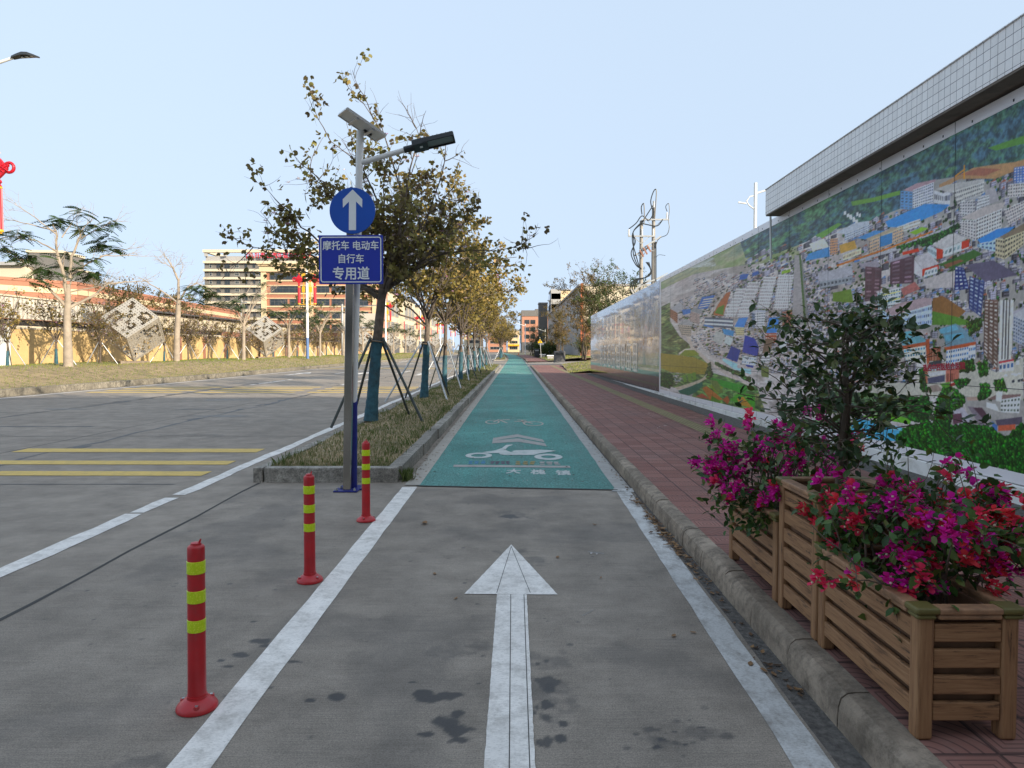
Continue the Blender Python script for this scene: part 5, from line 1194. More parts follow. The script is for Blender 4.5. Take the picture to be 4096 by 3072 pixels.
def paint_city():
    c = Canvas(); c.p[:] = hexc('a8a4a0'); rr = random.Random(4)
    for line in DATA.strip().split('\n'):
        tk = line.split(' '); op = tk[0]; k = 6 if op == 'F' else 2
        q = c.px([tuple(map(float, t.split(','))) for t in tk[k:]])
        if op == 'P': c.fill(q, hexc(tk[1]), .10)
        elif op == 'F':                               # a facade: TL, TR, BR, BL with rows and columns of windows
            col, rows, cols, wc, ins = hexc(tk[1]), int(tk[2]), int(tk[3]), hexc(tk[4]), float(tk[5]); c.fill(q, col, .08)
            if len(q) != 4 or rows == 0: continue
            A, B_, C_, D_ = q
            pt = lambda u, v: lerp(lerp(A, B_, u), lerp(D_, C_, u), v)
            for i in range(rows):
                for j in range(cols):
                    u0, u1, v0, v1 = (j + ins * .7) / cols, (j + 1 - ins * .7) / cols, (i + ins) / rows, (i + 1 - ins) / rows; w = wc * rr.uniform(.7, 1.35)
                    c.fill([pt(u0, v0), pt(u1, v0), pt(u1, v1), pt(u0, v1)], w)
                    if cols < 12: c.fill([pt(u0, v1), pt(u1, v1), pt(u1, v1 + .06 / rows), pt(u0, v1 + .06 / rows)], np.minimum(1, col * 1.12))
            c.fill([A, B_, pt(1, .03), pt(0, .03)], np.minimum(1, col * 1.15)); c.fill([A, D_, pt(.015, 1), pt(.015, 0)], col * .7)
        elif op in 'NH':
            km = c.mask(q)
            if km is None: continue
            sl, m = km; h, w = m.shape; n = c.vnoise(h, w, 90, 60, 5); n2 = c.vnoise(h, w, 9, 9, 3); cs = [hexc(x) for x in tk[1].split(',')]
            n = np.clip((n - .5) * 3.2 + .5, 0, .999); idx = n * (len(cs) - 1); i0 = idx.astype(int); f = (idx - i0)[..., None]; cc = np.array(cs)
            img = cc[i0] * (1 - f) + cc[np.minimum(i0 + 1, len(cs) - 1)] * f; img = (img.mean(-1, keepdims=True) * .45 + img * .55) * 1.12 * (.68 + .55 * np.clip((n2[..., None] - .5) * 2.6 + .5, 0, 1)) if op == 'H' else img * (.9 + .2 * n2[..., None])
            v = c.p[sl]; v[m] = img[m]
        elif op in 'VTUt':
            km = c.mask(q)
            if km is None: continue
            sl, m = km; ys, xs = np.nonzero(m); base = hexc(tk[1]) * (np.array([.80, .78, .80]) if op in 'Tt' else np.array([.88, .9, .98])); area = len(ys)
            if area == 0: continue
            k_s = 2.1 if op == 'U' else 1.0
            if op == 'T': c.fill(q, base * .55, .2)
            if op in 'UV':                            # blocks of buildings in rows, with streets left between them
                px_, py_ = (21, 19) if op == 'U' else (10, 11); P = []; H_, W_ = m.shape; jx = 3 if op == 'U' else 1.6
                for b_ in range(int(H_ / py_) + 1):
                    for a_ in range(int(W_ / px_) + 8):
                        if a_ % 7 == 0 or b_ % 6 == 0 or rr.random() < .12: continue
                        xx = int(a_ * px_ - b_ * px_ * .35 + rr.uniform(-jx, jx)); yy = int(b_ * py_ + a_ * py_ * .18 + rr.uniform(-jx, jx)) % H_
                        if 0 <= xx < W_ and m[yy, xx]: P.append((yy + sl[0].start, xx + sl[1].start))
                P.sort(reverse=True)
            else:
                cnt = int(min(5200, area / {'T': 26, 't': 420}[op])); pick = c.r.integers(0, area, cnt); P = sorted([(ys[i] + sl[0].start, xs[i] + sl[1].start) for i in pick], reverse=True)
            for (y, x) in P:
                if op in 'Tt':
                    R_ = rr.uniform(3.5, 8) * (1.25 if y < 180 else .8); g = rr.uniform(.6, 1.3); cb = np.clip(base * g * np.array([rr.uniform(.75, 1.35), 1, rr.uniform(.7, 1.1)]), 0, 1)
                    for k_, (f_, o_) in enumerate(((1, .55), (.8, .85), (.5, 1.15), (.25, 1.4))):
                        n = 7; a0 = rr.random() * 6; c.fill([(x - (1 - f_) * R_ * .4 + R_ * f_ * math.cos(a0 + 6.283 * i / n) * rr.uniform(.75, 1.1), y + (1 - f_) * R_ * .6 + R_ * f_ * math.sin(a0 + 6.283 * i / n) * rr.uniform(.75, 1.1)) for i in range(n)], np.clip(cb * o_, 0, 1))
                else:
                    w_, h_ = rr.uniform(4, 9) * k_s, rr.uniform(5, 13) * k_s * .8; g = rr.choice((1.12, 1.08, 1.0, .9, .62)); cb = np.clip(base * g, 0, 1)
                    c.fill([(x, y), (x + w_, y), (x + w_, y + h_), (x, y + h_)], cb); c.fill([(x - w_ * .4, y), (x, y), (x, y + h_), (x - w_ * .4, y + h_ * .9)], cb * .55)
                    for i in range(int(h_ / 3)) if k_s < 2 else (): c.fill([(x + .8, y + 1 + 3 * i), (x + w_ - .8, y + 1 + 3 * i), (x + w_ - .8, y + 2.3 + 3 * i), (x + .8, y + 2.3 + 3 * i)], cb * .5)
                    if k_s > 2:
                        nx_, ny_ = max(2, int(w_ / 4)), max(2, int(h_ / 5)); wc_ = cb * rr.uniform(.3, .6)
                        for a_ in range(nx_):
                            for b_ in range(ny_): c.fill([(x + w_ * (a_ + .25) / nx_, y + h_ * (b_ + .25) / ny_), (x + w_ * (a_ + .8) / nx_, y + h_ * (b_ + .25) / ny_), (x + w_ * (a_ + .8) / nx_, y + h_ * (b_ + .75) / ny_), (x + w_ * (a_ + .25) / nx_, y + h_ * (b_ + .75) / ny_)], wc_)
                    rc = [hexc('b8b4b8'), hexc('5f88b4'), hexc('a86a54'), hexc('c8c4c0')][rr.randrange(4)]; c.fill([(x - w_ * .4, y + h_ * .9), (x, y + h_), (x + w_, y + h_), (x + w_ * .7, y + h_ + 3 * k_s)], rc)
    g = c.vnoise(c.h, c.w, 5, 5, 2)[..., None]; big = c.vnoise(c.h, c.w, 160, 120, 3)[..., None]; p = c.p * (.90 + .20 * g) * (.90 + .22 * big); m_ = p.mean(-1, keepdims=True)
    return np.clip(m_ + (p - m_) * 1.1, 0, 1) ** 1.12
def lin(a): return np.where(a <= .04045, a / 12.92, ((a + .055) / 1.055) ** 2.4)
def paint_sky_town():                                # blue waterfront print of the far panel, with reflected pale buildings painted in
    w, h = 300, 300; c = Canvas(); c.p = np.zeros((h, w, 3), np.float32); c.w, c.h = w, h; t = np.linspace(0, 1, h)[:, None, None] * np.ones((1, w, 1))
    n1 = c.vnoise(h, w, 14, 90, 4)[..., None]; n2 = c.vnoise(h, w, 60, 40, 4)[..., None]; n3 = c.vnoise(h, w, 7, 30, 3)[..., None]
    img = hexc('5e8fc8') * (t > .72) + hexc('8ea6c0') * ((t <= .72) & (t > .5)) + hexc('9aa0a4') * ((t <= .5) & (t > .3)) + hexc('7f9684') * ((t <= .3) & (t > .2)) + hexc('3f8a8a') * (t <= .2)
    img = np.where((t < .84) & (t > .34 + .1 * n2) & (n1 > .52 - .25 * (.84 - t)), hexc('c2c6d2') * (.55 + .8 * n3), img); img = np.where((t < .16 + .05 * (n1 - .5)), hexc('2c2826') * (.8 + .4 * n2), img)
    img = np.where((t < .5) & (t > .22) & (n3 > .62), hexc('8a6a4c'), img); return np.clip(img * (.85 + .3 * n2), 0, 1)
def grid_picture(name, img, svals, tvals, sampler, parent, m, x, gain):
    """a flat printed sheet: one small face per spot of colour"""
    ns, n_t = len(svals), len(tvals); Sg, Tg = np.meshgrid(svals, tvals); Y = WX / Sg
    bot = .40 - .0075 * Y + .105; top = 4.09 - .0108 * Y - .125; Z = bot + (top - bot) * Tg
    V = np.stack([np.full_like(Y, x), Y, Z], -1).reshape(-1, 3); i = np.arange(ns * n_t).reshape(n_t, ns)
    F = np.stack([i[:-1, :-1], i[1:, :-1], i[1:, 1:], i[:-1, 1:]], -1).reshape(-1, 4)
    me = bpy.data.meshes.new(name); me.vertices.add(len(V)); me.vertices.foreach_set('co', V.ravel()); me.loops.add(F.size); me.loops.foreach_set('vertex_index', F.ravel())
    me.polygons.add(len(F)); me.polygons.foreach_set('loop_start', np.arange(len(F)) * 4); me.update(calc_edges=True)
    col = np.clip(lin(sampler(img, Sg, Tg)) * gain, 0, .9); at = me.color_attributes.new('print', 'FLOAT_COLOR', 'POINT')
    at.data.foreach_set('color', np.concatenate([col.reshape(-1, 3), np.ones((ns * n_t, 1))], 1).ravel().astype(np.float32)); me.materials.append(m)
    return link(bpy.data.objects.new(name, me), parent)
def m_print(name, wav, rough, coat):
    q = NT(name); c = q.attr('print').outputs['Color']; v = q.mapped((1, 2.2, .55)); h = q.noise(.9, 3, .5, v); h2 = q.noise(5.0, 3, .55, q.mapped((1, 3.2, .35)))
    hh = q.math('ADD', q.math('MULTIPLY', h, .7), q.math('MULTIPLY', h2, .3)); q.bump(hh, 1.0, wav); q.set(c, rough, 0, .28 if coat < .5 else .5, coat); q.b.inputs['Coat Roughness'].default_value = .03; return q.m
M['print'] = m_print('glossy_printed_sheet', .012, .38, .06); M['print_far'] = m_print('wavy_glossy_printed_sheet', .05, .12, .8)
M['frame_white'] = plain('lavender_white_border', (.86, .84, .87), .3, var=.04)
M['wall_white'] = mat('whitewashed_plinth', (.80, .79, .76), .85, .06, 2, dirt=.75, dirtcol=(.20, .16, .08), dscale=1.6)
wall = thing('mural_wall', 'long wall carrying a glossy aerial city mural beside the red pavement', 'wall')
mb = MB()
def wallbox(mb, x0, x1, y0, y1, f0, f1, mi=0):
    P = [(x0, y0, f0(y0)), (x1, y0, f0(y0)), (x1, y1, f0(y1)), (x0, y1, f0(y1)), (x0, y0, f1(y0)), (x1, y0, f1(y0)), (x1, y1, f1(y1)), (x0, y1, f1(y1))]
    b = len(mb.v); mb.v += P
    for f in ((3, 2, 1, 0), (4, 5, 6, 7), (0, 1, 5, 4), (1, 2, 6, 5), (2, 3, 7, 6), (3, 0, 4, 7)): mb.f.append(tuple(b + i for i in f)); mb.m.append(mi); mb.a.append(0.0)
wallbox(mb, WX + .03, WX + .26, -6, 42.4, lambda y: 0, lambda y: wtop(y) - .02); mb.build('backing_wall', M['wall_white'], wall)
mb = MB(); y = -6.0
while y < 42.3:
    e = min(y + 8.15, 42.4); wallbox(mb, WX - .035, WX + .028, y + .012, e - .012, lambda y: 0, lambda y: wbot(y) - .012); y = e
mb.build('plinth', M['wall_white'], wall, bevel=.008)
# the framed mural: border strips, then the print
mb = MB(); YF = 22.62
wallbox(mb, WX - .006, WX + .028, -6, YF, lambda y: wtop(y) - .125, lambda y: wtop(y)); wallbox(mb, WX - .006, WX + .028, -6, YF, lambda y: wbot(y), lambda y: wbot(y) + .105); wallbox(mb, WX - .006, WX + .028, YF - .16, YF, lambda y: wbot(y) + .1055, lambda y: wtop(y) - .1255)
for k in range(14):
    yj = 3.1 + 1.5 * k; wallbox(mb, WX - .0075, WX - .0065, yj, yj + .008, lambda y: wtop(y) - .124, lambda y: wtop(y) - .002, 1); wallbox(mb, WX - .0075, WX - .0065, yj, yj + .008, lambda y: wbot(y) + .002, lambda y: wbot(y) + .104, 1)
for k in range(40): yj = 3.4 + .48 * k + .1 * math.sin(k * 5); wallbox(mb, WX - .009, WX - .0064, yj, yj + .018, lambda y: wtop(y) - .10, lambda y: wtop(y) - .075, 2)
mb.build('border', [M['frame_white'], plain('panel_seam', (.10, .10, .11), .6), M['black_metal']], wall)
IMG = paint_city()
def samp(img, Sg, Tg):
    x = np.clip(((Sg - S0) / DS).astype(int), 0, img.shape[1] - 2); y = np.clip((Tg * (img.shape[0] - 1)).astype(int), 0, img.shape[0] - 2)
    return (img[y, x] + img[y + 1, x] + img[y, x + 1] + img[y + 1, x + 1]) / 4
sv = np.concatenate([np.arange(.2093, .74, .00085), np.arange(.742, 1.29, .004)]); tv = np.linspace(0, 1, 421)
pr = grid_picture('mural_print', IMG, sv, tv, samp, wall, M['print'], WX, 1.36)
mb = MB()
for k in range(13): yj = 3.1 + 1.5 * k; wallbox(mb, WX - .0022, WX - .0012, yj, yj + .006, lambda y: wbot(y) + .107, lambda y: wtop(y) - .127)
wallbox(mb, WX - .0022, WX - .0012, -1, YF - .17, lambda y: wbot(y) + .107 + .21 * (wtop(y) - wbot(y)), lambda y: wbot(y) + .113 + .21 * (wtop(y) - wbot(y)))
mb.build('panel_seams', plain('print_seam', (.045, .05, .055), .6), pr)
text('sign_lettering', '珠西中西医结合医院', .084, plain('print_red', (.42, .02, .05), .5), pr, (WX - .0025, 7.735, 1.405), (R(90), R(-3.5), R(-90)), .003, .0004, 1.0)
# the far panel with a waterfront print and raised lettering plates
mb = MB(); wallbox(mb, WX - .002, WX + .028, YF + .005, 42.4, lambda y: wbot(y), lambda y: wtop(y) - .05)
mb.build('far_panel_board', M['frame_white'], wall)
def sampf(img, Sg, Tg):
    x = np.clip(((Sg - .1108) / (.2078 - .1108) * (img.shape[1] - 1)).astype(int), 0, img.shape[1] - 1); y = np.clip((Tg * (img.shape[0] - 1)).astype(int), 0, img.shape[0] - 1); return img[y, x]
bb = grid_picture('waterfront_print', paint_sky_town(), np.linspace(.1109, .2076, 260), np.linspace(-.025, 1.02, 261), sampf, wall, M['print_far'], WX - .006, .85)
M['plate'] = m_paint('mirror_letter_plate', (.85, .82, .78), (.55, .36, .22), .55); M['plate'].node_tree.nodes['Principled BSDF'].inputs['Roughness'].default_value = .1; M['plate'].node_tree.nodes['Principled BSDF'].inputs['Metallic'].default_value = .1
q = random.Random(14)
def glyph_plate(y, z, w, h):                         # one raised sign character, too worn and too oblique to read: a plate of joined strokes
    m1 = MB(); xs = [q.uniform(.1, .3), .5, q.uniform(.7, .9)]
    for u in xs: m1.box((WX - .012, y + (u - .5) * w, z + q.uniform(-.08, .05) * h), (.010, w * .13, h * q.uniform(.7, .95)))
    for k in range(4): v = -.42 + .28 * k + q.uniform(-.03, .03); m1.box((WX - .0115, y, z + v * h), (.009, w * q.uniform(.6, .95), h * .075))
    return m1
cha = MB()
for k in range(6):
    o = glyph_plate(38.9 - 1.46 * k, 2.64, 1.2, 1.1); o.build('raised_letter', M['plate'], wall, bevel=.01)
for k in range(8): o = glyph_plate(37.2 - 1.45 * k, 1.29, 1.2, 1.15); o.build('raised_letter', M['plate'], wall, bevel=.01)

# tiled canopy edge above the mural
def m_tiles():
    q = NT('white_square_tiles'); X, Y, Z = q.xyz(); zz = q.math('ADD', Z, q.math('MULTIPLY', Y, .0175))
    fy = q.math('FRACT', q.math('MULTIPLY', Y, 1 / .1)); fz = q.math('FRACT', q.math('MULTIPLY', q.math('SUBTRACT', zz, .012), 1 / .1))
    j = q.math('MAXIMUM', q.math('LESS_THAN', fy, .055), q.math('LESS_THAN', fz, .06))
    w = q.new('ShaderNodeTexWhiteNoise', noise_dimensions='2D'); cx = q.new('ShaderNodeCombineXYZ'); q.L(q.math('FLOOR', q.math('MULTIPLY', Y, 10)), cx.inputs[0]); q.L(q.math('FLOOR', q.math('MULTIPLY', q.math('SUBTRACT', zz, .012), 10)), cx.inputs[1]); q.L(cx.outputs[0], w.inputs['Vector'])
    c = q.ramp(w.outputs['Value'], [(0, (.83, .81, .79)), (.5, (.87, .85, .83)), (1, (.90, .88, .86))])
    c = q.mix(q.ramp(q.noise(1, 5, .7, q.mapped((1, 7, .7))), [(.5, 0), (.8, .4)]), c, (.50, .46, .40)); c = q.mix(j, c, (.13, .12, .13)); q.bump(q.math('SUBTRACT', 1.0, j), .4, .004)
    return q.set(c, .3, 0, .5)
M['tiles'] = m_tiles(); M['soffit'] = mat('dark_soffit', (.20, .17, .14), .95, .3, 3, dirt=.8, dirtcol=(.03, .027, .025), dscale=3)  # canopy underside is dark grey brown with darker blotches
t = thing('canopy_edge', 'long white tiled canopy edge jutting out above the mural wall', 'canopy')
def bz(y): return 4.185 - .0192 * y
mb = MB(); wallbox(mb, 4.45, 4.95, -7, 12.56, lambda y: bz(y) + .012, lambda y: bz(y) + .425 + .0017 * y); mb.build('tiled_face', M['tiles'], t)
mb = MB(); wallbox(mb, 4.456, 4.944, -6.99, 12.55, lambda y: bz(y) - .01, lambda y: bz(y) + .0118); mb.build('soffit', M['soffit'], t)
mb = MB(); wallbox(mb, 4.438, 4.96, -7.01, 12.57, lambda y: bz(y) + .4255 + .0017 * y, lambda y: bz(y) + .445 + .0017 * y); mb.build('coping', M['tiles'], t, bevel=.005)
# the tall block behind the camera whose shadow covers the near road
t = thing('office_block', 'large plain office block behind the viewer that shades the road', 'building', (28, -14, 0))
mb = MB(); mb.box((0, -10, 10.1), (84, 20, 20.2)); bw = mb.build('wall', mat('office_render', (.42, .40, .37), .8), t)
wmesh = MB(); wmesh.box((0, 0, 0), (2.2, .06, 1.6)); wmesh = wmesh.mesh('window', plain('dark_window_glass', (.03, .04, .05), .1))
for i in range(5):
    for j in range(20): link(bpy.data.objects.new('window', wmesh), t).location = (-40 + 4 * j, .02, 2.5 + 3.7 * i)
# ---------------------------------------------------------------- trees
M['orchid_leaf'] = leafmat('orchid_tree_leaf', [(0, (.07, .055, .018)), (.35, (.16, .13, .032)), (.6, (.28, .215, .052)), (.8, (.40, .28, .075)), (1, (.50, .33, .13))], .55, .4)  # sunlit gold is mixed into these leaf tones
M['orchid_leaf_dark'] = leafmat('shaded_orchid_tree_leaf', [(0, (.10, .07, .032)), (.4, (.185, .15, .05)), (.7, (.27, .25, .065)), (.93, (.37, .31, .09)), (1, (.45, .25, .11))], .55, .4)  # duller copy for the nearest tree, with its shade put into the tones
M['pod'] = leafmat('seed_pod', [(0, (.035, .030, .014)), (.4, (.10, .11, .025)), (.7, (.23, .24, .05)), (1, (.30, .21, .08))], .5, .2)
M['petal'] = leafmat('pale_pink_petal', [(0, (.75, .68, .70)), (.6, (.72, .56, .64)), (1, (.62, .25, .46))], .6, .4)
M['flame_leaf'] = leafmat('feathery_leaf', [(0, (.03, .06, .018)), (.6, (.065, .115, .03)), (1, (.17, .20, .045))], .6, .35)
M['bush_leaf'] = leafmat('bush_leaf', [(0, (.028, .055, .014)), (.5, (.06, .095, .022)), (1, (.14, .16, .04))], .55, .3)
M['brown_leaf'] = leafmat('autumn_leaf', [(0, (.07, .065, .018)), (.4, (.14, .11, .03)), (.75, (.24, .155, .05)), (1, (.33, .20, .08))], .6, .35)

def limb_path(r, A, B, bow=.25, n=9, wob=.05):
    A = Vector(A); B = Vector(B); d = B - A; L = d.length; up = Vector((0, 0, 1)); P = []
    off = Vector((r.gauss(0, 1), r.gauss(0, 1), 0)) * wob * L
    for i in range(n + 1):
        t = i / n; P.append(A + d * t + up * (bow * L * math.sin(math.pi * t) * .5) + off * math.sin(math.pi * t) + rv(r) * wob * .35 * L * (0 < i))
    return P
def orchid_tree(name, label, loc, seed, trunk, limbs, nleaf, npod, nflower, leafm, size=(.07, .105), side=(7, 1.1), tint=(0, 1), group=None, wrap_h=1.55, r0=.105, blossoms='blossoms', rz=0, podlen=(.14, .24), leafscale=1.0, droop=.55, podtint=(0, 1), reach=1.0):
    """trunk: points; limbs: (end point, radius, bare?) all relative to the base"""
    r = random.Random(seed); t = thing(name, label, 'tree', loc, rz, group); mb = MB(); k = len(trunk); limbs = [(Vector(trunk[-1]).lerp(Vector(e), reach), a_, b_) for e, a_, b_ in limbs]
    mb.tube(trunk, [r0 * (1.25 if i == 0 else 1 - .28 * i / (k - 1)) for i in range(k)], 10)
    tips = []; wt = []; F = Vector(trunk[-1])
    for (E_, rad, bare) in limbs:
        s0 = Vector(trunk[-1]) + Vector((0, 0, -r.uniform(0, .25))); P = limb_path(r, s0, E_, r.uniform(-.05, .32), 9, .06); mb.tube(P, taper(rad, .007, 10), 7); L = (Vector(E_) - s0).length
        for i in range(side[0]):
            j = r.randint(2, 9); d = (P[min(9, j + 1)] - P[j - 1]).normalized(); Q = wander(r, P[j], d * .6 + rv(r) * .9 + Vector((0, 0, .35)), side[1] * r.uniform(.45, 1.1) * (L / 3.2), 6, .2, .05); mb.tube(Q, taper(.011, .003, 7), 5, cap=False)
            if not bare: tips += Q[2:]; wt += [1] * 5
            for m_ in range(4):
                jj = r.randint(2, 6); T = wander(r, Q[jj], (Q[jj] - Q[jj - 1]) + rv(r) * .12, r.uniform(.25, .6) * (.7 if L < 2.5 else 1), 4, .3, .0); mb.tube(T, taper(.0045, .0018, 5), 4, cap=False)
                if not bare or r.random() < .12: tips += T[1:]
        if not bare: tips += P[6:]
    mb.build('trunk', [M['bark']], t, True)
    P = []; Dd = []; sz = []; ti = []
    cl = [r.choice(tips) for _ in range(max(1, nleaf // 5))]
    for i in range(nleaf):
        b = cl[i % len(cl)] + rv(r) * .115; d = rv(r) * .8 + Vector((b.x - F.x, b.y - F.y, 0)) * .15 + Vector((0, 0, -droop)); P.append(b); Dd.append(d); sz.append(r.uniform(*size) * leafscale); ti.append(tint[0] + (tint[1] - tint[0]) * min(1, max(0, r.gauss(.42, .25) + .12 * math.sin(cl[i % len(cl)].z * 3 + cl[i % len(cl)].x * 2))))
    leaf_mesh('crown', P, Dd, sz, ti, leafm, t, seed, 'lobed', .8)
    if npod:
        P = []; Dd = []; sz = []; ti = []
        for i in range(npod): b = r.choice(tips); P.append(b); Dd.append(Vector((r.gauss(0, .25), r.gauss(0, .25), -1))); sz.append(r.uniform(*podlen)); ti.append(podtint[0] + (podtint[1] - podtint[0]) * r.random())
        tag(leaf_mesh('seed_pods', P, Dd, sz, ti, M['pod'], t, seed + 5, 'pod', 1.0), kind='stuff')
    if nflower:
        P = []; Dd = []; sz = []; ti = []
        for i in range(nflower):
            b = r.choice(tips) + rv(r) * .05; a = r.random() * 6; c = r.random() ** 1.6
            for j in range(5): th_ = a + j * 1.257; P.append(b); Dd.append(Vector((math.cos(th_), math.sin(th_) * .6, .45 + math.sin(th_) * .5))); sz.append(r.uniform(.05, .075) * leafscale); ti.append(c + r.gauss(0, .1))
        tag(leaf_mesh(blossoms, P, Dd, sz, ti, M['petal'], t, seed + 9, 'oval', .5), kind='stuff')
    if wrap_h:
        mb = MB(); n = 26; H = []; A = Vector(trunk[0])
        def at(z):
            for a_, b_ in zip(trunk, trunk[1:]):
                if a_[2] <= z <= b_[2]: f = (z - a_[2]) / (b_[2] - a_[2]); return Vector(a_).lerp(Vector(b_), f)
            return Vector(trunk[-1])
        zs = [.02 + (wrap_h - .02) * i / n for i in range(n + 1)]; rad = [r0 * (1.25 - .3 * min(1, z / .5) - .12 * z / 2.6) + .006 + .006 * (i % 3 == 0) + r.uniform(0, .004) for i, z in enumerate(zs)]
        mb.tube([at(z) for z in zs], rad, 14); mb.build('trunk_wrap', M['wrap'], t, True)
    return t
def stakes(label, loc, top, feet, m, group, straps=True, rz=0.0, rad=.027, topr=.13):
    """loc: tie point on the ground under the trunk, top: tie height, feet: offsets"""
    t = thing('tree_stakes', label, 'tree support', loc, rz, group)
    for i, f in enumerate(feet):
        a = math.atan2(f[1], f[0]); mb = MB(); mb.tube([(f[0], f[1], -.06), (math.cos(a) * topr, math.sin(a) * topr, top + .04)], rad, 8); mb.build('pole', m[i % len(m)], t, True)
    mb = MB(); mb.tube([(math.cos(6.283 * i / 12) * topr * .95, math.sin(6.283 * i / 12) * topr * .95, top - .03 + .01 * math.sin(i)) for i in range(13)], .016, 6); 
    if straps: mb.build('strap', M['strap'], t, True)
    return t
GM = 'young trees planted in the grass median'; GS = 'staking poles around the median trees'
# tree 1, nearest, the big one behind the sign
T1 = (-2.80, 14.0, .17)
L1 = [((-2.30, -.4, 3.15), .032, 0), ((-2.55, .3, 4.10), .034, 0), ((-1.75, -.6, 4.4), .034, 0), ((-1.55, .5, 5.45), .036, 0), ((-.85, -.2, 6.1), .034, 0), ((-.35, .1, 5.7), .030, 0), ((-.08, .0, 7.05), .028, 0), ((.45, -.5, 5.2), .034, 0), ((.9, -.4, 4.6), .03, 0), ((1.5, .5, 4.0), .03, 0), ((1.3, -.9, 3.7), .03, 0), ((.8, 1.0, 5.6), .028, 0),
      ((1.05, .3, 6.6), .026, 1), ((1.75, -.1, 6.05), .024, 1), ((1.3, .6, 5.2), .034, 0), ((2.0, -.2, 5.0), .030, 1), ((1.9, .4, 4.4), .034, 0), ((2.45, .0, 4.25), .030, 0), ((3.35, -.3, 3.55), .03, 0), ((2.6, .7, 3.6), .026, 0), ((.6, -1.2, 4.3), .03, 0), ((-.6, 1.4, 4.6), .03, 0), ((.4, 1.5, 4.7), .03, 0), ((-.9, -1.1, 4.9), .03, 0), ((-2.75, -.1, 3.6), .026, 0)]
orchid_tree('orchid_tree', 'nearest median tree, tall and leaning, its wide thin crown behind the signs', T1, 7, [(0, 0, -.1), (.05, .02, .6), (.12, .02, 1.4), (.2, .0, 2.1), (.26, 0, 2.62)], L1, 3900, 200, 85, M['orchid_leaf_dark'], (.065, .10), (8, .8), (0, .95), GM, 1.62, .112, podtint=(0, .55), reach=.82)
stakes('dark green poles propping the nearest leaning median tree', (-2.66, 14.0, .17), 1.62, ((-.78, -.55), (.98, -.35), (.5, 1.1), (-.7, .9)), [M['darkpipe']], GS)
def auto_limbs(seed, n=11, H=5.9, rx=2.0, ry=2.0, z0=2.1, low=3.4):
    r = random.Random(seed); L = []
    for i in range(n):
        a = 2.39996 * i + r.uniform(-.3, .3); f = (i + .5) / n; z = low + (H - low) * (1 - f) ** .8 * r.uniform(.85, 1.05); w = (.35 + .75 * f) * r.uniform(.75, 1.1)
        L.append(((rx * w * math.cos(a), ry * w * math.sin(a), z), r.uniform(.022, .034), r.random() < .12))
    return L
tk = lambda dx, h: [(0, 0, -.1), (dx * .3, .0, h * .3), (dx * .65, .02, h * .62), (dx, 0, h)]
A2 = orchid_tree('orchid_tree', 'second median tree from the sign, olive leaved, with teal wrapped trunk', (-2.56, 20.6, .18), 12, tk(.12, 2.3), auto_limbs(3, 15, 6.5, 2.7, 2.4), 3400, 230, 60, M['orchid_leaf'], (.075, .11), (7, 1.0), (0, 1), GM, 1.6, .10, podlen=(.16, .3), podtint=(.2, 1))
A3 = orchid_tree('orchid_tree', 'third median tree, bare lower limbs and golden brown leaves', (-2.52, 26.4, .18), 13, tk(.06, 2.5), auto_limbs(8, 14, 6.0, 2.5, 2.2), 3000, 260, 60, M['orchid_leaf'], (.08, .115), (7, 1.0), (.25, 1), GM, 1.2, .085, podlen=(.18, .32), podtint=(.4, 1))
A4 = orchid_tree('orchid_tree', 'fourth median tree, dense yellowing crown hung with long pods', (-2.36, 32.5, .18), 14, tk(.05, 2.2), auto_limbs(21, 15, 5.8, 2.4, 2.2), 3200, 380, 60, M['orchid_leaf'], (.085, .125), (7, .95), (.3, 1), GM, 1.3, .085, podlen=(.2, .36), podtint=(.45, 1))
med = [(-2.40, 38.6, 'fifth median tree of the row, half hidden by the fourth'), (-2.36, 44.6, 'sixth median tree, just before its row grows crowded'), (-2.33, 50.6, 'seventh median tree, lit by the sun past the wall'), (-2.30, 56.4, 'eighth median tree, second before the gap in the median'), (-2.27, 62.5, 'ninth median tree, last one before the gap in the median'),
       (-2.2, 103, 'first median tree beyond the gap'), (-2.2, 110, 'second median tree beyond the gap'), (-2.22, 118, 'third median tree beyond the gap, small with distance'), (-2.3, 127, 'fourth median tree beyond the gap, small with distance'), (-2.5, 137, 'fifth median tree beyond the gap, small with distance'), (-2.8, 150, 'sixth median tree beyond the gap, farthest of the row')]
r = random.Random(77)
for i, (x, y, lb) in enumerate(med):
    c = copy_tree((A3, A4, A2)[i % 3]); c.location = (x + (D(y) if y > 95 else 0), y, .18); c.rotation_euler = (0, 0, r.uniform(0, 6.28)); s_ = r.uniform(.88, 1.04); c.scale = (s_, s_, s_); c['label'] = lb
for x, y, hh in ((-2.05, 21.3, 'second'), (-1.9, 19.8, 'second')): pass
sl_ = [('grey pipes propping the second median tree', -2.5, 20.6, 1.6), ('grey pipes propping the third median tree', -2.48, 26.4, 1.5), ('grey pipes propping the fourth median tree', -2.33, 32.5, 1.5), ('grey pipes propping the fifth median tree', -2.38, 38.6, 1.5), ('grey pipes propping the sixth median tree', -2.34, 44.6, 1.5), ('grey pipes propping the seventh median tree', -2.31, 50.6, 1.5), ('grey pipes propping the eighth median tree', -2.28, 56.4, 1.5), ('grey pipes propping the ninth median tree, last before the gap', -2.25, 62.5, 1.5), ('grey pipes propping the first median tree past the gap', -2.15 + D(103), 103, 1.5), ('grey pipes propping the second median tree past the gap', -2.15 + D(110), 110, 1.5)]
s0 = None
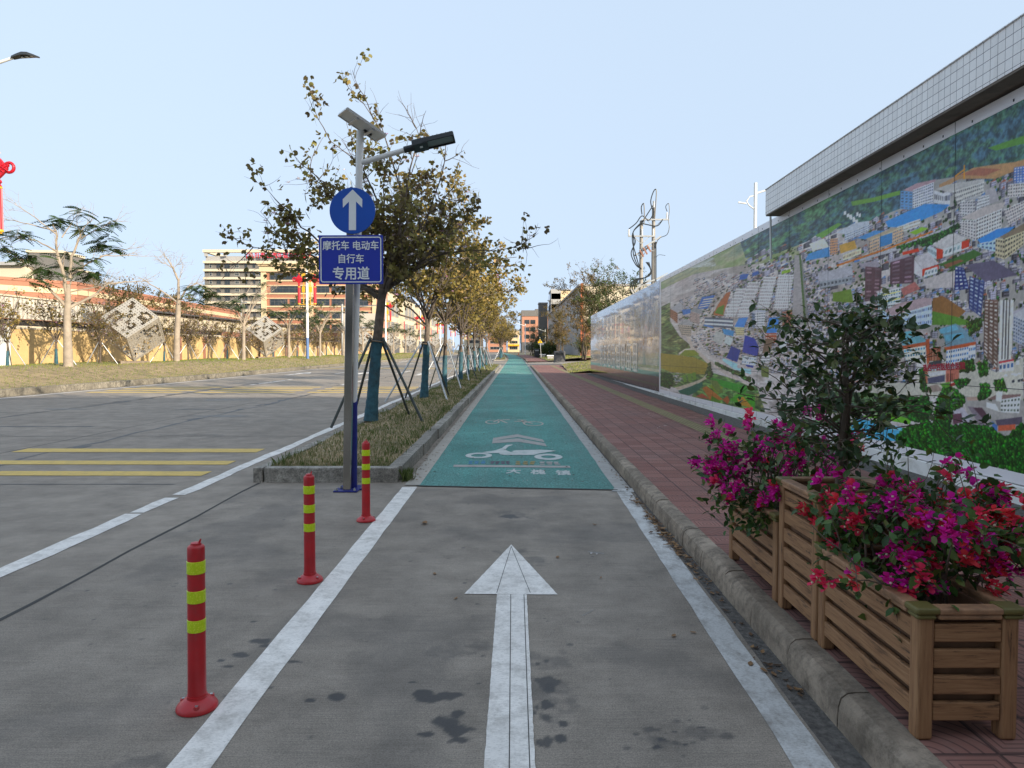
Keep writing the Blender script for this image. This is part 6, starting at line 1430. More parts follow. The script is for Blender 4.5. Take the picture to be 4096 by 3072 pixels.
for i, (lb, x, y, h) in enumerate(sl_):
    if s0 is None: o = s0 = stakes(lb, (x, y, .19), h, ((-1.05, -.75), (.72, -.95), (.62, .85), (-.75, 1.0)), [M['galv'], M['galv'], M['darkpipe'], M['darkpipe']], GS)
    else: o = copy_tree(s0); o.location = (x, y, .19); o['label'] = lb; o.rotation_euler = (0, 0, r.uniform(-.35, .35)); o.scale = (.9, 1, 1)

# flame trees on the far verge: pale trunks, flat spreading limbs, a few feathery leaves
def flame_tree(label, loc, rz, seed, trunk, trad, limbs, clusters, group='flame trees on the far verge', fr=(10, 14), fs=(.5, .8)):
    r = random.Random(seed); t = thing('flame_tree', label, 'tree', loc, rz, group); mb = MB(); mb.tube(trunk, trad, 12)
    for pts, ra, rb in limbs:
        n = len(pts); P = []
        for i in range(n - 1):
            for k in range(4): P.append(Vector(pts[i]).lerp(Vector(pts[i + 1]), k / 4) + rv(r) * .025 * (i + k > 0))
        P.append(Vector(pts[-1])); m = len(P); mb.tube(P, taper(ra, rb, m), 7)
        for k in range(9):
            j = r.randint(m // 3, m - 1); d = (P[j] - P[j - 1]).normalized(); Q = wander(r, P[j], d + rv(r) * .75 + Vector((0, 0, .25)), r.uniform(.4, 1.0), 5, .25, .04); mb.tube(Q, taper(max(.008, rb), .004, 6), 5, cap=False)
            for w_ in range(2): T = wander(r, Q[r.randint(2, 5)], d + rv(r) * .9, r.uniform(.2, .5), 3, .3); mb.tube(T, taper(.006, .003, 4), 4, cap=False)
    mb.build('trunk', [M['pale_bark']], t, True)
    P = []; Dd = []; sz = []; ti = []
    for c in clusters:
        c0 = Vector(c)
        for k in range(r.randint(*fr)): a = r.uniform(0, 6.283); P.append(c0 + rv(r) * .16); Dd.append(Vector((math.cos(a), math.sin(a), r.uniform(-.25, .45)))); sz.append(r.uniform(*fs)); ti.append(min(1, max(0, r.gauss(.35, .25))))
    leaf_mesh('crown', P, Dd, sz, ti, M['flame_leaf'], t, seed, 'frond', .25, False)
    return t
k1 = .0071
def fp(a, b, y=0.0): return ((a - 450) * k1, y, (1440 - b) * k1)
lim = [([fp(435, 1035), fp(335, 900, -.2), fp(250, 800, -.3), fp(120, 690, -.5)], .075, .012), ([fp(465, 1050), fp(590, 975, .2), fp(690, 880, .3), fp(820, 862, .4), fp(960, 850, .5)], .07, .010), ([fp(455, 990), fp(430, 820, .0), fp(398, 690, .1), fp(400, 560, .1)], .10, .03),
       ([fp(398, 690), fp(300, 640, -.4), fp(200, 640, -.8)], .04, .01), ([fp(400, 560), fp(330, 545, .2), fp(220, 515, .4), fp(140, 500, .5), fp(60, 480, .5)], .035, .007), ([fp(398, 580), fp(250, 460, -.3), fp(150, 400, -.4)], .03, .006),
       ([fp(470, 860), fp(482, 720, -.1), fp(525, 600, -.2), fp(545, 540, -.2), fp(605, 460, -.3)], .07, .01), ([fp(478, 830), fp(560, 760, .4), fp(650, 700, .7), fp(760, 640, .9), fp(900, 608, 1.1)], .05, .008), ([fp(640, 705), fp(800, 680, .4), fp(1000, 678, .5)], .03, .006), ([fp(535, 600), fp(620, 545, -.5), fp(740, 468, -.8)], .03, .006), ([fp(430, 600), fp(520, 430, .4)], .03, .006), ([fp(465, 950), fp(640, 905, -.5), fp(700, 880, -1.0)], .035, .008), ([fp(470, 900), fp(500, 790, .8), fp(470, 690, 1.3)], .04, .01)]
cl = [fp(*p, y) for p, y in (((640, 810), .2), ((600, 820), .3), ((560, 790), 0), ((590, 730), .4), ((340, 820), -.3), ((380, 840), -.2), ((270, 890), -.5), ((250, 760), -.3), ((150, 720), -.5), ((110, 690), -.4), ((60, 650), -.5), ((20, 640), -.3), ((-60, 640), -.2), ((180, 620), -.8), ((230, 600), -.6), ((620, 520), -.4), ((550, 545), -.2), ((700, 500), -.8), ((530, 430), -.3), ((650, 610), .9), ((700, 635), .9), ((450, 690), 1.2), ((380, 480), .2), ((440, 500), .3), ((430, 760), .9), ((690, 570), .5), ((280, 730), -.6))]
flame_tree('broad flame tree with a thick pale trunk beside the leftmost perforated cube', (-20.5, 32.8, .76), R(32), 41, [fp(450, 1450), fp(450, 1420), fp(449, 1250), fp(450, 1100), fp(455, 1000), fp(458, 900)], [.26, .205, .17, .155, .13, .10], lim, cl)
k1 = .0092
def fp(a, b, y=0.0): return ((a - 1172) * k1, y, (1397 - b) * k1)
lim = [([fp(1190, 990), fp(1190, 850), fp(1160, 770), fp(1130, 715), fp(1110, 690)], .09, .012), ([fp(1160, 770), fp(1120, 745), fp(1085, 738)], .03, .008), ([fp(1165, 765), fp(1195, 745)], .02, .006), ([fp(1185, 1000), fp(1130, 950, .2), fp(1060, 900, .4), fp(990, 855, .5), fp(950, 830, .5)], .06, .008), ([fp(1195, 990), fp(1240, 900, -.3), fp(1300, 868, -.5), fp(1360, 900, -.6), fp(1420, 950, -.6)], .06, .008), ([fp(1190, 870), fp(1215, 800, .2)], .03, .008), ([fp(1240, 900), fp(1270, 860, .6), fp(1340, 850, .8)], .03, .006)]
cl = [fp(*p, y) for p, y in (((1310, 985), -.5), ((1290, 930), -.4), ((1260, 900), -.3), ((1340, 930), -.6), ((1400, 945), -.6), ((1330, 890), -.5))]
flame_tree('lopped flame tree with one tall bare leader and leaves only on its right', (-20.6, 43.6, .8), R(28), 42, [fp(1172, 1405), fp(1172, 1380), fp(1178, 1200), fp(1188, 1050), fp(1192, 980)], [.24, .19, .17, .15, .12], lim, cl)
def gen_flame(seed, n=9, H=6.0, w=2.6):
    r = random.Random(seed); T = [(0, 0, -.1), (0, 0, .15), (.03, 0, 1.6), (.05, .02, 3.0)]; lim = []; cl = []
    for i in range(n):
        a = 2.4 * i + r.uniform(-.3, .3); z = r.uniform(3.9, H); ww = w * r.uniform(.6, 1.05); e = (ww * math.cos(a), ww * math.sin(a), z); m = (ww * .45 * math.cos(a + .2), ww * .45 * math.sin(a + .2), 2.9 + (z - 2.9) * .65); lim.append(([(.05, .02, r.uniform(2.4, 3.0)), m, e], .055, .008))
        if r.random() < .6: cl.append(e)
        if r.random() < .4: cl.append((m[0], m[1], m[2] + .2))
    return T, [.18, .15, .12, .10], lim, cl
fa = flame_tree('flame tree with yellowing tufts of leaves left of the second cube', (-20.6, 54.5, .82), 0, 43, *gen_flame(5))
fb = flame_tree('nearly bare flame tree just past the second cube', (-20.5, 65.2, .82), 0, 44, *gen_flame(9, 8, 5.6, 2.3))
for i, (y, lb) in enumerate(((75.5, 'slender flame tree between the lamp post and the sign post'), (86, 'slender flame tree beside the white camera pole'), (97, 'flame tree in front of the third cube'), (109, 'flame tree behind the first median trunk, before the fourth cube'), (122, 'flame tree between the fourth and fifth cube'), (136, 'small far flame tree past the fifth cube'), (152, 'small far flame tree near the last clear cubes'), (170, 'farthest flame tree one can pick out on the verge'))):
    c = copy_tree((fa, fb)[i % 2]); c.location = (-20.6 + D(y) * .5, y, .82); c.rotation_euler = (0, 0, 1.1 * i); c.scale = (.95 + .05 * (i % 3),) * 3; c['label'] = lb
# the row of small staked trees along the boundary wall
GW = 'small trees staked along the boundary wall'
def wlimbs(seed, n=16): return [((e[0][0], e[0][1], e[0][2]), .016, e[2]) for e in auto_limbs(seed, n, 3.6, 1.35, 1.35, 1.2, 1.75)]
wa = orchid_tree('young_tree', 'x', (0, 0, 0), 51, tk(.03, 1.25), wlimbs(2), 520, 120, 60, M['orchid_leaf'], (.07, .1), (7, .9), (.2, 1), GW, .75, .055, podlen=(.12, .22), podtint=(.4, 1))
wb = orchid_tree('young_tree', 'x', (0, 0, 0), 52, tk(-.04, 1.1), wlimbs(6, 18), 620, 60, 90, M['brown_leaf'], (.07, .1), (7, .85), (.0, .9), GW, 0, .055, podlen=(.12, .2), podtint=(.4, 1))
ws = None
ys = [(31.6, 0), (35.0, 0), (38.7, 1), (42.3, 1), (45.8, 0), (49.2, 1), (52.4, 1), (55.9, 0), (59.4, 1), (63, 1), (66.6, 0), (70.2, 1), (74, 0), (77.8, 1), (81.6, 1), (85.6, 0), (89.6, 1), (94, 0), (98.4, 1), (103, 0), (108, 1), (113, 0)]
desc = ['leftmost small tree, before the white end of the wall', 'small tree left of the broad flame tree', 'small tree right of the broad flame tree trunk', 'small tree hidden behind the first cube', 'small tree right of the first cube, left of the bare leader tree', 'first low bushy small tree right of the bare leader tree', 'second low bushy small tree right of the bare leader tree', 'small tree before the second cube', 'small tree at the left corner of the second cube', 'small tree behind the second cube', 'first small tree right of the second cube', 'second small tree right of the second cube', 'small tree left of the lamp post with the knots', 'small tree right of the lamp post with the knots', 'small tree left of the camera pole', 'small tree behind the camera pole', 'small tree behind the sign post', 'small tree left of the third cube', 'small tree behind the third cube', 'small tree right of the third cube', 'small tree left of the fourth cube', 'last small tree of the wall, behind the fourth cube']
for i, (y, k) in enumerate(ys):
    src = wb if k else wa; used = src.get('placed')
    o = copy_tree(src) if used else src
    src['placed'] = 1; o.location = (-22.5 + D(y) * .3, y, vz(-22.5, y) - .02); o.rotation_euler = (0, 0, 1.7 * i); s_ = .92 + .07 * (i * 7 % 4) / 2; o.scale = (s_, s_, s_); o['label'] = desc[i]; o['group'] = GW
    lb = desc[i].replace('small tree', 'tree'); lb = 'thin pipes staking the ' + lb
    if i in (3, 9, 18, 20): continue
    if ws is None: ws = q = stakes(lb, (-22.5, y, .8), 1.15, ((-.8, -.4), (.75, -.5), (.1, .9)), [M['galv']], 'stakes of the small wall trees', True, 0, .022, .08)
    else: q = copy_tree(ws)
    q.location = (o.location[0], y, o.location[2]); q['label'] = lb; q.rotation_euler = (0, 0, .55 + .3 * math.sin(i))
for o in (wa, wb):
    if 'placed' in o: del o['placed']
for o in bpy.data.objects:
    if 'placed' in o: del o['placed']
# ---------------------------------------------------------------- left side: boundary wall, sheds, perforated cubes, lamps, knots
M['ochre'] = mat('ochre_tiled_wall', (.60, .42, .19), .7, .08, 1.5, dirt=.35, dirtcol=(.40, .27, .12), dscale=1.2)
M['cream'] = plain('cream_render', (.60, .47, .29), .8, var=.05); M['creamlight'] = plain('pale_cream_render', (.58, .50, .37), .8, var=.05)
M['terracotta'] = plain('terracotta_render', (.36, .155, .095), .85, var=.06); M['pillar_red'] = plain('red_brown_pillar', (.28, .13, .085), .8, var=.15)
M['greyrender'] = plain('grey_render', (.15, .143, .135), .85, var=.06); M['lightgrey'] = plain('light_grey_render', (.36, .35, .34), .85, var=.06); M['slate'] = plain('dark_grey_render', (.10, .10, .105), .8, var=.08)
M['glass'] = plain('dark_glass', (.022, .030, .036), .12, var=.3, scale=1.2, spec=.6); M['blueglass'] = plain('blue_glass', (.02, .07, .17), .08, spec=.7); M['frame'] = plain('pale_window_frame', (.45, .45, .42), .5)
M['salmon'] = plain('salmon_render', (.44, .21, .135), .85, var=.05); M['red_paint'] = plain('signal_red', (.46, .008, .02), .4); M['gold'] = plain('gold_yellow_paint', (.72, .38, .02), .4); M['roofdark'] = plain('dark_roof', (.07, .068, .07), .8)
def m_corr():
    q = NT('corrugated_white_sheet'); X, Y, Z = q.xyz(); s = q.math('SINE', q.math('MULTIPLY', Y, 16)); c = q.ramp(q.math('MULTIPLY_ADD', s, .5, .5), [(0, (.38, .34, .28)), (.35, (.60, .55, .46)), (1, (.66, .61, .52))])
    q.bump(s, .5, .02); return q.set(c, .6)
M['corr'] = m_corr()
t = thing('boundary_wall', 'ochre yellow boundary wall behind the small staked trees', 'wall', (-24.4, 0, 0))
def yseg(nm, m, y0, y1, z0, z1, x0=0, th=.22, par=None, **k): q = MB(); q.box((x0 - th / 2, (y0 + y1) / 2, (z0 + z1) / 2), (th, y1 - y0, z1 - z0)); return q.build(nm, m, par, **k)
yseg('wall', M['ochre'], 34.6, 140, .6, 2.62, 0, .22, t); yseg('coping', M['creamlight'], 34.6, 140, 2.622, 2.70, .03, .30, t)
yseg('white_end', M['white_metal'], 8, 34.55, .6, 2.72, .02, .26, t)
for i in range(19): yseg('pillar', M['pillar_red'], 52 + 4.1 * i, 52.38 + 4.1 * i, .6, 2.60, .06, .20, t)
t = thing('factory_shed', 'long white corrugated shed behind the ochre wall, with a dark open band', 'building', (-30, 0, 0))
yseg('lower_wall', M['creamlight'], 10, 74, 0, 3.05, 0, .3, t); q = MB(); q.box((-1.2, 42, 3.25), (2.0, 64, .40)); q.build('dark_opening', plain('black_opening', (.012, .012, .012), .9), t)
yseg('corrugated_wall', M['corr'], 10, 52, 3.47, 4.75, .12, .3, t); yseg('eaves', M['creamlight'], 10, 52.05, 4.752, 4.85, .22, .5, t)
yseg('far_wall', M['creamlight'], 52.1, 95, 3.47, 4.6, .0, .3, t); yseg('downpipe', M['white_metal'], 52.3, 52.55, .5, 4.7, .22, .2, t)
q = MB(); q.box((-3, 74, 4.75), (7, 44, .14)); q.build('roof', M['roofdark'], t)
t = thing('striped_building', 'long terracotta building with a cream stripe rising behind the white shed', 'building')
FP = [(-76, 55), (-56.5, 78), (-51.7, 84.7), (-57, 146.6), (-62, 168)]
def bandwall(nm, m, z0, z1, off=0.0):
    q = MB()
    for (a, b) in zip(FP, FP[1:]):
        d = Vector((b[0] - a[0], b[1] - a[1], 0)); n = Vector((d.y, -d.x, 0)).normalized() * off; A = Vector((*a, 0)) + n; B = Vector((*b, 0)) + n; I = Vector((-n.y, n.x, 0)); back = Vector((-12, 6, 0))
        q.poly([A + Vector((0, 0, z0)), B + Vector((0, 0, z0)), B + Vector((0, 0, z1)), A + Vector((0, 0, z1))]); q.poly([A + Vector((0, 0, z1)), B + Vector((0, 0, z1)), B + back + Vector((0, 0, z1)), A + back + Vector((0, 0, z1))])
    return q.build(nm, m, t)
bandwall('wall', M['terracotta'], 0, 9.5); bandwall('stripe', M['cream'], 8.1, 8.72, .08); bandwall('parapet', M['terracotta'], 9.3, 9.62, .09)

# generic facade helper: local x along the front, front plane at y = 0, depth behind it
WM = {}
def window_mesh(w, h, nx, ny, fr='frame', deep=.12):
    k = (w, h, nx, ny, fr)
    if k not in WM:
        f = MB(); b = min(.09, w * .08)
        for x in (-w / 2 + b / 2, w / 2 - b / 2): f.box((x, -.03, 0), (b, .10, h))
        for z in (-h / 2 + b / 2, h / 2 - b / 2): f.box((0, -.03, z), (w - 2 * b, .10, b))
        for i in range(1, nx): f.box((-w / 2 + w * i / nx, -.02, 0), (b * .6, .07, h - 2 * b))
        for i in range(1, ny): f.box((0, -.015, -h / 2 + h * i / ny + h * .12), (w - 2 * b, .06, b * .6))
        p = MB(); p.box((0, .0, 0), (w - b, .04, h - b)); WM[k] = (f.mesh('window', M[fr]), p.mesh('pane', M['glass']))
    return WM[k]
def window(par, x, z, w, h, nx=3, ny=2, fr='frame', pane=None, y=0.0, rz=0):
    a, b = window_mesh(w, h, nx, ny, fr); o = link(bpy.data.objects.new('window', a), par); o.location = (x, y, z); o.rotation_euler = (0, 0, rz); p = link(bpy.data.objects.new('pane', b), o); return o
# the terracotta and cream works building in front of the grey flats
t = thing('works_building', 'terracotta and cream office block with long window bands, behind the blue signs', 'building', (-63.3, 180, 0))
q = MB(); q.box((14.5, 8, 10.6), (29, 16, 21.2)); q.build('wall', M['terracotta'], t)
for x, w in ((.65, 1.3), (12.5, 1.2), (22.4, 1.0), (28.5, 1.0)): q = MB(); q.box((x, -.12, 10.7), (w, .5, 21.4)); q.build('pilaster', M['cream'], t)
for k in range(6):
    zc = 3.75 + 3.25 * k
    for dz, hh, nm in ((1.02, .22, 'string_course'), (-1.06, .34, 'sill_band')): q = MB(); q.box((14.5, -.06, zc + dz), (28.9, .3, hh)); q.build(nm, M['cream'], t)
    for x, w, n in (((6.2, 8.0, 6), (11.0, 1.6, 1)) if k == 5 else ((7.0, 9.2, 6),) if k == 4 else ((4.4, 4.4, 4), (9.4, 4.4, 4))) + ((15.6, 3.2, 3), (19.4, 3.2, 3), (25.2, 3.6, 3)): window(t, x, zc, w, 1.66, n, 2, 'slate', y=-.05)
q = MB(); q.box((6.4, -.1, 22.0), (13.4, 1.2, 1.7)); q.box((6.4, -.35, 22.75), (13.8, 1.6, .35)); q.box((6.4, -.5, 23.1), (14.2, 2.0, .3)); q.build('cornice', M['cream'], t, bevel=.04)
q = MB(); q.box((21, .4, 22.7), (16, 2.0, 3.1)); q.box((21, .2, 24.3), (16.6, 2.6, .35)); q.box((21, 0, 24.7), (17.2, 3.0, .4)); q.build('parapet', M['cream'], t, bevel=.04)
text('parapet_lettering', '昊', 2.3, M['slate'], t, (20.6, -.66, 22.6), (R(90), 0, 0), 0, .06, 1.1)
q = MB(); q.box((29.03, 8, 10), (.12, 15.9, 20)); q.build('side_wall', M['salmon'], t)
# grey flats behind it
t = thing('apartment_block', 'grey apartment block with white floor bands and red roof lettering', 'building', (-107.8, 250, 0))
q = MB(); q.box((27, 9, 16.2), (54, 18, 32.4)); q.build('wall', M['greyrender'], t)
for k in range(10): q = MB(); q.box((27, -.5, 6.72 + 2.82 * k), (54.2, 1.2, .80)); q.build('floor_band', M['creamlight'], t)
q = MB(); q.box((27, 0, 36.0), (54.6, 1.4, 1.0)); q.box((.4, 9, 36.0), (1, 18, 1.0)); q.build('roof_beam', M['creamlight'], t)
for x in (.6, 7.2, 16.2, 25, 34, 43, 53): q = MB(); q.box((x, .2, 34.9), (1.0, .9, 1.4)); q.build('roof_column', M['lightgrey'], t)
q = MB(); q.box((27, 1.3, 33.4), (54, .4, 2.0)); q.build('roof_parapet', M['lightgrey'], t)
for k in range(8):
    z = 30.96 - 2.82 * k - .05
    for i, (x, w) in enumerate(((2.2, .9), (5.0, 1.5), (8.0, 1.9), (11.4, 1.5), (14.6, .9), (17.4, .9), (19.8, 1.6), (23.4, 2.0), (26.6, 1.6), (29.6, .9), (31.9, 2.2))):
        if k * 11 + i < 96: window(t, x, z, w, 1.45 if i not in (2, 7) else 2.0, 1 if w < 1.2 else 2, 2, 'slate' if i % 3 else 'frame', y=-.05)
text('roof_lettering', '升泰昌汽车智造加速器', 2.05, M['red_paint'], t, (27.8, -.9, 34.3), (R(90), 0, 0), .05, .05, .97)
q = MB(); o_ = (32.6, -1.8, 68.6)
for a, b in (((-2.2, -1.9), (2.2, -1.9)), ((-2.2, -1.9), (-2.2, .6)), ((2.2, -1.9), (2.2, .6)), ((-2.2, .6), (0, 2.2)), ((2.2, .6), (0, 2.2)), ((-.7, -1.6), (-.7, .6)), ((.7, -1.6), (.7, .6)), ((-.7, -.4), (.7, -.1))): q.bar(((o_[0] + a[0]) / 2, o_[1] / 2, (o_[2] + a[1]) / 2), ((o_[0] + b[0]) / 2, o_[1] / 2, (o_[2] + b[1]) / 2), .26, .15)
q.build('house_emblem', M['red_paint'], t)
# stepped white factory row further along the road
for i, (x0, y0, w, L, h, lb) in enumerate(((-38.0, 212, 14, 28, 19.5, 'first white factory block beyond the terracotta office, nearest of its row'), (-37.0, 243, 14, 28, 19.0, 'second white factory block of the row along the far left'), (-36.3, 276, 14, 30, 18.2, 'third white factory block of the row along the far left'), (-35.5, 310, 14, 36, 17, 'fourth and farthest white factory block of the row on the left'))):
    t = thing('white_factory', lb, 'building', (x0, y0, 0), 0, 'white factory blocks along the far left')
    q = MB(); q.box((-w / 2, L / 2, h / 2), (w, L, h)); q.build('wall', M['creamlight'], t); q = MB(); q.box((-w / 2, L / 2, h + .35), (w + 1.2, L + 1.2, .7)); q.build('roof', M['roofdark'], t)
    q = MB(); q.box((.06, L / 2, 2.6), (.14, L * .96, 4.6)); q.build('ground_floor_glazing', M['slate'], t)
    for k in range(2):
        for j in range(3): window(t, .08, 8.2 + 6.2 * k, L * .26, 4.6, 7, 1, 'creamlight', rz=R(90)).location = (.08, L * (.2 + .3 * j), 8.2 + 6.2 * k)
        window(t, -w * .55, 8.2 + 6.2 * k, 5.0, 3.4, 5, 1, 'creamlight', y=-.06)
    q = MB(); q.box((.14, L * .03, 9.5), (.1, 1.2, 3.4)); q.box((.14, L * .03, 6.2), (.1, 1.0, 1.8)); q.build('red_name_board', M['red_paint'], t)
    q = MB(); q.box((.2, L * .98, 4.0), (.2, 1.7, 2.0)); nb = q.build('number_plate', M['black_metal'], t)
    if i == 0: text('lettering', '2', 1.9, M['sign_white'], nb, (.34, L * .98, 4.0), (R(90), 0, R(90)), 0, .02)
t = thing('metal_hoarding', 'grey sheet metal hoarding panel beside the terracotta office', 'hoarding', (-36.5, 172, 0))
q = MB(); q.box((0, 0, 8.2), (9, .3, 4.2)); q.build('panel', M['corr'], t); q = MB(); q.box((0, -.25, 6.9), (9.4, .2, .35)); q.build('rail', M['galv'], t)
for x in (-3.8, 3.8): q = MB(); q.tube([(x, .2, 0), (x, .2, 8)], .2, 8); q.build('post', M['galv'], t)
t = thing('grey_office', 'grey flat roofed block rising behind the broad flame tree', 'building', (-86.9, 128, 0)); t.rotation_euler = (0, 0, R(6))
q = MB(); q.box((2.9, 4, 9.5), (5.8, 8, 19)); q.box((7.2, 4, 7.9), (2.78, 8, 15.8)); q.build('wall', M['greyrender'], t); q = MB(); q.box((2.9, 4, 19.2), (6.2, 8.4, .45)); q.box((7.4, 4, 15.95), (3.0, 8.4, .3)); q.build('roof', M['creamlight'], t)
for x in (1.2, 4.2, 7.2): window(t, x, 13.4, 1.3, 1.4, 2, 1, y=-.04)
t = thing('white_annex', 'white flat roofed annex at the left edge behind the terracotta building', 'building', (-92.5, 126, 0))
q = MB(); q.box((0, 5, 8.2), (13, 10, 16.4)); q.build('wall', M['creamlight'], t); q = MB(); q.box((0, 4.6, 16.7), (13.6, 11, .6)); q.build('roof', M['lightgrey'], t)
window(t, 3, 13.2, 4, 2.2, 4, 1, 'slate', y=-.05); window(t, -3, 13.2, 4, 2.2, 4, 1, 'slate', y=-.05)

# perforated steel cubes standing on a corner
M['cube_sheet'] = mat('brushed_perforated_steel', (.40, .37, .32), .45, .08, 5, metal=.25)
def cube_face(seed, N=13, L=2.12):
    """a square sheet made of small cells, some of them left out; the holes repeat nested squares as well as scatter"""
    r = random.Random(seed); c = L / N; hole = set()
    def sq(a, b, k): 
        for i in range(k): hole.update({(a + i, b), (a + i, b + k - 1), (a, b + i), (a + k - 1, b + i)})
    sq(1, 8, 4); sq(8, 2, 4); hole.update({(2 + 0, 9)} - {(2, 9)})
    for i in range(44): hole.add((r.randint(1, N - 2), r.randint(1, N - 2)))
    return hole, c, N
def perforated_cube(label, loc, rz, seed):
    t = thing('perforated_cube', label, 'sculpture', loc, rz, 'perforated steel cubes on the verge'); L = 2.12
    e1 = Vector((-.54, .64, .54)).normalized(); e2 = (Vector((.87, .10, .48)) - e1 * e1.dot(Vector((.87, .10, .48)))).normalized(); e3 = e1.cross(e2)
    if e3.z > 0: e3 = -e3
    Dv = Vector((0, 0, 0)); hts = [e1 * L * a + e2 * L * b + e3 * L * c_ for a in (0, 1) for b in (0, 1) for c_ in (0, 1)]; low = min(h.z for h in hts); lo = min(hts, key=lambda h: h.z); off = Vector((-lo.x, -lo.y, -low + .10))
    for fi, (o, X, Y) in enumerate(((Dv, e1, e2), (Dv, e2, e3), (Dv, e1, e3), (e3 * L, e1, e2), (e1 * L, e2, e3), (e2 * L, e1, e3))):
        hole, c, N = cube_face(seed + fi); nrm = X.cross(Y).normalized(); ctr = (e1 + e2 + e3) * L / 2
        if nrm.dot(o + (X + Y) * L / 2 - ctr) < 0: nrm = -nrm
        mb = MB(); M3 = Matrix((X, Y, nrm)).transposed()
        for i in range(N):
            for j in range(N):
                if (i, j) in hole: continue
                p = o + X * (c * (i + .5)) + Y * (c * (j + .5)) + off; h = c * .34; w = c / 2
                # a cell with a small square hole: four bars round it
                for (dx, dy, sx, sy) in ((0, (w + h * .5) / 2, 2 * w, w - h * .5), (0, -(w + h * .5) / 2, 2 * w, w - h * .5), ((w + h * .5) / 2, 0, w - h * .5, h), (-(w + h * .5) / 2, 0, w - h * .5, h)):
                    a = [(-sx / 2 + dx, -sy / 2 + dy), (sx / 2 + dx, -sy / 2 + dy), (sx / 2 + dx, sy / 2 + dy), (-sx / 2 + dx, sy / 2 + dy)]
                    mb.poly([p + X * u + Y * v for u, v in a]); 
        for i in (0, N):                             # edge ribs behind the sheet give it depth
            for (U, V_) in ((X, Y), (Y, X)): A = o + U * (c * i) + off - nrm * .03; mb.bar(A, A + V_ * L, .02, .05, 0, nrm)
        tag(mb.build('perforated_sheet', M['cube_sheet'], t), kind='stuff')
    q = MB(); q.box((0, .1, .06), (1.5, 1.2, .16)); q.build('base_slab', M['kerb'], t, bevel=.02)
    return t
cb = perforated_cube('largest and nearest perforated steel cube, right of the broad flame tree', (-21.6, 40.6, .80), R(35), 60)
for i, (y, lb) in enumerate(((62.5, 'second perforated steel cube, left of the white lamp post'), (103, 'third perforated steel cube, half hidden by the leaning trunk'), (127, 'fourth perforated steel cube, right of the leaning trunk'), (150, 'fifth perforated steel cube, left of the second median trunk'), (203, 'sixth perforated steel cube, small, right of the third median trunk'), (225, 'seventh perforated steel cube, small and far'), (250, 'eighth and farthest perforated steel cube'))):
    c = copy_tree(cb); c.location = (-21.7 + (D(y) * .2 if y < 160 else -.2), y, .82); c['label'] = lb; c.rotation_euler = (0, 0, R(31 - 2.5 * i)); 
    if y > 190: c.scale = (1.25,) * 3
# road lamps with paired knot ornaments
def road_lamp(label, y, x=-18.8):
    t = thing('road_lamp', label, 'street lamp', (x, y, .76), 0, 'white road lamps along the verge')
    q = MB(); q.tubez([(0, 0, 0), (0, 0, 1.9)], [.135, .13], 14, 0); q.build('base_band', M['lamp_blue'], t, True); q = MB(); q.tubez([(0, 0, 1.9), (0, 0, 11.5)], [.13, .075], 14, 0); q.build('pole', M['white_metal'], t, True)
    q = MB(); q.tube([(0, 0, 10.6), (.5, 0, 10.75), (1.35, 0, 11.03)], [.06, .055, .05], 10); q.build('arm', M['white_metal'], t, True)
    q = MB(); q.tube([(0, 0, 10.2), (-.5, 0, 10.35), (-1.0, 0, 10.5)], [.05, .05, .045], 10); q.build('arm', M['white_metal'], t, True)
    def head(x0, z0, s_):
        h = MB(); P = []; w = [.10, .13, .17, .16, .09, .02]; hgt = [.06, .08, .10, .09, .05, .02]; b = len(h.v)
        for i in range(6):
            xx = x0 + s_ * (.0 + .19 * i); zz = z0 + .065 * i - .012 * i * i
            h.v += [(xx, -w[i], zz - .02), (xx, w[i], zz - .02), (xx, w[i] * .7, zz + hgt[i]), (xx, -w[i] * .7, zz + hgt[i])]
        for i in range(5):
            for k in range(4): a = b + i * 4 + k; c = b + i * 4 + (k + 1) % 4; h.f.append((a, c, c + 4, a + 4)); h.m.append(0); h.a.append(0.0)
        h.f += [(b + 3, b + 2, b + 1, b), (b + 20, b + 21, b + 22, b + 23)]; h.m += [0, 0]; h.a += [0.0, 0.0]; o = h.build('lamp_head', M['black_metal'], t, True)
        for i in range(3):
            l = MB(); l.tube([(x0 + s_ * (.36 + .17 * i), 0, z0 + .045 + .02 * i), (x0 + s_ * (.36 + .17 * i), 0, z0 + .062 + .02 * i - .05)], .065, 12); l.build('lens', M['glass_lamp'], o)
    head(1.33, 11.02, 1); head(-.98, 10.5, -1)
    f = MB()
    for s_ in (-1, 1):
        f.bar((s_ * .30, 0, 4.95), (s_ * .30, 0, 7.75), .05, .05); f.bar((s_ * .05, 0, 7.75), (s_ * .80, 0, 7.75), .06, .05); f.bar((s_ * .05, 0, 4.95), (s_ * .8, 0, 4.95), .06, .05); f.box((s_ * .30, .0, 7.45), (.36, .02, .5)); f.bar((s_ * .12, 0, 7.3), (s_ * .42, 0, 6.5), .03, .03); f.bar((s_ * .46, 0, 7.3), (s_ * .16, 0, 6.5), .03, .03); f.box((s_ * .32, 0, 6.3), (.28, .02, .5))
    f.build('ornament_bracket', M['gold'], t); return t
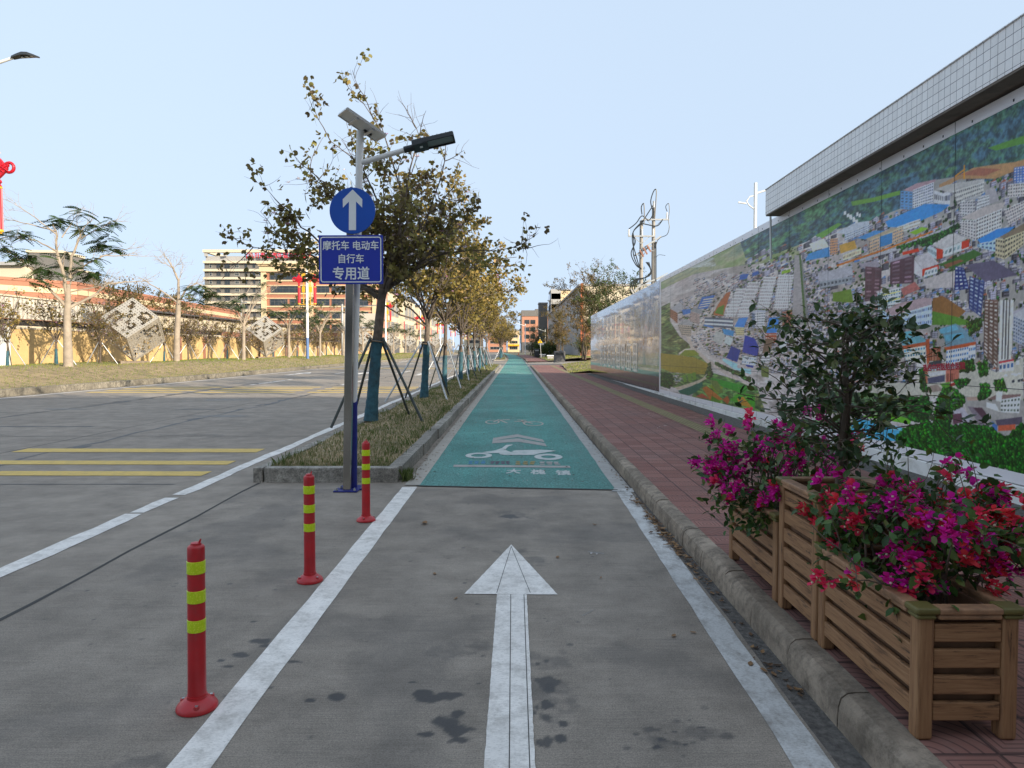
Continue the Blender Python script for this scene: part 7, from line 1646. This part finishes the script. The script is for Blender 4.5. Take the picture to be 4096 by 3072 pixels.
def knot(label, x, y, z=.76, rz=0):
    t = thing('knot_ornament', label, 'knot ornament', (x, y, z), rz, 'red knot ornaments on the road lamps')
    k = MB(); k.prism([(0, .43), (.10, .34), (.30, .10), (.36, 0), (.30, -.10), (.10, -.30), (0, -.38), (-.10, -.30), (-.30, -.10), (-.36, 0), (-.30, .10), (-.10, .34)], (0, -.06, 7.20), (1, 0, 0), (0, 0, 1), (0, .12, 0))
    for i in range(4):
        for s_ in (1, -1): a = -.24 + .16 * i; k.tube([(a - .16 * s_, -.075, 7.20 - .16 + abs(a) * .2), (a + .16 * s_, -.075, 7.20 + .16 - abs(a) * .2)], .022, 6)
    k.build('knot_body', M['red_paint'], t, True, bevel=.02)
    for s_ in (-1, 1):
        l = MB(); l.tube([(s_ * (.40 + .17 * math.cos(a)), 0, 7.20 + .03 + .17 * math.sin(a)) for a in [math.pi * (1 + s_ * 0) * 0 + 6.283 * i / 16 for i in range(17)]], .055, 8); l.tube([(s_ * (.34 + .06 * math.cos(6.283 * i / 10)), -.02, 7.30 + .06 * math.sin(6.283 * i / 10)) for i in range(11)], .035, 6); l.build('loop', M['red_paint'], t, True)
    c = MB(); c.tube([(0, 0, 7.55), (0, 0, 7.78)], [.05, .06], 10); c.build('hanger', M['red_paint'], t, True)
    b = MB(); b.lathe([(.05, 6.84), (.11, 6.78), (.12, 6.72), (.07, 6.66), (.115, 6.6), (.11, 6.55)], 12); b.build('bead', M['red_paint'], t, True)
    g = MB(); g.lathe([(.125, 6.50), (.13, 6.55), (.11, 6.57)], 12); g.lathe([(.13, 4.98), (.14, 5.02), (.125, 5.06)], 12); tag(g.build('gold_rings', M['gold'], t, True), kind='stuff')
    s_ = MB(); s_.lathe([(.11, 5.04), (.115, 5.8), (.105, 6.5)], 12)
    for i in range(8): a = 6.283 * i / 8; s_.tube([(math.cos(a) * .11, math.sin(a) * .11, 5.04), (math.cos(a) * .105, math.sin(a) * .105, 6.5)], .02, 4)
    s_.build('tassel', M['red_paint'], t, True); return t
lamp_spots = ((25.2, 'at the left edge'), (65, 'left of the blue signs'), (105, 'right of the leaning trunk'), (145, 'left of the second median trunk'), (185, 'right of the second median trunk'), (225, 'left of the fourth median trunk'), (265, 'far down the road'), (305, 'farthest down the road'))
rl = kn = None
for i, (y, lb) in enumerate(lamp_spots):
    if rl is None: rl = road_lamp('white road lamp whose dark head juts in ' + lb, y)
    else: o = copy_tree(rl); o.location = (-18.8 + D(min(y, 95)) * .3, y, .76); o['label'] = 'white road lamp with blue base, ' + lb
    for s_, w in ((-.72, 'left'), (.72, 'right')):
        if i == 0 and s_ < 0: continue
        L = 'red knot, %s one on the lamp %s' % (w, lb) if i else 'largest red knot with long tassel, cut by the photo edge'
        if kn is None: kn = knot(L, -18.8 + s_, y)
        else: o = copy_tree(kn); o.location = (-18.8 + D(min(y, 95)) * .3 * (i > 0) + s_, y, .76); o['label'] = L
t = thing('camera_pole', 'grey galvanised post with a long cross arm before the terracotta office', 'pole', (-21.0, 88, .8))
q = MB(); q.tubez([(0, 0, 0), (0, 0, 6.4)], [.17, .14], 12, 0); q.build('pole', M['galv'], t, True); q = MB(); q.tube([(0, 0, 5.9), (5.5, -1, 6.3)], [.08, .05], 8); q.build('arm', M['galv'], t, True); q = MB(); q.box((1.3, -.35, 6.0), (.4, .2, .25)); q.build('camera_housing', M['white_metal'], t, bevel=.03)
t = thing('concrete_pole', 'short concrete pole between the flats and the terracotta office', 'pole', (-38, 100, 0)); q = MB(); q.tubez([(0, 0, 0), (0, 0, 8.8)], [.2, .14], 12, 0); q.build('pole', M['lightgrey'], t, True); q = MB(); q.box((0, -.1, 8.2), (1.6, .12, .14)); q.build('crossarm', M['galv'], t)

# ---------------------------------------------------------------- right side beyond the wall
def utility_pole(label, x, y, h, arms, seed):
    t = thing('utility_pole', label, 'utility pole', (x, y, .3), 0, 'pair of concrete utility poles behind the wall'); q = MB(); q.tubez([(0, 0, 0), (0, 0, h)], [.17, .115], 14, 0); q.build('pole', plain('pale_concrete_pole', (.30, .28, .25), .8), t, True)
    for (z, x0, x1, tilt, ins) in arms:
        a = MB(); a.bar((x0, -.16, z - tilt), (x1, -.16, z + tilt), .10, .10, 0, (0, 1, 0)); a.bar((x0 * .6, -.13, z - tilt * .6), (0, -.13, z - .55), .04, .04, 0, (0, 1, 0)); a.bar((x1 * .6, -.13, z + tilt * .6), (0, -.13, z - .55), .04, .04, 0, (0, 1, 0)); a.build('crossarm', M['galv'], t)
        for xi in ins:
            u = MB(); zz = z + tilt * (xi / max(abs(x1), .1)); P = [(.03, zz)]
            for k in range(5): P += [(.075, zz + .06 + .085 * k), (.04, zz + .10 + .085 * k)]
            u.lathe(P + [(.03, zz + .5)], 10, (xi, -.16, 0)); u.build('insulator', M['white_metal'], t, True)
    return t
pa = utility_pole('left concrete utility pole carrying switches and looped cables', 9.05, 50, 10.3, [(9.2, -.95, .95, .0, (-.9, .02, .8)), (8.2, -.5, .7, .35, ()), (4.2, -.3, 1.2, -.2, ()), (5.8, -.55, .6, .4, ()), (3.2, -.4, 1.1, 0, ())], 1)
pb = utility_pole('right and taller concrete utility pole with one central insulator on top', 9.9, 50, 11.2, [(10.35, -.85, 1.05, .0, (.9,)), (8.7, -1.0, .5, .5, ()), (6.1, -1.15, .9, .35, ()), (4.4, -1.2, .4, .4, ())], 2)
q = MB(); u = [(.03, 11.2)]
for k in range(5): u += [(.08, 11.28 + .09 * k), (.04, 11.32 + .09 * k)]
q.lathe(u, 10); q.build('insulator', M['white_metal'], pb, True)
q = MB(); q.box((-.02, -.17, 5.6), (.22, .03, .34)); q.build('blue_plate', M['lamp_blue'], pb)
r = random.Random(5)
def cable(par, pts, rad=.038, n=6):
    P = []; V = [Vector(p) for p in pts]
    for i in range(len(V) - 1):
        p0, p1, p2, p3 = V[max(i - 1, 0)], V[i], V[i + 1], V[min(i + 2, len(V) - 1)]
        for k in range(n): s_ = k / n; P.append(.5 * ((2 * p1) + (-p0 + p2) * s_ + (2 * p0 - 5 * p1 + 4 * p2 - p3) * s_ ** 2 + (-p0 + 3 * p1 - 3 * p2 + p3) * s_ ** 3))
    P.append(V[-1]); m = MB(); m.tube(P, rad, 5); return m.build('cable', M['black_metal'], par, True)
cable(pb, [(-.1, -.2, 11.0), (-.25, -.2, 11.6), (-.05, -.2, 12.3), (.14, -.2, 12.35), (.1, -.2, 11.3), (.04, -.2, 10.4)]); cable(pb, [(.9, -.2, 10.9), (.8, -.2, 11.25), (1.0, -.2, 11.45), (1.06, -.2, 11.0), (1.0, -.2, 10.3), (1.06, -.2, 9.8), (.9, -.2, 9.3), (.4, -.2, 9.05), (.16, -.2, 8.6), (.14, -.2, 7.4)], .025)
cable(pb, [(.13, -.19, 8.8), (.15, -.2, 6.0), (.12, -.2, 3.2), (.15, -.2, 1.8)], .045); cable(pb, [(-.1, -.2, 11.3), (-.55, -.2, 10.6), (-.85, -.2, 10.1)]); cable(pb, [(.6, -.2, 10.35), (.2, -.25, 9.9), (-.5, -.2, 10.0), (-.9, -.2, 10.1)]); cable(pb, [(.15, -.2, 7.7), (.35, -.2, 7.9), (.8, -.2, 7.85)], .015)
q = MB(); q.bar((.1, -.2, 6.2), (1.0, -.2, 6.65), .05, .05); q.build('bracket', M['galv'], pb)
cable(pb, [(.15, -.2, 4.9), (.5, -.2, 5.0), (.6, -.2, 4.7), (.3, -.2, 4.5)])
for k in range(3):
    cable(pa, [(.0 - .05 * k, -.2, 10.2 - .1 * k), (-.6, -.2, 9.5), (-.45 - .1 * k, -.2, 8.8), (-.75 + .15 * k, -.25, 8.0), (-.4 + .1 * k, -.2, 7.2), (0, -.2, 6.9)]); cable(pa, [(.3 + .1 * k, -.2, 7.4), (.65, -.2, 6.8 - .1 * k), (.2, -.25, 6.3), (-.4 + .1 * k, -.2, 6.2), (-.8 + .15 * k, -.2, 5.6), (-.6 + .15 * k, -.2, 5.0)]); cable(pa, [(-.5 + .2 * k, -.2, 4.9), (-.2, -.2, 4.2), (.1, -.2, 3.2), (-.1 + .15 * k, -.2, 2.0)])
    s_ = MB(); s_.bar((-.75 + .22 * k, -.3, 5.5 - .05 * k), (-.35 + .22 * k, -.3, 4.85), .10, .10); s_.build('fuse_switch', M['lightgrey'], pa); s_ = MB(); s_.bar((-.15 + .25 * k, -.3, 8.2 + .17 * k), (.12 + .25 * k, -.3, 7.75 + .17 * k), .09, .09); s_.build('fuse_switch', M['pillar_red'], pa)
cable(pa, [(0, -.2, 10.7), (-.05, -.2, 11.2), (.12, -.2, 11.45), (.17, -.2, 10.8), (.15, -.2, 10.0)]); cable(pa, [(-.9, -.2, 9.7), (-.4, -.2, 10.1), (0, -.2, 10.6), (.5, -.2, 10.3), (.85, -.2, 10.9)])
t = thing('arm_lamp', 'white street lamp with side arms showing above the wall beside the tiled canopy', 'street lamp', (13.6, 40, 0)); q = MB(); q.tubez([(0, 0, 0), (0, 0, 10.9)], [.12, .085], 12, 0); q.build('pole', M['white_metal'], t, True)
q = MB(); q.tube([(0, 0, 10.3), (.6, 0, 10.5), (1.1, 0, 10.75)], [.05, .05, .04], 8); q.build('arm', M['white_metal'], t, True); q = MB(); q.tube([(0, 0, 9.4), (-.35, 0, 9.65), (-.5, 0, 9.9), (-.3, 0, 10.15), (0, 0, 10.2)], .035, 8); q.build('scroll_bracket', M['white_metal'], t, True); q = MB(); q.tube([(-.5, 0, 9.75), (-.95, 0, 9.82)], [.04, .05], 8); q.build('lamp_head', M['white_metal'], t, True)
t = thing('canopy_stay_post', 'thin white post standing against the end of the tiled canopy', 'post', (4.58, 12.62, 0)); q = MB(); q.tubez([(0, .0, 3.2), (-.03, 0, 4.47)], [.02, .018], 10, 0); q.build('post', M['white_metal'], t, True); q = MB(); q.tube([(-.03, 0, 4.42), (.14, .0, 4.52)], .014, 8); q.build('arm', M['white_metal'], t, True)
# the factory with a lit end wall
t = thing('long_factory', 'long factory with grey flank and orange lower end wall behind the right trees', 'building', (10.6, 110, 0))
q = MB(); q.box((15, 50, 8.4), (30, 100, 6.0)); q.box((.14, 50, 2.7), (.3, 100, 5.4)); q.build('wall', M['lightgrey'], t); q = MB(); q.box((15, -.08, 8.6), (29.4, .2, 5.4)); q.build('end_wall', M['creamlight'], t); q = MB(); q.box((15, 2.9, 2.7), (29.6, 6, 5.45)); q.build('lower_wall', M['salmon'], t)
q = MB(); q.box((.2, -.15, 6.0), (.4, .4, 11.6)); q.build('corner_pier', plain('bright_orange_pier', (.62, .17, .07), .7), t); q = MB(); q.box((15, 50, 11.55), (30.6, 100.6, .3)); q.build('roof', M['lightgrey'], t)
for x in range(8): q = MB(); q.bar((1.5 + 1.0 * x, -.6, .3), (1.5 + 1.0 * x, -.6, 2.6), .05, .05); q.build('railing_post', M['slate'], t)
for x in (3, 6.5): window(t, x, 3.6, .9, 1.0, 1, 1, y=-.14)
for k in range(7): window(t, -.02, 4.0, 5, 1.6, 3, 1, rz=R(-90)).location = (-.02, 8 + 13 * k, 7.5)
t = thing('glass_tower', 'office tower with blue glass bands above the long factory', 'building', (15.5, 282, 0))
q = MB(); q.box((6.2, 8, 12.4), (12.4, 16, 24.8)); q.build('wall', M['cream'], t)
for k in range(4): q = MB(); q.box((1.9, -.1, 10.0 + 4.2 * k), (3.7, .4, 2.3)); q.build('window_band', M['blueglass'], t); q = MB(); q.box((-.1, 8, 10.0 + 4.2 * k), (.4, 15.6, 2.3)); q.build('window_band', M['blueglass'], t)
q = MB(); q.box((1.9, 7.9, 12.4), (3.9, 16.4, 24.9)); q.build('grey_bay', M['lightgrey'], t); q = MB(); q.box((6.2, 8, 25.1), (12.8, 16.6, .5)); q.build('roof', M['lightgrey'], t)
t = thing('stair_tower', 'plain grey stair tower just left of the blue glass tower', 'building', (11.4, 300, 0)); q = MB(); q.box((1.8, 5, 10.5), (3.6, 10, 21)); q.build('wall', M['greyrender'], t); q = MB(); q.box((1.8, 5, 21.2), (4, 10.4, .4)); q.build('roof', M['lightgrey'], t)
t = thing('salmon_office', 'four storey salmon office block closing the view down the lane', 'building', (4.9, 350, 0))
q = MB(); q.box((6.5, 20, 11.6), (13, 40, 12.8)); q.build('wall', M['salmon'], t); q = MB(); q.box((6.5, 20, 2.6), (13.1, 40.2, 5.2)); q.build('ground_floor', M['slate'], t); q = MB(); q.box((6.5, 20, 19.4), (13.6, 40.6, 2.9)); q.build('roof_band', M['greyrender'], t); q = MB(); q.box((10, 20, 21.5), (6, 12, 1.6)); q.build('roof_house', M['greyrender'], t)
q = MB(); q.box((-.12, 20, 11.4), (.4, 40.1, 13)); q.build('side_wall', M['greyrender'], t)  # shade of the left side is put into this wall's grey colour
for k in range(3):
    z = 7.9 + 3.62 * k
    for x, w in ((2.5, 2.4), (5.4, 2.4), (10.4, 1.3)): window(t, x, z, w, 2.0, 3 if w > 2 else 2, 2, 'slate', y=-.06)
    for j in range(5): window(t, -.34, z, 5.4, 2.1, 4, 1, 'greyrender', rz=R(-90)).location = (-.34, 5 + 7.5 * j, z)
for x in (3, 8): window(t, x, 2.6, 3.8, 2.6, 4, 1, 'slate', y=-.1)
for i, (x, y, w, h, m, lb) in enumerate(((-9, 420, 11, 12, 'salmon', 'low orange building far down the road behind the trees'), (-22, 400, 10, 9, 'creamlight', 'low pale building far down the road at left'), (1.0, 430, 7, 13, 'cream', 'pale building with yellow awning at the far end of the lane'))):
    t = thing('far_building', lb, 'building', (x, y, 0)); q = MB(); q.box((0, 6, h / 2), (w, 12, h)); q.build('wall', M[m], t); q = MB(); q.box((0, 6, h + .2), (w + .6, 12.6, .5)); q.build('roof', M['lightgrey'], t)
    for k in range(max(1, int(h / 4))): window(t, 0, 2.4 + 3.6 * k, w * .7, 1.8, 4, 1, y=-.05)
    if i == 2: q = MB(); q.box((0, -1, 4.2), (w, 2, .9)); q.build('awning', M['gold'], t)
mb = MB(); grid(mb, -700, 500, 1500, 1900, 40, 6, lambda x, y: (x, max(0, (1 - abs(y - 1700) / 200)) * (16 + 12 * math.sin(x * .011) + 8 * math.sin(x * .027 + 1)))); structure(mb, 'hills', plain('hazy_blue_hill', (.25, .33, .42), .9), smooth=True)
# fence, bin, boxes, sign
t = thing('white_gate_wall', 'white boundary wall with gold trim panels behind the hedge', 'wall', (5.6, 128, .3)); t.rotation_euler = (0, 0, R(4)); q = MB(); q.box((1.1, 10, 1.3), (.3, 22, 2.6)); q.build('wall', M['white_metal'], t); q = MB(); q.box((2.0, -1.2, 1.5), (2.2, .4, 3.0)); q.build('gate_pier', M['white_metal'], t, bevel=.03)
for k in range(5): q = MB(); q.box((.93, 2 + 4 * k, 1.6), (.06, 2.4, 1.2)); q.build('trim_panel', M['cream'], t)
t = thing('litter_bin', 'dark grey street bin with rounded top on the grass edge', 'litter bin', (4.85, 72.5, .2)); q = MB(); q.box((0, 0, .62), (1.15, .7, 1.24)); q.build('body', M['slate'], t, bevel=.12, seg=4); q = MB(); q.box((0, -.36, .95), (.8, .04, .16)); q.build('slot', M['black_metal'], t); q = MB(); q.box((0, 0, .04), (1.2, .76, .08)); q.build('foot', M['galv'], t)
t = thing('litter_bin', 'small black bin in front of the hedge, farther off', 'litter bin', (4.25, 122, .3)); q = MB(); q.box((0, 0, .7), (.9, .6, 1.4)); q.build('body', M['black_metal'], t, bevel=.1, seg=3); q = MB(); q.box((0, -.31, 1.1), (.6, .04, .15)); q.build('slot', M['galv'], t)
for x, y, lb in ((5.2, 96, 'white block seat on the grass, nearer one'), (5.0, 116, 'white block seat on the grass, farther one by the hedge')):
    t = thing('block_seat', lb, 'seat', (x, y, .3), 0, 'white block seats on the grass'); q = MB(); q.box((0, 0, .46), (1.0, .8, .16)); q.build('seat', M['white_metal'], t, bevel=.03); q = MB(); q.box((0, 0, .2), (.8, .6, .38)); q.build('base', M['lightgrey'], t)
t = thing('warning_sign', 'yellow triangular warning sign on a tilted pole before the hedge', 'traffic sign', (4.6, 112, .35)); t.rotation_euler = (0, R(-3), 0); q = MB(); q.tube([(0, 0, 0), (-.05, 0, 3.2)], .04, 8); q.build('pole', M['galv'], t, True)
q = MB(); q.prism([(-.52, 2.22), (.42, 2.22), (-.05, 3.05)], (0, -.06, 0), (1, 0, 0), (0, 0, 1), (0, .03, 0)); pl = q.build('plate', M['black_metal'], t, bevel=.02); q = MB(); q.prism([(-.42, 2.28), (.32, 2.28), (-.05, 2.92)], (0, -.075, 0), (1, 0, 0), (0, 0, 1), (0, .012, 0)); q.build('yellow_face', plain('warning_yellow', (.8, .47, .01), .4), pl)
q = MB(); q.prism([(-.11, 2.40), (.01, 2.40), (.03, 2.6), (-.01, 2.74), (-.09, 2.74), (-.13, 2.6)], (0, -.085, 0), (1, 0, 0), (0, 0, 1), (0, .008, 0)); q.prism([(-.1, 2.31), (0, 2.31), (0, 2.38), (-.1, 2.38)], (0, -.085, 0), (1, 0, 0), (0, 0, 1), (0, .008, 0)); q.build('symbol', M['black_metal'], pl)
for x, y, h, lb in ((4.0, 215, 9.5, 'white solar lamp in front of the salmon office'), (11.2, 240, 8.5, 'white lamp pole right of the salmon office')):
    t = thing('small_street_lamp', lb, 'street lamp', (x - (D(95) * 0), y, .1)); q = MB(); q.tubez([(0, 0, 0), (0, 0, h)], [.16, .12], 10, 0); q.build('pole', M['white_metal'], t, True); q = MB(); q.tube([(0, 0, h - .9), (-2.2, 0, h - .2)], [.1, .06], 8); q.build('arm', M['white_metal'], t, True); q = MB(); q.box((-2.8, 0, h - .05), (1.2, .35, .14)); q.build('lamp_head', M['white_metal'], t); q = MB(); q.box((.2, 0, h + .1), (1.4, 1.0, .06), 0, Matrix.Rotation(R(15), 3, 'Y')); q.build('solar_panel', M['solar_cell'], t)
t = thing('traffic_cone', 'tiny orange cone standing at the far bend of the lane', 'cone', (1.9, 205, .0)); q = MB(); q.lathe([(.3, 0), (.3, .05), (.18, .06), (.04, .75)], 12); q.build('cone', plain('cone_orange', (.75, .17, .03), .5), t, True)
# trees and hedges at the right
def plain_tree(label, loc, seed, h, rx, stems, nleaf, leafm, z0=.5, group='trees beyond the end of the wall', lsize=(.10, .17), zmin=.35):
    r = random.Random(seed); t = thing('street_tree', label, 'tree', loc, 0, group); mb = MB(); tips = []
    for k in range(stems):
        a = r.uniform(0, 6.28); P = wander(r, (r.gauss(0, .2), r.gauss(0, .2), -.1), (math.cos(a) * .28, math.sin(a) * .28, 1), h * r.uniform(.75, .95), 9, .13, .03); mb.tube(P, taper(.10, .015, 10), 8)
        for i in range(16):
            j = r.randint(max(2, int(9 * zmin)), 9); b = r.uniform(0, 6.28); Q = wander(r, P[j], (math.cos(b), math.sin(b), r.uniform(.1, 1.1)), rx * r.uniform(.4, 1.0), 6, .22, .03); mb.tube(Q, taper(.025, .004, 7), 5, cap=False); tips += Q[2:]
            for m_ in range(4): T = wander(r, Q[r.randint(2, 6)], rv(r) + Vector((0, 0, .3)), r.uniform(.3, .8), 4, .3); mb.tube(T, taper(.007, .003, 5), 4, cap=False); tips += T[1:] * 2
    mb.build('trunk', M['bark'], t, True); P = []; Dd = []; sz = []; ti = []
    for i in range(nleaf): b = r.choice(tips) + rv(r) * .16; P.append(b); Dd.append(rv(r) + Vector((0, 0, -.6))); sz.append(r.uniform(*lsize)); ti.append(min(1, max(0, r.gauss(.45, .25) + .15 * math.sin(b.z * 2 + b.x))))
    leaf_mesh('crown', P, Dd, sz, ti, leafm, t, seed, 'oval', .9); return t
plain_tree('slim brown leaved tree close behind the end of the wall', (8.6, 86, .5), 71, 7.4, 2.6, 4, 6000, M['brown_leaf'])
plain_tree('several stemmed tree right of the warning sign, with dry brown leaves', (6.9, 99, .5), 72, 6.6, 2.8, 5, 6500, M['brown_leaf'])
plain_tree('wispy tree whose top shows above the wall left of the utility poles', (8.8, 70, .5), 73, 9.2, 3.4, 6, 8000, M['brown_leaf'])
plain_tree('green bushy tree behind the wall under the utility poles', (10.0, 66, .5), 74, 9.0, 3.0, 6, 9500, M['bush_leaf'], zmin=.4)
plain_tree('low green bush in front of the orange factory wall', (10.2, 100, .5), 77, 2.6, 1.8, 6, 2600, M['bush_leaf'], zmin=.1)
plain_tree('feathery green bamboo like tree behind the hedge', (6.2, 150, .4), 75, 7.0, 2.6, 6, 3800, M['bush_leaf'])
plain_tree('rounded dark shrub at the foot of the salmon office', (4.8, 170, .3), 78, 4.0, 2.4, 5, 2600, M['bush_leaf'], zmin=.1)
t = thing('hedge', 'clipped dark green hedge before the white boundary wall', 'hedge', (0, 0, 0)); r = random.Random(76); P = []; Dd = []; sz = []; ti = []; mb = MB()
for k in range(40): x = 4.5 + 3.0 * r.random(); y = 124 + 6 * r.random(); mb.tube(wander(r, (x, y, .2), (0, 0, 1), 2.0, 4, .25), taper(.03, .01, 5), 5)
mb.build('stems', M['twig'], t)
for i in range(7000):
    u = r.random(); x = 4.0 + 3.8 * u; y = 123 + 7 * r.random(); top = 2.2 + .5 * math.sin(x * 2.1) + .3 * math.sin(x * 5 + y); z = .3 + top * r.random() ** .6; P.append((x, y, z)); Dd.append(rv(r)); sz.append(r.uniform(.16, .28)); ti.append(r.random())
leaf_mesh('foliage', P, Dd, sz, ti, M['bush_leaf'], t, 76)
for i, (y, lb) in enumerate(((250, 'dark evergreen mass past the terracotta office, left one'), (290, 'dark evergreen mass past the terracotta office, right one'))): pass
plain_tree('tall green tree in front of the terracotta office, right of the lamp post', (-31, 112, .4), 81, 9.5, 2.6, 5, 3600, M['bush_leaf'], group='background trees on the left', lsize=(.16, .28))
plain_tree('round orange brown tree behind the boundary wall near the flats', (-31, 66, .4), 82, 6.4, 2.4, 4, 4200, M['brown_leaf'], group='background trees on the left', lsize=(.13, .2))
plain_tree('brown tree above the first cube behind the boundary wall', (-26.8, 47.5, .4), 83, 5.9, 2.2, 4, 4000, M['brown_leaf'], group='background trees on the left', lsize=(.11, .17))
